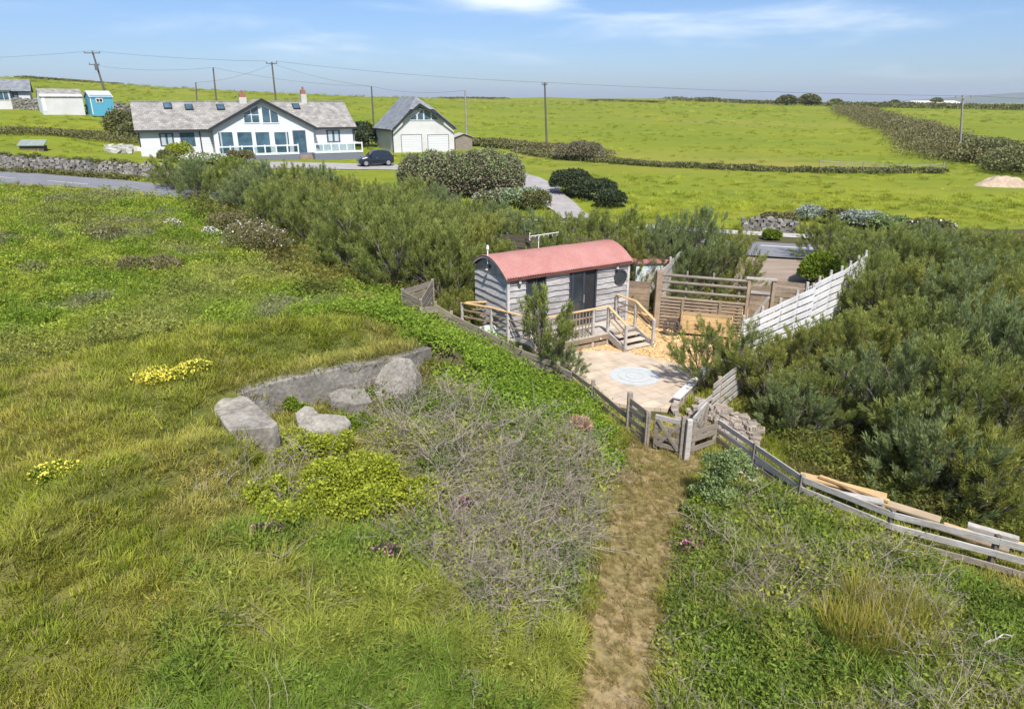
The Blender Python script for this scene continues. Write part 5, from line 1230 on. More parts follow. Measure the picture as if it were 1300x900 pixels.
wire('cable from the plain dark pole to the pole between house and garage', WP['c'], WP['e'], .5, .012)
wire('cable from the pole between house and garage to the slender grey pole', WP['e'], WP['f'], .5, .012)
wire('cable stretched from the field pole to the hedge pole on the right', WP['g'], WP['h'] + Vector((0, -.1, -.1)), .25)
wire('cable leaving the hedge pole past the right picture edge', WP['h'], PY(1420, 128, 84), .15)

# field post and rail fence in front of the big hedge
pp = [PG(1040, 213), PG(1066, 214), PG(1095, 215.5), PG(1123, 217), PG(1151, 218.5), PG(1180, 218.5), PG(1197, 216)]
t = thing('field_fence', 'pale post and rail fence along the field hedge at the right', 'fence', pp[0])
for p in pp: m = MB(); m.bx(p.x - .05, p.x + .05, p.y - .05, p.y + .05, p.z - .2, p.z + .8); m.build('post', pole_grey, t, world=True)
for z in (.38, .7):
    m = MB()
    for a, b in zip(pp[:-1], pp[1:]): m.beam(a + Vector((0, -.07, z)), b + Vector((0, -.07, z)), .03, .06)
    m.build('rail', pole_grey, t, world=True)

# ---------------------------------------------------------------- the car
def make_car(M):
    t = thing('parked_car', 'small black hatchback parked on the drive in front of the garage', 'car', M)
    # side profile: x along the length (front at -x), stations with width and heights
    st = [(-1.78, .52, .30, .58), (-1.72, .68, .22, .70), (-1.45, .78, .20, .80), (-.95, .80, .19, .90), (-.80, .80, .19, .92), (0, .81, .19, .94), (.9, .81, .19, .95), (1.45, .79, .2, .96), (1.68, .74, .24, .92), (1.76, .66, .34, .80)]
    rings = []
    for x, w_, z0, z1 in st:
        rings.append([(x, -w_ * .86, z0), (x, -w_, z0 + .1), (x, -w_ * 1.0, (z0 + z1) / 2), (x, -w_ * .96, z1 - .06), (x, -w_ * .86, z1), (x, w_ * .86, z1), (x, w_ * .96, z1 - .06), (x, w_, (z0 + z1) / 2), (x, w_, z0 + .1), (x, w_ * .86, z0)])
    paint_ = mat('black_car_paint', (.012, .016, .025), (.015, .02, .03), .18, 1, spec=.6)
    b = MB(); b.loft(rings); body = b.build('body', paint_, t, smooth=False, bevel=.02)
    cab = [(-.85, .72, .90, .92), (-.25, .64, .90, 1.42), (.2, .63, .9, 1.49), (.9, .62, .9, 1.46), (1.35, .60, .9, 1.36), (1.66, .66, .9, .96)]
    rings = [[(x, -.74, z0), (x, -w_, z1 - .05), (x, -w_ * .85, z1), (x, w_ * .85, z1), (x, w_, z1 - .05), (x, .74, z0)] for x, w_, z0, z1 in cab]
    b = MB(); b.loft(rings); b.build('roof', paint_, t, bevel=.02)
    gl = mat('car_glass', (.02, .025, .03), None, .04, spec=.7)
    for s in (-1, 1):
        for (xa, xb, xc, xd) in ((-.62, .12, .12, -.2), (.18, .82, .82, .18), (.88, 1.38, 1.2, .88)):
            b = MB(); y0, y1 = s * .748, s * .675
            b.prism([(xa, y0, .96), (xb, y0, .96), (xc, y1, 1.36), (xd, y1, 1.36)], (0, s * .008, 0)); b.build('side_window', gl, t)
        b = MB(); b.box((-.62, s * .88, 1.0), (.12, .16, .12)); b.build('mirror', paint_, t)
        b = MB(); b.prism([(-1.70, s * .40, .66), (-1.42, s * .70, .74), (-1.42, s * .74, .62), (-1.72, s * .48, .54)], (-.05, s * .02, .01)); b.build('headlight', mat('headlamp', (.7, .72, .74), None, .15), t)
        b = MB(); b.box((1.73, s * .60, .86), (.07, .16, .3)); b.build('tail_light', mat('tail_lamp', (.35, .02, .015), None, .25), t)
        b = MB(); b.bx(-.05, .08, s * .815 - .01, s * .815 + .01, .76, .79); b.build('door_handle', metal, t)
        for x in (-1.12, 1.12):
            b = MB(); b.tube([(x, s * .62, .3), (x, s * .82, .3)], .30, 18); wh = b.build('wheel', mat('tyre', (.02, .02, .02), None, .9), t)
            b = MB(); b.tube([(x, s * .81, .3), (x, s * .835, .3)], .20, 10); b.build('rim', mat('alloy', (.5, .5, .52), None, .35, metallic=.7), wh)
    b = MB(); b.prism([(-.80, -.62, .95), (-.80, .62, .95), (-.30, .56, 1.38), (-.30, -.56, 1.38)], (-.02, 0, .02)); b.build('windscreen', gl, t)
    b = MB(); b.box((-1.775, 0, .42), (.03, .52, .11)); b.build('number_plate', trim_white, t)
    b = MB(); b.box((-1.765, 0, .56), (.03, .5, .07)); b.build('grille', black_plastic, t)
    return t
q = PG(477, 211); make_car(frame((q.x, q.y, q.z + .06), R(24)))
# distant low white building and hills are far behind
q = PY(1190, 133.5, 420); t = thing('farm_building', 'long pale roofed farm building on the far ridge', 'building', frame((q.x, q.y, q.z - 2), 0))
m = MB(); m.bx(-18, 15, 0, 12, 0, 2.6); m.build('wall', render_cream, t); m = MB(); roofslab(m, [(-19, -1, 2.5), (16, -1, 2.5), (13, 6, 4.3), (-12, 6, 4.3)], .3); roofslab(m, [(-19, 13, 2.5), (16, 13, 2.5), (13, 6, 4.3), (-12, 6, 4.3)], .3); m.build('roof', mat('pale_sheet_roof', (.62, .58, .52), None, .7), t)
# the far blue hill across the bay
n = 90; V = []
for j in range(14):
    for i in range(n):
        u = i / (n - 1); x = 2900 + u * 5600; y = 5200 + j * 130; prof = 92 * sstep(0, .3, u) * (1 - .25 * sstep(.6, 1, u)) + 26 * (fbm(np.array([x]), np.array([0.]), 900, 3)[0] - .5)
        V.append((x, y, 2 + prof * math.sin(math.pi * min(j / 13, 1)) ** .7))
I = np.arange(14 * n).reshape(14, n); Fq = np.stack([I[:-1, :-1], I[:-1, 1:], I[1:, 1:], I[1:, :-1]], -1).reshape(-1, 4)
tag(link('far_hills', npmesh('far_hills', np.array(V), Fq, mat('far_hill', (.06, .085, .05), (.10, .12, .06), .95, .004, 4), smooth=True)), kind='structure')
# ---------------------------------------------------------------- foliage meshes
def quadblades(base, axis, ln, wd, rng, bend=None):
    """one narrow kite-shaped leaf per row"""
    n = len(base); up = rng.normal(size=(n, 3)); sd_ = np.cross(axis, up); sd_ /= np.linalg.norm(sd_, axis=1, keepdims=True) + 1e-9
    tip = base + axis * ln[:, None]; mid = base + axis * (ln * .45)[:, None]
    if bend is not None: tip = tip + bend
    V = np.stack([base, mid + sd_ * wd[:, None], tip, mid - sd_ * wd[:, None]], 1).reshape(-1, 3)
    return V, np.arange(4 * n).reshape(n, 4)
def norm(a): return a / (np.linalg.norm(a, axis=-1, keepdims=True) + 1e-9)
bark_m = mat('bark', (.17, .15, .125), (.10, .085, .07), .9, 4, 5, bump=.6, bscale=12)
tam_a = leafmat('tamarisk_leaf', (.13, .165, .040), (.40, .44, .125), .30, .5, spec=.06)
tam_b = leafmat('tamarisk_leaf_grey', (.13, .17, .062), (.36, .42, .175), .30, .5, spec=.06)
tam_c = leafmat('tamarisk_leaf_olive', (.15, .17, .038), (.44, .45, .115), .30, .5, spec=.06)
def tamarisk(seed, Rr, Ht, nlimb=9, plumes=150, blades=80, sparse=0., lean=0.):
    rg = np.random.default_rng(seed); rr_ = random.Random(seed); tr = MB(); tips = []
    for i in range(nlimb):
        a = 2 * math.pi * (i + rg.uniform(-.3, .3)) / nlimb; el = rg.uniform(.35, 1.25) if i else 1.45; L_ = Rr * rg.uniform(.75, 1.0) * (1 + .0 * el)
        d = Vector((math.cos(a) * math.cos(el), math.sin(a) * math.cos(el), math.sin(el) * Ht / Rr)); p = Vector((rg.uniform(-.12, .12), rg.uniform(-.12, .12), -.15)); pts = [p.copy()]; 
        st = L_ * (1.0) / 6
        for k in range(6):
            d2 = d + Vector((rg.uniform(-.3, .3), rg.uniform(-.3, .3), rg.uniform(-.1, .25))); p = p + d2 * st; p.z = min(max(p.z, .05 if k else -.1), Ht * .93); pts.append(p.copy())
        rad = [.055 * (1 - k / 7.5) * Rr / 1.6 + .008 for k in range(7)]; tr.tube(pts, rad, 5)
        for k in range(2, 7):
            for _ in range(3):
                b = pts[k]; e = b + (d * .6 + Vector((rg.uniform(-.8, .8), rg.uniform(-.8, .8), rg.uniform(.0, .8)))) * (Rr * .36)
                e.z = min(e.z, Ht * .95); m_ = b.lerp(e, .5) + Vector((rg.uniform(-.08, .08), rg.uniform(-.08, .08), .05)); tr.tube([b, m_, e], [.018, .012, .006], 4); tips += [m_, e]
        tips.append(pts[-1])
    tips = np.array([t[:] for t in tips]); 
    # plumes: outer shell of an uneven dome, plus branch tips
    n = plumes; u = rg.uniform(0, 2 * math.pi, n); cz_ = rg.uniform(.0, 1., n) ** .8
    lump = 1 + .22 * np.sin(u * 3 + seed) * (1 - cz_) + .15 * np.sin(u * 5 + 2 * seed + cz_ * 6)
    rad = np.sqrt(1 - cz_ ** 2 * .96) * Rr * lump * rg.uniform(.72, 1.0, n)
    shell = np.column_stack([np.cos(u) * rad, np.sin(u) * rad, .12 + cz_ * Ht * rg.uniform(.72, .98, n) * (1 + .08 * np.sin(u * 4 + seed))])
    k = rg.integers(0, len(tips), n); f = (rg.uniform(0, 1, n) < .45 + sparse * .5)[:, None]
    org = np.where(f, tips[k] + rg.normal(0, .08, (n, 3)), shell)
    org[:, 2] = np.clip(org[:, 2], .08, None)
    cen = np.array([0, 0, Ht * .15]); ax = norm(norm(org - cen) * .75 + np.array([0, 0, .75]) + rg.normal(0, .25, (n, 3)) + np.array([lean, 0, 0]))
    PL = rg.uniform(.34, .62, n) * (Rr / 1.7) ** .35
    B = blades; s = rg.uniform(0, 1, (n, B)) ** .8
    ra = norm(rg.normal(size=(n, B, 3))); spread = .16 * PL[:, None] * (1 - .55 * s)
    base = org[:, None, :] + ax[:, None, :] * (s * PL[:, None])[..., None] + ra * (spread * rg.uniform(.2, 1, (n, B)))[..., None]
    dirn = norm(ax[:, None, :] * 1.0 + ra * .55 + rg.normal(0, .15, (n, B, 3)))
    ln = rg.uniform(.09, .19, (n, B)); wd = rg.uniform(.006, .0125, (n, B))
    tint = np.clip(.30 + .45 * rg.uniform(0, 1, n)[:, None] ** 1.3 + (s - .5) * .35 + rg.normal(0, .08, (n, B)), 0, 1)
    V, F = quadblades(base.reshape(-1, 3), dirn.reshape(-1, 3), ln.ravel(), wd.ravel(), rg)
    return tr, V, F, np.repeat(tint.ravel(), 4)
TAM = {}
def tam_proto(key, *a, **k):
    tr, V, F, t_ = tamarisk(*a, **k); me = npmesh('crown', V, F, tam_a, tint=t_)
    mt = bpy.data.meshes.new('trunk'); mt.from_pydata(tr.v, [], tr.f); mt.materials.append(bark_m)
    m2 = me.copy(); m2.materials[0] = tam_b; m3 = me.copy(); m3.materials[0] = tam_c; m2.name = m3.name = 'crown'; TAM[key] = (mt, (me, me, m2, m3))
for i in range(4): tam_proto(('full', i), 10 + i, 1.75, 2.7, plumes=330, blades=85)
for i in range(3): tam_proto(('tall', i), 20 + i, 1.7, 3.7, plumes=380, blades=85)
for i in range(4): tam_proto(('open', i), 30 + i, 1.7, 3.2, nlimb=8, plumes=190, blades=85, sparse=.9)
for i in range(2): tam_proto(('low', i), 40 + i, 1.3, 1.7, plumes=220, blades=80)
tam_proto(('young', 0), 50, 1.0, 2.4, nlimb=7, plumes=105, blades=85, sparse=.9)
rt = random.Random(77)
def tree(kind, x, y, sc_, label, group, z=None, rot=None, tilt=(0, 0), name='tamarisk_bush', cat='bush', zs=1.):
    idx = [k for k in TAM if k[0] == kind]; mt, mes = TAM[idx[rt.randrange(len(idx))]]; me = mes[rt.randrange(4)]
    M = Matrix.Translation((x, y, hz(x, y) if z is None else z)) @ Matrix.Rotation(tilt[0], 4, 'X') @ Matrix.Rotation(tilt[1], 4, 'Y') @ Matrix.Rotation(rt.uniform(0, 6.28) if rot is None else rot, 4, 'Z') @ Matrix.Diagonal((sc_, sc_, sc_ * zs, 1))
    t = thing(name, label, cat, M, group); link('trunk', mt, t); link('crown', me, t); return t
G1 = 'tamarisks massed between the meadow and the road'
L1_ = 'feathery green tamarisk bush in the thicket between the grassy meadow and the big white house'
def at(px, D): 
    d = ray(px, 300); return d.x * D / d.y, D
for px, D, s in [(233, 50, .85), (262, 47, .9), (300, 46.5, 1.0), (338, 45, 1.05), (375, 43.5, 1.0), (412, 43, 1.05), (450, 42, 1.05), (488, 41.5, 1.0), (522, 41, 1.05), (560, 40.5, .95), (598, 40, .9), (632, 39.5, .85),
                 (318, 41.5, .95), (360, 39, 1.05), (402, 38, 1.05), (446, 36.5, 1.1), (490, 36, 1.1), (535, 35.5, 1.05), (580, 35.5, 1.0), (618, 35.5, .95)]:
    x, y = at(px, D); tree('full', x, y, s, L1_, G1, zs=rt.uniform(.78, .95))
for px, D, s in [(352, 35, .85), (405, 33.5, 1.0), (452, 31, 1.05), (500, 31.5, 1.15), (548, 31, 1.05)]:
    x, y = at(px, D); tree('full', x, y, s, L1_, G1)
x, y = at(450, 27.5); tree('full', x, y, 1.0, 'broad low feathery tamarisk at the front edge of the thicket above the ground cover slope', None)
x, y = at(505, 26.3); tree('full', x, y, 1.12, 'big rounded feathery tamarisk just behind the slatted wind break corner', None)
x, y = at(562, 26.2); tree('full', x, y, 1.05, 'feathery tamarisk pressing against the left end of the cabin', None)
x, y = at(575, 24.4); tree('low', x, y, .85, 'small bright tamarisk tucked between the wind break and the deck rail', None)
x, y = at(596, 28.8); tree('full', x, y, 1.05, 'tamarisk rising behind the left back corner of the cabin', None)
G2 = 'tamarisks along the dark slat screen'
for px, D, s, k in [(628, 33.5, .95, 'full'), (668, 33.2, 1.0, 'full'), (706, 32.8, 1.0, 'full'), (748, 32.4, 1.02, 'full'), (790, 32, 1.1, 'full'), (634, 28.4, .66, 'tall'), (706, 28.9, .80, 'tall'), (752, 28.6, .72, 'tall'), (800, 28.6, .80, 'tall'), (824, 28.9, .68, 'tall'), (835, 30.2, .8, 'full')]:
    x, y = at(px, D); tree(k, x, y, s, 'feathery tamarisk bush growing along the dark slat screen behind the cabin', G2)
x, y = at(842, 28.5); tree('tall', x, y, .92, 'tall tamarisk left of the dense one at the right end of the slat screen', None)
x, y = at(886, 28.9); tree('tall', x, y, .98, 'tall dense tamarisk beside the road gap, right end of the row behind the pen', None)
x, y = at(924, 29.2); tree('full', x, y, .95, 'lower tamarisk touching the road gap right of the tall dense one', None)
x, y = at(862, 27.6); tree('low', x, y, .7, 'low tamarisk directly behind the raised slanting slats of the pen', None)
G3 = 'tamarisks massed on the right'
L3 = 'feathery green tamarisk in the mass between the right-hand slatted fence and the road'
for px, D, s, k in [(1052, 36, .85, 'full'), (1092, 34.5, .95, 'full'), (1140, 33.8, .9, 'full'), (1182, 33, 1.05, 'full'), (1226, 33.5, .9, 'full'), (1268, 32, 1.05, 'full'), (1320, 31.5, .95, 'full'), (1375, 30, 1.1, 'full'),
                 (1118, 30, .95, 'open'), (1165, 29, 1.0, 'full'), (1222, 28.5, .85, 'open'), (1270, 27.5, 1.05, 'full'), (1325, 26.5, 1.0, 'full'), (1385, 25, 1.1, 'full'),
                 (1130, 25.5, .9, 'full'), (1190, 24, .95, 'open'), (1248, 23.2, 1.05, 'full'), (1305, 22, .9, 'full'), (1370, 21, 1.05, 'full')]:
    x, y = at(px, D); tree(k, x, y, s * rt.uniform(.88, 1.06), L3, G3, zs=rt.uniform(.7, .98))
G4 = 'open tamarisks above the plank pile'
L4 = 'straggly open tamarisk with dark bare branches on the bank above the plank pile'
for px, D, s in [(1022, 19.2, .6), (1062, 18.8, .62), (1095, 19.2, .78), (1140, 18, .95), (1200, 18.2, .95), (1290, 17, 1.0), (1360, 16, 1.0),
                 (1105, 16.4, .75), (1185, 15.6, .85), (1262, 14.6, .9), (1335, 14.0, .9)]:
    x, y = at(px, D); tree('open', x, y, s, L4, G4, zs=rt.uniform(.75, 1.05))
x, y = at(918, 19.3); tree('open', x, y, .60, 'wispy tamarisk reaching over the bark chips left of the white slatted fence', None, tilt=(0, R(-14)))
x, y = at(1004, 17.8); tree('open', x, y, .78, 'dark stemmed tamarisk right of the tall posts of the open slat fence', None, zs=.68)
x, y = at(958, 19.0); tree('open', x, y, .62, 'thin tamarisk in front of the near end of the white slatted fence', None)
x, y = at(1255, 13.2); tree('low', x, y, .95, 'low tamarisk over the right end of the plank pile', None)
x, y = at(1330, 12.6); tree('low', x, y, .9, 'low tamarisk at the right picture edge above the long fence', None)
x, y = at(1042, 16.2); tree('low', x, y, .7, 'small tamarisk low on the bank right of the stone bank', None)
x, y = at(692, 20.0); tree('young', x, y, 1.0, 'young wispy tamarisk alone in front of the cabin window and deck', None, z=0.25)
x, y = at(716, 19.75); tree('low', x, y, .5, 'little tamarisk sapling at the patio edge below the young one', None, z=.15)

# ---------------------------------------------------------------- rounded shrubs and hedges made of small leaves
def leafcloud(lobes, n, size, rg, shell=(.78, 1.03), low=-.25, asp=.5):
    """leaf-sized faces spread through overlapping lobes (cx, cy, cz, rx, ry, rz)"""
    Lb = np.array(lobes); a = (Lb[:, 3] * Lb[:, 5] + Lb[:, 4] * Lb[:, 5] + Lb[:, 3] * Lb[:, 4]); k = rg.choice(len(Lb), n, p=a / a.sum())
    d = norm(rg.normal(size=(n, 3))); d[:, 2] = np.where(d[:, 2] < low, -d[:, 2], d[:, 2]); r = rg.uniform(shell[0], shell[1], n)
    c = Lb[k, :3]; e = Lb[k, 3:]; clump = fbm(d[:, 0] * 3 + k * 5.3, d[:, 1] * 3 + d[:, 2] * 3, .8, 3); r = r * (.86 + .28 * clump)
    pos = c + d * e * r[:, None]; nd = norm(norm(d / e) + rg.normal(0, .55, (n, 3)) + np.array([0, 0, .35]))
    ax = norm(np.cross(nd, rg.normal(size=(n, 3)))) * .6 + nd * .5; ln = size * rg.uniform(.6, 1.3, n)
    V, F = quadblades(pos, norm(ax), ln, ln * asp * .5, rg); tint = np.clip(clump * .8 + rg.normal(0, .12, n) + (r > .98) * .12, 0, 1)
    return V, F, np.repeat(tint, 4)
def shrub(name, label, cat, loc, lobes, n, size, m_, seed, group=None, stem=True, rot=0., asp=.5, flowers=None, **kw):
    rg = np.random.default_rng(seed); t = thing(name, label, cat, frame(loc, rot), group)
    V, F, ti = leafcloud(lobes, n, size, rg, asp=asp, **kw); link('foliage', npmesh('foliage', V, F, m_, tint=ti), t)
    if stem:
        m = MB(); rr_ = random.Random(seed)
        for l in lobes[:14]:
            m.tube([(l[0] * .5, l[1] * .5, -.2), (l[0] * .8, l[1] * .8, l[2] * .6), (l[0], l[1], l[2] + l[5] * .5)], [.06, .04, .015], 5)
        m.build('stems', bark_m, t)
    if flowers:
        nf, fs_, fm = flowers; V, F, ti = leafcloud(lobes, nf, fs_, rg, asp=.9, shell=(1.0, 1.12), low=-.05); link('flowers', npmesh('flowers', V, F, fm, tint=ti), t)
    return t
hebe = leafmat('hebe_leaf', (.10, .08, .05), (.30, .275, .17), .3, .15)
dark_leaf = leafmat('dark_evergreen_leaf', (.028, .042, .020), (.075, .098, .040), .3, .2)
mid_leaf = leafmat('hedge_leaf', (.09, .10, .036), (.205, .205, .075), .3, .2)
brown_leaf = leafmat('hedge_brown_leaf', (.115, .108, .045), (.25, .225, .095), .3, .2)
rough_leaf = leafmat('rough_bank_leaf', (.11, .12, .035), (.24, .225, .085), .3, .3)
bright_leaf = leafmat('bright_green_leaf', (.085, .15, .010), (.24, .31, .030), .3, .35)
lime_leaf = leafmat('yellow_green_leaf', (.19, .24, .020), (.45, .48, .05), .3, .4)
grey_leaf = leafmat('grey_green_leaf', (.13, .19, .06), (.30, .37, .15), .3, .3)
pale_leaf = leafmat('silver_leaf', (.22, .26, .20), (.38, .42, .34), .3, .2)
yellow_fl = leafmat('yellow_petals', (.74, .60, .06), (.86, .76, .14), .2, .25)
pink_fl = leafmat('pink_petals', (.55, .12, .34), (.7, .26, .48), .2, .25)
white_fl = leafmat('white_petals', (.62, .58, .55), (.78, .74, .7), .2, .25)
rl = random.Random(4)
def lobes_box(nx, rx, ry, rz, k, j=.25, zc=.5): 
    r = []
    for i in range(nx):
        u = (i + .5) / nx * 2 - 1; r.append((u * rx + rl.uniform(-j, j), rl.uniform(-ry, ry) * .5, rz * zc * rl.uniform(.8, 1.1), k * rl.uniform(.8, 1.2), k * rl.uniform(.8, 1.1), rz * rl.uniform(.5, .62)))
    return r
x, y = at(590, 54); q = (x, y, hz(x, y))
shrub('rounded_shrub', 'huge clipped looking brown grey rounded shrub in front of the garage', 'shrub', q, lobes_box(9, 4.0, 2.4, 3.1, 1.35), 56000, .17, hebe, 1, asp=.7, low=-.95, flowers=(9000, .12, grey_leaf))
for px, py, wd_, h_, lab, sd_ in ((722, 246, 1.5, 1.5, 'dark glossy mound of evergreen shrub at the top of the driveway bend', 2), (752, 252, 1.6, 1.2, 'second dark evergreen mound lower down by the driveway', 3), (772, 262, 1.1, .9, 'smallest dark evergreen mound nearest the tamarisks by the driveway', 4)):
    q = PG(px, py); shrub('evergreen_shrub', lab, 'shrub', q, lobes_box(4, wd_ * .8, 1.2, h_ * 1.2, wd_ * .7), 9000, .16, dark_leaf, sd_, asp=.7)
q = PZ(1040, 362, .05); shrub('rounded_shrub', 'bright dense rounded green bush beside the road gap at the entrance', 'shrub', (q.x, q.y, 0), [(0, 0, .75, .95, .9, .85), (.5, .1, .7, .7, .7, .7), (-.5, -.1, .65, .6, .6, .65)], 16000, .10, bright_leaf, 5, asp=.7)
q = PG(913, 644); shrub('leafy_bush', 'grey green leafy bush at the path edge right of the gates', 'bush', q, [(rl.gauss(0, .22), rl.gauss(.05, .15), rl.uniform(.1, 1.15), rl.uniform(.12, .24), rl.uniform(.12, .22), rl.uniform(.14, .26)) for _ in range(20)], 10000, .055, grey_leaf, 6, asp=.6, stem=False, shell=(.45, 1.3))
q = PG(893, 648); shrub('leafy_bush', 'low yellow green weeds at the foot of the grey green bush', 'bush', q, [(0, 0, .15, .3, .25, .2), (-.25, -.1, .1, .22, .2, .15), (.1, -.35, .1, .22, .25, .14)], 2200, .07, bright_leaf, 61, stem=False, asp=.8)
q = PG(1018, 580); 
for (px, py, s_, lab, sd_, mm) in ((440, 640, .95, 'largest yellow green leafy shrub sprawling in the brambles below the ruin', 7, lime_leaf), (505, 636, .6, 'yellow green leafy shrub joining the right side of the largest one', 8, lime_leaf), (365, 652, .65, 'yellow green leafy shrub at the lower left edge of the sprawling patch', 9, lime_leaf), (400, 578, .6, 'bright yellow green growth in front of the concrete block', 10, lime_leaf), (455, 548, .42, 'small green shrub hugging the concrete lumps in the ruin', 11, bright_leaf), (370, 515, .34, 'green ivy like clump at the base of the ruin wall', 12, bright_leaf)):
    q = PG(px, py); lb = [(rl.uniform(-1.1, 1.1) * s_, rl.uniform(-.8, .8) * s_, rl.uniform(.08, .34) * s_, s_ * rl.uniform(.25, .5), s_ * rl.uniform(.25, .45), s_ * rl.uniform(.28, .5)) for _ in range(13)]
    shrub('leafy_shrub', lab, 'shrub', q, lb, int(15000 * s_ ** 1.2), .055, mm, sd_, stem=False, asp=.7, shell=(.72, 1.1))
for px, py, wd_, lab, nf, sd_ in ((215, 478, .7, 'larger cushion of bright yellow flowers on the mound left of the concrete block', 1500, 13), (93, 601, .42, 'smaller patch of pale yellow flowers on the lower left turf', 520, 14)):
    q = PG(px, py); shrub('yellow_flower_patch', lab, 'flowers', q, [(rl.uniform(-1, 1) * wd_, rl.uniform(-.45, .45) * wd_ + .25 * 0, .04, wd_ * .5, wd_ * .35, .14) for _ in range(8)], 2500, .05, bright_leaf, sd_, stem=False, flowers=(nf, .045, yellow_fl), rot=R(28))
for px, py, lab, sd_ in ((342, 684, 'pink flowers in a dark gap at the left of the yellow green shrubs', 15), (492, 715, 'pink flower sprig among the dead bramble stems', 16), (590, 655, 'tiny pink blooms high in the bramble bank', 17), (880, 705, 'pink blooms beside the stump of masonry', 18)):
    q = PG(px, py); shrub('pink_flowers', lab, 'flowers', q, [(rl.uniform(-.15, .15), rl.uniform(-.1, .1), .22, .1, .1, .1) for _ in range(4)], 350, .05, dark_leaf, sd_, stem=False, flowers=(70, .04, pink_fl))
# brownish scrub clumps in the left meadow
for px, py, wd_, h_, lab, sd_, mm in ((330, 325, 1.5, 1.35, 'rounded olive brown shrub with pale blossom on the right of the meadow', 20, brown_leaf), (300, 300, 1.4, 1.1, 'olive shrub just uphill of the one with pale blossom', 21, brown_leaf), (195, 345, 1.2, .55, 'low brown scrub in the middle of the meadow', 22, brown_leaf), (126, 302, .7, .4, 'small brown tuft of scrub in the upper left meadow', 23, brown_leaf)):
    q = PG(px, py); shrub('scrub', lab, 'shrub', q, lobes_box(5, wd_ * .7, wd_ * .8, h_, wd_ * .5), 7000, .10, mm, sd_, stem=False, asp=.35, flowers=(260, .07, white_fl) if sd_ == 20 else None)
for px, py, lab, sd_ in ((220, 292, 'small white blossom clump at the foot of the leftmost tamarisks', 24), (268, 303, 'second white blossom clump lower in the meadow', 25)):
    q = PG(px, py); shrub('blossom', lab, 'flowers', q, [(0, 0, .25, .35, .3, .3), (.3, 0, .2, .25, .2, .2)], 500, .08, mid_leaf, sd_, stem=False, flowers=(320, .07, white_fl))
# garden plants in front of the big house and around the drive
for px, py, wd_, h_, lab, sd_, mm, fl in ((226, 204, 1.5, 1.5, 'yellow green garden shrub under the left windows of the big house', 30, lime_leaf, None), (212, 206, 1.0, 1.0, 'dark green garden shrub left of the yellow one', 31, mid_leaf, None), (262, 208, 2.2, .9, 'pale flowering border below the terrace', 32, grey_leaf, (500, .14, white_fl)), (289, 210, 1.2, .7, 'neat green mound of shrub at the end of the flower border', 33, bright_leaf, None), (308, 208, 1.2, 1.2, 'brownish upright plants at the terrace corner', 34, brown_leaf, None),
                                     (662, 262, 2.0, 1.2, 'pale silver leaved bush below the driveway edge', 35, grey_leaf, (900, .13, pale_leaf)), (628, 262, 1.6, 1.0, 'green bush with silver tips under the huge rounded shrub', 36, mid_leaf, (400, .13, pale_leaf)), (676, 268, 1.0, 1.3, 'dark leafed bush at the lower driveway edge', 37, mid_leaf, None),
                                     (1028, 280, 1.0, .9, 'silver grey bush on the stone wall beyond the road', 38, pale_leaf, None), (1098, 288, 1.6, .9, 'pale grey bush above the right-hand tamarisks', 39, pale_leaf, None), (1130, 292, 1.4, .8, 'second pale grey bush further along the wall', 40, grey_leaf, None), (985, 290, 1.2, .9, 'brown scrub on top of the wall beyond the road', 41, brown_leaf, None), (1065, 285, 1.0, .9, 'dark scrub between the pale bushes beyond the road', 42, mid_leaf, None), (979, 305, .5, .5, 'small bright green plant on the road verge', 43, bright_leaf, None), (1180, 297, 1.2, .8, 'green scrub along the wall behind the right-hand tamarisks', 44, mid_leaf, (80, .14, white_fl))):
    q = PG(px, py); shrub('garden_shrub', lab, 'shrub', q, lobes_box(4, wd_ * .7, wd_ * .6, h_, wd_ * .55), 4200, .15, mm, sd_, asp=.6, flowers=fl)
# hedges
def hedge(name, label, line, width, ht, n, size, m_, seed, step=1.6, cat='hedge', flowers=None):
    rg = np.random.default_rng(seed); rr_ = random.Random(seed); lb = []; o = Vector(line[0])
    for a, b in zip(line[:-1], line[1:]):
        a, b = Vector(a), Vector(b); k = max(1, int((b - a).length / step))
        for i in range(k):
            p = a.lerp(b, (i + rr_.random()) / k); w_ = width(p) if callable(width) else width; h_ = (ht(p) if callable(ht) else ht) * rr_.uniform(.7, 1.1)
            for _ in range(3):
                x, y = p.x + rr_.uniform(-.5, .5) * w_, p.y + rr_.uniform(-.5, .5) * w_; z = hz(x, y); lb.append((x - o.x, y - o.y, z - o.z + h_ * .3, w_ * rr_.uniform(.45, .85), w_ * rr_.uniform(.35, .6), h_ * rr_.uniform(.5, .7)))
    t = thing(name, label, cat, o); V, F, ti = leafcloud(lb, n, size, rg, asp=.7); link('foliage', npmesh('foliage', V, F, m_, tint=ti), t); return t
gl_ = lambda l: [PG(*p) for p in l]
hedge('hedge', 'long low dark hedge bank dividing the two green fields', gl_([(655, 192), (700, 201), (760, 206), (830, 211), (900, 214), (970, 217), (1040, 219), (1110, 220), (1190, 219)]), 1.5, .5, 26000, .2, mid_leaf, 50, step=.8)
hedge('hedge', 'grey brown scrub along the foot of the upper field by the field pole', gl_([(600, 184), (640, 187), (690, 192), (735, 199), (770, 202)]), 2.6, 1.0, 16000, .24, brown_leaf, 51, step=1)
q = PG(735, 204); shrub('scrub', 'grey brown rounded thorn bush standing on the field hedge', 'shrub', q, lobes_box(4, 1.7, 1.4, 1.9, 1.3), 6000, .2, hebe, 52)
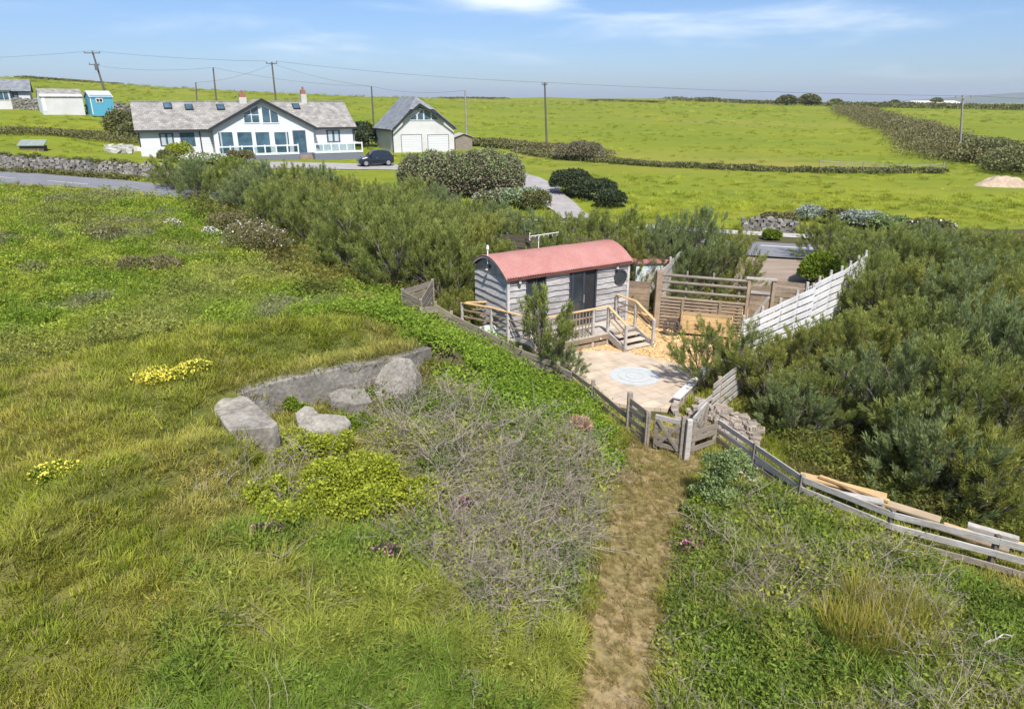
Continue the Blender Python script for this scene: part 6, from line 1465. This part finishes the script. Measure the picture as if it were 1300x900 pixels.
hedge('big_hedge', 'massive dark scrub hedge running up the hill at the right', gl_([(1075, 143), (1100, 152), (1130, 162), (1165, 176), (1200, 196), (1235, 208)]), lambda p: 5.5 + max(0, (120 - p.y)) * .03, 2.6, 90000, .22, brown_leaf, 53, step=1.4)
hedge('big_hedge', 'dark scrub hedge along the right picture edge beside the rubble heap', gl_([(1225, 196), (1262, 206), (1300, 216), (1340, 226)]), 5, 2.6, 40000, .24, mid_leaf, 54, step=1.3)
hedge('hedge', 'thin dark hedge on the skyline of the middle fields', [PY(860, 131, 330), PY(930, 133, 320), PY(1000, 134.5, 310), PY(1060, 136, 300)], 7, 1.7, 7000, .6, mid_leaf, 55, step=2.5)
hedge('hedge', 'far dark hedge line right of the round trees', [PY(1060, 136, 280), PY(1130, 137, 280), PY(1210, 138, 280), PY(1310, 140, 270)], 8, 2.0, 9000, .6, mid_leaf, 56, step=2.5)
hedge('hedge', 'faint dark hedge strip high on the middle skyline', [PY(560, 127.5, 340), PY(600, 127.5, 340), PY(640, 128, 340)], 4, .7, 2600, .5, mid_leaf, 57, step=2)
hedge('hedge', 'short hedge strip across the middle of the far field', [PY(745, 130, 300), PY(790, 130.5, 300), PY(840, 131, 300)], 4, .7, 2600, .5, mid_leaf, 58, step=2)
hedge('hedge', 'dark hedge along the left hilltop', [PY(30, 104, 250), PY(90, 107, 260), PY(150, 111, 280)], 4, .5, 5000, .5, rough_leaf, 59, step=2)
for k, (px, py, D, r_, lab) in enumerate(((998, 136, 300, 3.2, 'leftmost round tree of the clump on the skyline'), (1026, 135, 300, 3.3, 'tallest round tree of the skyline clump'), (1060, 136, 290, 2.0, 'smallest round tree of the skyline clump'), (1135, 134, 420, 2.0, 'tiny lone tree far away on the skyline'), (1188, 133, 425, 2.6, 'distant dark tree behind the pale farm building'))):
    q = PY(px, py, D); t = thing('round_tree', lab, 'tree', q); rg = np.random.default_rng(90 + k)
    V, F, ti = leafcloud([(0, 0, r_ * .75, r_ * 1.2, r_, r_ * .62), (r_ * .8, 0, r_ * .55, r_ * .7, r_ * .7, r_ * .5), (-r_ * .8, 0, r_ * .5, r_ * .7, r_ * .7, r_ * .45)], 2600, .6, rg, asp=.8); link('crown', npmesh('crown', V, F, mid_leaf, tint=ti), t)
    m = MB(); m.tube([(0, 0, -2), (0, 0, r_ * .8)], [.4, .2], 6); m.build('trunk', bark_m, t)
hedge('hedge', 'dark hedge of garden scrub behind the left end of the big house', gl_([(150, 168), (165, 170), (174, 176)]), 2.6, 2.8, 7000, .25, mid_leaf, 60)
hedge('hedge', 'long bank of rough scrub across the paddock below the white outbuilding', gl_([(-80, 172), (0, 170), (60, 170), (120, 174), (170, 182)]), 3.0, .6, 16000, .18, rough_leaf, 62, step=.9)
hedge('hedge', 'weedy growth along the top of the roadside drystone wall', gl_([(-80, 205), (0, 208), (60, 211), (110, 215), (165, 221)]), .8, 1.05, 14000, .14, rough_leaf, 63, step=.7)
hedge('hedge', 'weeds and grasses along the foot of the roadside drystone wall', gl_([(-80, 214), (0, 219), (60, 222), (130, 227), (200, 231), (238, 233)]), .8, .45, 9000, .14, rough_leaf, 66, step=.7)
hedge('hedge', 'dark scrub between the big house and the garage', gl_([(452, 185), (462, 186), (474, 187)]), 2.6, 3.2, 6000, .25, dark_leaf, 64)
hedge('hedge', 'dark scrubby hedge in the dip behind the garage shed', gl_([(575, 185), (600, 186), (640, 188)]), 2.2, 1.0, 5000, .22, mid_leaf, 65)

# odds and ends among the plants
dry_leaf = leafmat('dry_leaf', (.30, .17, .10), (.52, .36, .24), .3, .2)
q = PG(738, 552); shrub('dead_plant', 'dried orange brown plant clump beside the top of the path', 'plant', q, [(0, 0, .2, .2, .16, .2), (.08, -.1, .05, .12, .1, .12), (-.14, .05, .3, .14, .12, .1)], 1400, .14, dry_leaf, 70, stem=False, asp=.22, shell=(.4, 1.2))
dead_w = mat('bleached_wood', (.55, .5, .45), (.42, .37, .33), .85, 5)
for px, py, lab, s_, sd_ in ((1232, 828, 'bleached forked dead branch lying in the lower right scrub', .5, 1),):
    q = PG(px, py); rr_ = random.Random(sd_); m = MB(); p = Vector((0, 0, .1)); pts = [p]
    for k in range(5): p = p + Vector((.22 * s_, rr_.uniform(-.1, .12) * s_, .10 * s_ + rr_.uniform(-.05, .05))); pts.append(p)
    m.tube(pts, [.02, .018, .015, .012, .009, .004], 6)
    for k in (1, 2, 3, 4):
        a = pts[k]; b_ = a + Vector((rr_.uniform(-.1, .25), rr_.uniform(-.25, .25), rr_.uniform(.05, .3))) * s_; c_ = b_ + Vector((rr_.uniform(-.1, .2), rr_.uniform(-.15, .15), .12)) * s_; m.tube([a, b_, c_], [.011, .008, .003], 5)
    tag(m.build('dead_branch', dead_w, origin=q) if False else link('dead_branch', (lambda me: (me.from_pydata(m.v, [], m.f), me.materials.append(dead_w), me)[2])(bpy.data.meshes.new('dead_branch')), origin=q), lab, 'branch')
def sheet(label, q, w_, d_, seed):
    n = 18; u = np.linspace(-1, 1, n); V = np.array([(a * w_, b * d_, 0) for b in u for a in u]); V[:, 2] = .35 * w_ * (1 - (V[:, 0] / w_) ** 2) * (1 - (V[:, 1] / d_) ** 2) + (fbm(V[:, 0] + seed, V[:, 1], .25, seed) - .5) * .3 * w_
    I = np.arange(n * n).reshape(n, n); Fq = np.stack([I[:-1, :-1], I[:-1, 1:], I[1:, 1:], I[1:, :-1]], -1).reshape(-1, 4); o = link('tarpaulin', npmesh('tarpaulin', V, Fq, white_plastic, smooth=True), origin=q); o.modifiers.new('thickness', 'SOLIDIFY').thickness = .01; tag(o, label, 'tarpaulin')
sheet('crumpled white sheet behind tamarisk stems right of the white slatted fence', PZ(1083, 493, .3), .32, .22, 3)
sheet('larger crumpled white sheet half hidden under the tamarisks near the right edge', PZ(1185, 560, .2), .4, .3, 4)
q = PZ(1268, 540, 0); t = thing('wooden_easel', 'small wooden stand with pale and blue boards half hidden among the tamarisks', 'stand', frame(q, R(20)))
for x_ in (-.22, .22): m = MB(); m.beam((x_, 0, 0), (x_ * .8, .1, 1.1), .05, .04, up=(0, 1, 0)); m.build('leg', wood_silver, t)
m = MB(); m.bx(-.35, .35, .02, .06, .55, .95); m.build('board', white_plastic, t)
m = MB(); m.box((0.1, .12, 1.1), (.7, .5, .03), Matrix.Rotation(R(18), 3, 'X')); m.build('top_board', mat('pale_blue_board', (.35, .5, .56), None, .6), t)
# ---------------------------------------------------------------- grass, brambles and ground cover (uncountable growth, one object per kind)
def scatter(name, label, cat, pts, rot, scl, idx, tint, protos):
    col = bpy.data.collections.new(name + '_pieces')
    for p in protos: col.objects.link(p)
    me = bpy.data.meshes.new(name); n = len(pts); me.vertices.add(n); me.vertices.foreach_set('co', np.asarray(pts, np.float32).ravel())
    def put(nm, tp, key, a, dt=np.float32): at = me.attributes.new(nm, tp, 'POINT'); at.data.foreach_set(key, np.ascontiguousarray(a, dtype=dt).ravel())
    put('turn', 'FLOAT_VECTOR', 'vector', rot); put('size', 'FLOAT_VECTOR', 'vector', scl); put('pick', 'INT', 'value', idx, np.int32)
    put('tint', 'FLOAT_COLOR', 'color', np.column_stack([tint, np.ones(n)]))
    o = bpy.data.objects.new(name, me); C.objects.link(o)
    g = bpy.data.node_groups.new(name, 'GeometryNodeTree'); g.interface.new_socket('Geometry', in_out='INPUT', socket_type='NodeSocketGeometry'); g.interface.new_socket('Geometry', in_out='OUTPUT', socket_type='NodeSocketGeometry')
    gi = g.nodes.new('NodeGroupInput'); go = g.nodes.new('NodeGroupOutput'); ip = g.nodes.new('GeometryNodeInstanceOnPoints'); ci = g.nodes.new('GeometryNodeCollectionInfo')
    ci.inputs['Collection'].default_value = col; ci.inputs['Separate Children'].default_value = True; ci.inputs['Reset Children'].default_value = True
    def na(nm, tp): k = g.nodes.new('GeometryNodeInputNamedAttribute'); k.data_type = tp; k.inputs[0].default_value = nm; return k.outputs[0]
    g.links.new(gi.outputs[0], ip.inputs['Points']); g.links.new(ci.outputs[0], ip.inputs['Instance']); ip.inputs['Pick Instance'].default_value = True
    g.links.new(na('pick', 'INT'), ip.inputs['Instance Index']); g.links.new(na('turn', 'FLOAT_VECTOR'), ip.inputs['Rotation']); g.links.new(na('size', 'FLOAT_VECTOR'), ip.inputs['Scale'])
    g.links.new(ip.outputs[0], go.inputs[0])
    md = o.modifiers.new('scatter', 'NODES'); md.node_group = g
    return tag(o, label, cat, kind='stuff')
def strips(n, rad, h, wd, lean, curl, rg, flat=0.):
    """curved grass blades, three segments each"""
    a = rg.uniform(0, 2 * math.pi, n); r = rad * np.sqrt(rg.uniform(0, 1, n)); b0 = np.column_stack([np.cos(a) * r, np.sin(a) * r, np.full(n, -.03)])
    az = a + rg.normal(0, .9, n); ln = rg.uniform(h[0], h[1], n); el = np.clip(1.5 - np.abs(rg.normal(lean, lean * .5, n)), .15, 1.57); cu = np.abs(rg.normal(curl, curl * .4, n))
    side = np.column_stack([-np.sin(az), np.cos(az), np.zeros(n)]); w_ = rg.uniform(wd[0], wd[1], n); p = b0.copy(); V = []
    for k in range(4):
        ww = (w_ * (1, .85, .55, .06)[k])[:, None]; V += [p - side * ww, p + side * ww]
        d = np.column_stack([np.cos(az) * np.cos(el), np.sin(az) * np.cos(el), np.sin(el)]); p = p + d * (ln / 3)[:, None]; el = el - cu / 3
    V = np.stack(V, 1).reshape(-1, 3); i = np.arange(n)[:, None] * 8; F = np.concatenate([i + np.array([[0, 1, 3, 2]]) + 2 * k for k in range(3)], 0)
    return V, F
def proto(name, V, F, m, own=None):
    return bpy.data.objects.new(name, npmesh(name, V, F, m, own=own if own is not None else np.zeros(len(V))))
blade_m = leafmat('grass_blade', (0, 0, 0), (.40, .33, .15), .3, .4, .6, instancer=True, spec=.04)
flower_m = leafmat('weed_leaf', (0, 0, 0), (.5, .43, .24), .3, .4, .6, instancer=True, spec=.04)
rgp = np.random.default_rng(5)
def straw(V, nb, per, frac): o = np.repeat((rgp.uniform(0, 1, nb) < frac) * rgp.uniform(.4, 1, nb), per); return o
P_turf = []; P_long = []; P_weed = []; P_cover = []; P_reed = []
for i in range(4):
    V, F = strips(110, .24, (.07, .18), (.0035, .007), .45, .7, rgp); P_turf.append(proto('turf_tuft', V, F, blade_m, straw(V, 110, 8, .16)))
for i in range(4):
    V, F = strips(95, .20, (.26, .58), (.004, .009), .55, 1.7, rgp); P_long.append(proto('long_grass_tuft', V, F, blade_m, straw(V, 95, 8, .10)))
for i in range(4):
    n = 110; b = np.column_stack([rgp.normal(0, .15, n), rgp.normal(0, .15, n), rgp.uniform(.0, .30, n)]); ax = norm(np.column_stack([rgp.normal(size=(n, 2)), rgp.uniform(-.1, .9, n)])); V, F = quadblades(b, ax, rgp.uniform(.05, .11, n), rgp.uniform(.012, .026, n), rgp)
    V2, F2 = strips(35, .2, (.2, .42), (.003, .006), .4, 1.2, rgp); P_weed.append(proto('weed_tuft', np.vstack([V, V2]), np.vstack([F, F2 + len(V)]), flower_m, np.concatenate([np.zeros(len(V)), straw(V2, 35, 8, .25)])))
for i in range(3):
    n = 150; b = np.column_stack([rgp.normal(0, .2, n), rgp.normal(0, .2, n), rgp.uniform(.02, .22, n)]); ax = norm(np.column_stack([rgp.normal(size=(n, 2)), rgp.uniform(-.15, .5, n)])); V, F = quadblades(b, ax, rgp.uniform(.05, .095, n), rgp.uniform(.016, .03, n), rgp); P_cover.append(proto('cover_leaves', V, F, blade_m))
for i in range(3):
    V, F = strips(60, .14, (.35, .75), (.004, .008), .22, .5, rgp); P_reed.append(proto('tall_tuft', V, F, blade_m, straw(V, 60, 8, .2)))
twig_m = mat('dead_bramble', (.33, .28, .23), (.20, .168, .138), .9, 3, 4, island=.3)
P_twig = []
rtw = random.Random(8)
for i in range(5):
    m = MB()
    for k in range(15):
        a = rtw.uniform(0, 6.28); el = rtw.uniform(.2, 1.2); p = Vector((rtw.uniform(-.25, .25), rtw.uniform(-.25, .25), 0)); d = Vector((math.cos(a) * math.cos(el), math.sin(a) * math.cos(el), math.sin(el))); pts = [p.copy()]; st = rtw.uniform(.09, .17)
        for j in range(6): d = (d + Vector((rtw.uniform(-.25, .25), rtw.uniform(-.25, .25), -.22 + rtw.uniform(-.15, .15)))).normalized(); p = p + d * st; p.z = max(p.z, .03); pts.append(p.copy())
        r = rtw.uniform(.003, .006); m.tube(pts, [r * (1 - j / 9) for j in range(7)], 3)
        for j in (2, 3, 4, 5):
            e = pts[j] + Vector((rtw.uniform(-.16, .16), rtw.uniform(-.16, .16), rtw.uniform(-.02, .14))); m.tube([pts[j], e], [r * .6, r * .25], 3)
    me = bpy.data.meshes.new('bramble_stems'); me.from_pydata(m.v, [], m.f); me.materials.append(twig_m); P_twig.append(bpy.data.objects.new('bramble_stems', me))
# candidate positions: dense near the camera, thinner and larger further off
rg = np.random.default_rng(99)
def candidates(d0, d1, dens0, power=1.15, lo=3.):
    out_ = []; D = d0
    while D < d1:
        st = .5; hw = .80 * D + 5; de = max(lo, dens0 * min(1, (9. / D) ** power)); n = rg.poisson(de * st * 2 * hw)
        out_.append(np.column_stack([rg.uniform(-hw, hw, n), rg.uniform(D, D + st, n), np.full(n, de)])); D += st
    return np.vstack(out_)
stones_xy = [[(p.x, p.y) for p in (PZ(267, 512, 2.1), PZ(299, 497, 2.1), PZ(315, 503, 2.1), PZ(353, 536, 2.1), PZ(346, 545, 1.9), PZ(290, 546, 2.1))]]
WALLX = [(p.x, p.y) for p in pf]
def free(x, y, margin=0.):
    k = ~inpoly(x, y, COMP) & (pdist(x, y, ROAD) > 3.25 + margin) & (pdist(x, y, TRACK) > 2.1) & (pdist(x, y, DRIVE) > 1.9)
    for s in stones_xy: k &= ~inpoly(x, y, s)
    return k
HB_ = [(p.x, p.y) for p in (HW @ Vector((-1, -5, 0)), HW @ Vector((LN + 1, -5, 0)), HW @ Vector((LN + 1, 8, 0)), HW @ Vector((-1, 8, 0)))]
c = candidates(5.2, 58, 46); x, y, de = c.T
k = free(x, y) & ~inpoly(x, y, HB_); x, y, de = x[k], y[k], de[k]; z = height(x, y); px, py = proj(x, y, z); dens_s = np.sqrt(46 / de)
fl_ = [(p.x, p.y) for p, q in line] if False else None
Z_COVER = [(385, 388), (430, 372), (480, 370), (520, 386), (560, 405), (620, 434), (700, 476), (745, 505), (770, 545), (772, 600), (745, 610), (715, 575), (680, 550), (630, 535), (585, 508), (556, 470), (548, 440), (520, 424), (470, 402)]
Z_BRAM = [(465, 510), (560, 505), (640, 535), (700, 552), (748, 590), (762, 650), (748, 720), (725, 780), (660, 800), (580, 770), (520, 720), (470, 690), (545, 640), (548, 595), (480, 570)]
Z_BR2 = [(880, 660), (960, 620), (1010, 640), (1130, 695), (1300, 765), (1600, 850), (1500, 1000), (840, 1000), (835, 850), (862, 760)]
Z_LUSH = [(250, 720), (300, 670), (380, 650), (470, 690), (520, 720), (580, 770), (660, 800), (725, 790), (745, 830), (735, 1000), (150, 1000)]
Z_REED = [(1040, 780), (1080, 762), (1120, 765), (1185, 810), (1190, 840), (1130, 850), (1060, 825)]
Z_UNDER = [(935, 500), (1000, 560), (1010, 605), (1130, 640), (1300, 690), (1700, 780), (1700, 240), (1000, 260), (950, 420)]
Z_BANK = [(940, 500), (930, 540), (960, 585), (1040, 600), (1180, 650), (1310, 690), (1320, 560), (1100, 520)]
Z_MEAD = [(-400, 232), (230, 250), (330, 330), (400, 380), (470, 372), (440, 395), (300, 410), (180, 440), (60, 470), (-400, 520)]
dp = pdist(x, y, PATHC) - np.clip((y - 9.5) * .075, 0, .38)
n1 = fbm(x, y, 1.6, 51); n2 = fbm(x, y, .6, 52); n3 = fbm(x, y, 5., 53); n4 = fbm(x, y, .25, 54, 1)
def mixc(a, b, t): return np.asarray(a)[None, :] * (1 - t[:, None]) + np.asarray(b)[None, :] * t[:, None]
def over(c, b, t): return c * (1 - t[:, None]) + np.asarray(b)[None, :] * t[:, None]
N = len(x); wob = (n2 - .5) * 40 * (15 / np.maximum(y, 8)); pxw, pyw = px + wob, py + (n1 - .5) * 30
nearf = pdist(x, y, [(p.x, p.y) for p in FENCE_LINE]) < .28
cover = inpoly(pxw, pyw, Z_COVER) & ~nearf; bram = inpoly(pxw, pyw, Z_BRAM) & (dp > .9); br2 = inpoly(pxw, pyw, Z_BR2) & (dp > .75); lush = inpoly(pxw, pyw, Z_LUSH) & (dp > .8) & ~bram
reed = inpoly(px, py, Z_REED); under = inpoly(pxw, pyw, Z_UNDER) & ~br2; mead = inpoly(pxw, pyw, Z_MEAD); pathz = dp < .62 + (n2 - .5) * .3
thick = (px > 205) & (px < 960) & (py < 400) & ~mead & ~cover & (y > 20)
ry_ = np.interp(x, [q[0] for q in ROAD], [q[1] for q in ROAD]); beyond = y > ry_
under &= ~beyond; thick &= ~beyond; mead &= ~beyond
turf = ~(cover | bram | br2 | lush | reed | under | mead | pathz | thick)
verge = turf & beyond
def emit(name, label, cat, sel, protos, size, col, sj=.3, lean=.25, hj=.25, dens=True):
    i = np.where(sel)[0]; n = len(i)
    if n == 0: return
    s = size * rg.uniform(1 - sj, 1 + sj, n) * (dens_s[i] ** .85 if dens else 1)
    rot = np.column_stack([rg.normal(0, lean, n), rg.normal(0, lean, n), rg.uniform(0, 6.28, n)])
    scl = np.column_stack([s, s, s ** .75 * rg.uniform(1 - hj, 1 + hj, n)])
    scatter(name, label, cat, np.column_stack([x[i], y[i], z[i]]), rot, scl, rg.integers(0, len(protos), n), np.clip(col[i] * rg.uniform(.82, 1.18, (n, 1)), 0, 1), protos)
straw_c = (.46, .40, .12)
ct = mixc((.26, .30, .034), (.40, .375, .070), sstep(.34, .66, n1)); ct = over(ct, (.20, .265, .03), sstep(.52, .68, n2) * .6); ct = over(ct, straw_c, sstep(.52, .72, fbm(x, y, 1.1, 61)) * .65); ct = over(ct, (.27, .335, .032), sstep(.55, .7, n3) * .6)
edge_b = np.exp(-(pdist(x, y, WALLX) / .5) ** 2); ct = over(ct, (.36, .27, .12), edge_b * .6)
ct = over(ct, (.33, .37, .032), verge * .95)
emit('turf_grass', 'short tufty green and straw coloured turf on the mound and lower left', 'grass', turf & (rg.uniform(0, 1, N) < np.where(verge, .13, 1)), P_turf, 1.0, ct)
cm_ = mixc((.235, .32, .040), (.34, .39, .055), sstep(.35, .65, n1)); cm_ = over(cm_, (.145, .23, .026), sstep(.5, .66, n2) * .8); cm_ = over(cm_, (.29, .27, .10), sstep(.6, .75, n3) * .5); cm_ = over(cm_, (.24, .22, .15), sstep(.66, .76, fbm(x, y, 2.2, 66)) * .7)
emit('meadow_grass', 'rough green meadow grass sloping up to the road', 'grass', mead & (rg.uniform(0, 1, N) < .62), P_long, .55, cm_)
emit('meadow_weeds', 'leafy weeds growing through the meadow grass', 'weeds', mead & (rg.uniform(0, 1, N) < .34), P_weed, .68, cm_)
cl_ = mixc((.195, .285, .045), (.32, .36, .065), sstep(.35, .65, n1)); cl_ = over(cl_, (.37, .35, .08), sstep(.55, .7, n2) * .7); cl_ = over(cl_, (.125, .205, .03), sstep(.58, .7, n3) * .6)
emit('long_grass', 'long drooping green grass along the bottom of the photo', 'grass', (lush & (rg.uniform(0, 1, N) < .85)) | (br2 & (rg.uniform(0, 1, N) < .42)), P_long, .82, cl_)
emit('tall_yellow_grass', 'upright yellow green grass clump in the lower right', 'grass', reed, P_reed, .85, mixc((.27, .27, .04), (.36, .31, .055), n2), lean=.15)
cb = mixc((.185, .255, .042), (.31, .33, .065), sstep(.35, .65, n1)); cb = over(cb, (.105, .17, .03), sstep(.5, .66, n2) * .8)
emit('bramble_leaves', 'green leaves and weeds sprouting through the brambles', 'brambles', (bram & (rg.uniform(0, 1, N) < .50 + .35 * sstep(.45, .6, n3))) | (br2 & (rg.uniform(0, 1, N) < .52)) | (lush & (rg.uniform(0, 1, N) < .14)), P_weed, .85, cb)
tw = (bram & (rg.uniform(0, 1, N) < .32 + .38 * sstep(.4, .6, n1))) | (br2 & (rg.uniform(0, 1, N) < .26 * sstep(.42, .6, n1))) | (lush & (rg.uniform(0, 1, N) < .008)) | (turf & (px > 250) & (py > 570) & (px < 420) & (rg.uniform(0, 1, N) < .06))
emit('dead_brambles', 'tangle of dead grey bramble stems covering the bank left of the path', 'brambles', tw, P_twig, .95, cb, lean=.5)
cc2 = mixc((.18, .275, .034), (.275, .37, .05), sstep(.3, .7, n2)); cc2 = over(cc2, (.12, .20, .025), sstep(.5, .7, n4) * .5)
emit('ground_cover', 'bright green leafy ground cover on the slope above the board fence', 'ground cover', cover, P_cover, .72, cc2)
cu_ = mixc((.135, .16, .034), (.245, .235, .055), sstep(.35, .65, n1)); cu_ = over(cu_, (.13, .10, .045), sstep(.58, .72, n2) * .5); cu_ = over(cu_, (.18, .20, .03), (inpoly(px, py, Z_BANK) * sstep(.5, .62, n3)) * .8)
emit('undergrowth', 'dark weedy undergrowth beneath the right-hand tamarisks', 'undergrowth', (under | thick) & (rg.uniform(0, 1, N) < .55), P_long, .75, cu_)
emit('undergrowth_leaves', 'low leafy plants on the bank under the right-hand tamarisks', 'undergrowth', (under | thick) & (rg.uniform(0, 1, N) < .4), P_weed, .95, cu_)
# thin grass on the trodden path and its edges
emit('path_grass', 'thin trampled grass along the dirt path', 'grass', (dp < 1.0) & (rg.uniform(0, 1, N) < np.where(dp < .55, .22 + .45 * sstep(9.5, 13, y), .8)), P_turf, .62, mixc((.25, .24, .06), (.33, .27, .10), n2))

# coarse tufts give the far pastures their grain
cf = []
D = 46
while D < 300:
    hw = .80 * D + 4; n = rg.poisson(1.1 * 2 * hw * 1.0 * min(1, (70 / D) ** 1.7)); cf.append(np.column_stack([rg.uniform(-hw, hw, n), rg.uniform(D, D + 1, n)])); D += 1
x, y = np.vstack(cf).T; k = free(x, y, .5) & ~inpoly(x, y, HB_) & (y > np.interp(x, [q[0] for q in ROAD], [q[1] for q in ROAD]) + 3.5); gi_ = GWm.inverted(); gl3 = np.array([(gi_ @ Vector((a, b, 2.4)))[:2] for a, b in zip(x, y)]); k &= ~((gl3[:, 0] > -1) & (gl3[:, 0] < GW + 1) & (gl3[:, 1] > -1) & (gl3[:, 1] < GD + 1))
x, y = x[k], y[k]; z = height(x, y); N = len(x); dens_s = np.maximum(1, y / 110); p1_ = fbm(x, y * 2.2, 14, 71); p2_ = fbm(x, y * 3, 4, 72); keep = rg.uniform(0, 1, N) < .05 + .32 * sstep(.42, .62, p1_)
cfield = mixc((.30, .345, .028), (.40, .41, .050), sstep(.35, .65, p2_)); cfield = over(cfield, (.23, .31, .026), sstep(.52, .66, p1_) * .8)
emit('pasture_grass', 'uneven short grass of the green pastures beyond the road', 'grass', keep, P_turf, 2.1, cfield)

x, y = np.vstack([np.column_stack([rg.uniform(-2, 6, 9000), rg.uniform(5, 16, 9000)])]).T; dp = pdist(x, y, PATHC) - np.clip((y - 9.5) * .075, 0, .38); k = (dp < .6) & free(x, y); x, y = x[k], y[k]; z = height(x, y) + .03; N = len(x); dens_s = np.ones(N)
emit('path_litter', 'dry straw coloured grass litter trodden flat on the dirt path', 'grass', rg.uniform(0, 1, N) < .55, P_turf, .42, mixc((.40, .30, .13), (.26, .22, .08), fbm(x, y, .5, 81)), lean=1.0)
# ---------------------------------------------------------------- air
hb = MB(); hb.bx(-9300, 9300, -60, 12600, -8, 140)
hm = bpy.data.materials.new('air'); t = nodes_of(hm); o = nn(t, 'ShaderNodeOutputMaterial'); v = nn(t, 'ShaderNodeVolumePrincipled')
v.inputs['Color'].default_value = (.80, .88, .98, 1); v.inputs['Density'].default_value = .00012; v.inputs['Anisotropy'].default_value = .2
t.links.new(v.outputs[0], o.inputs['Volume'])
tag(hb.build('haze', hm), 'thin blue summer haze', 'haze', kind='stuff')
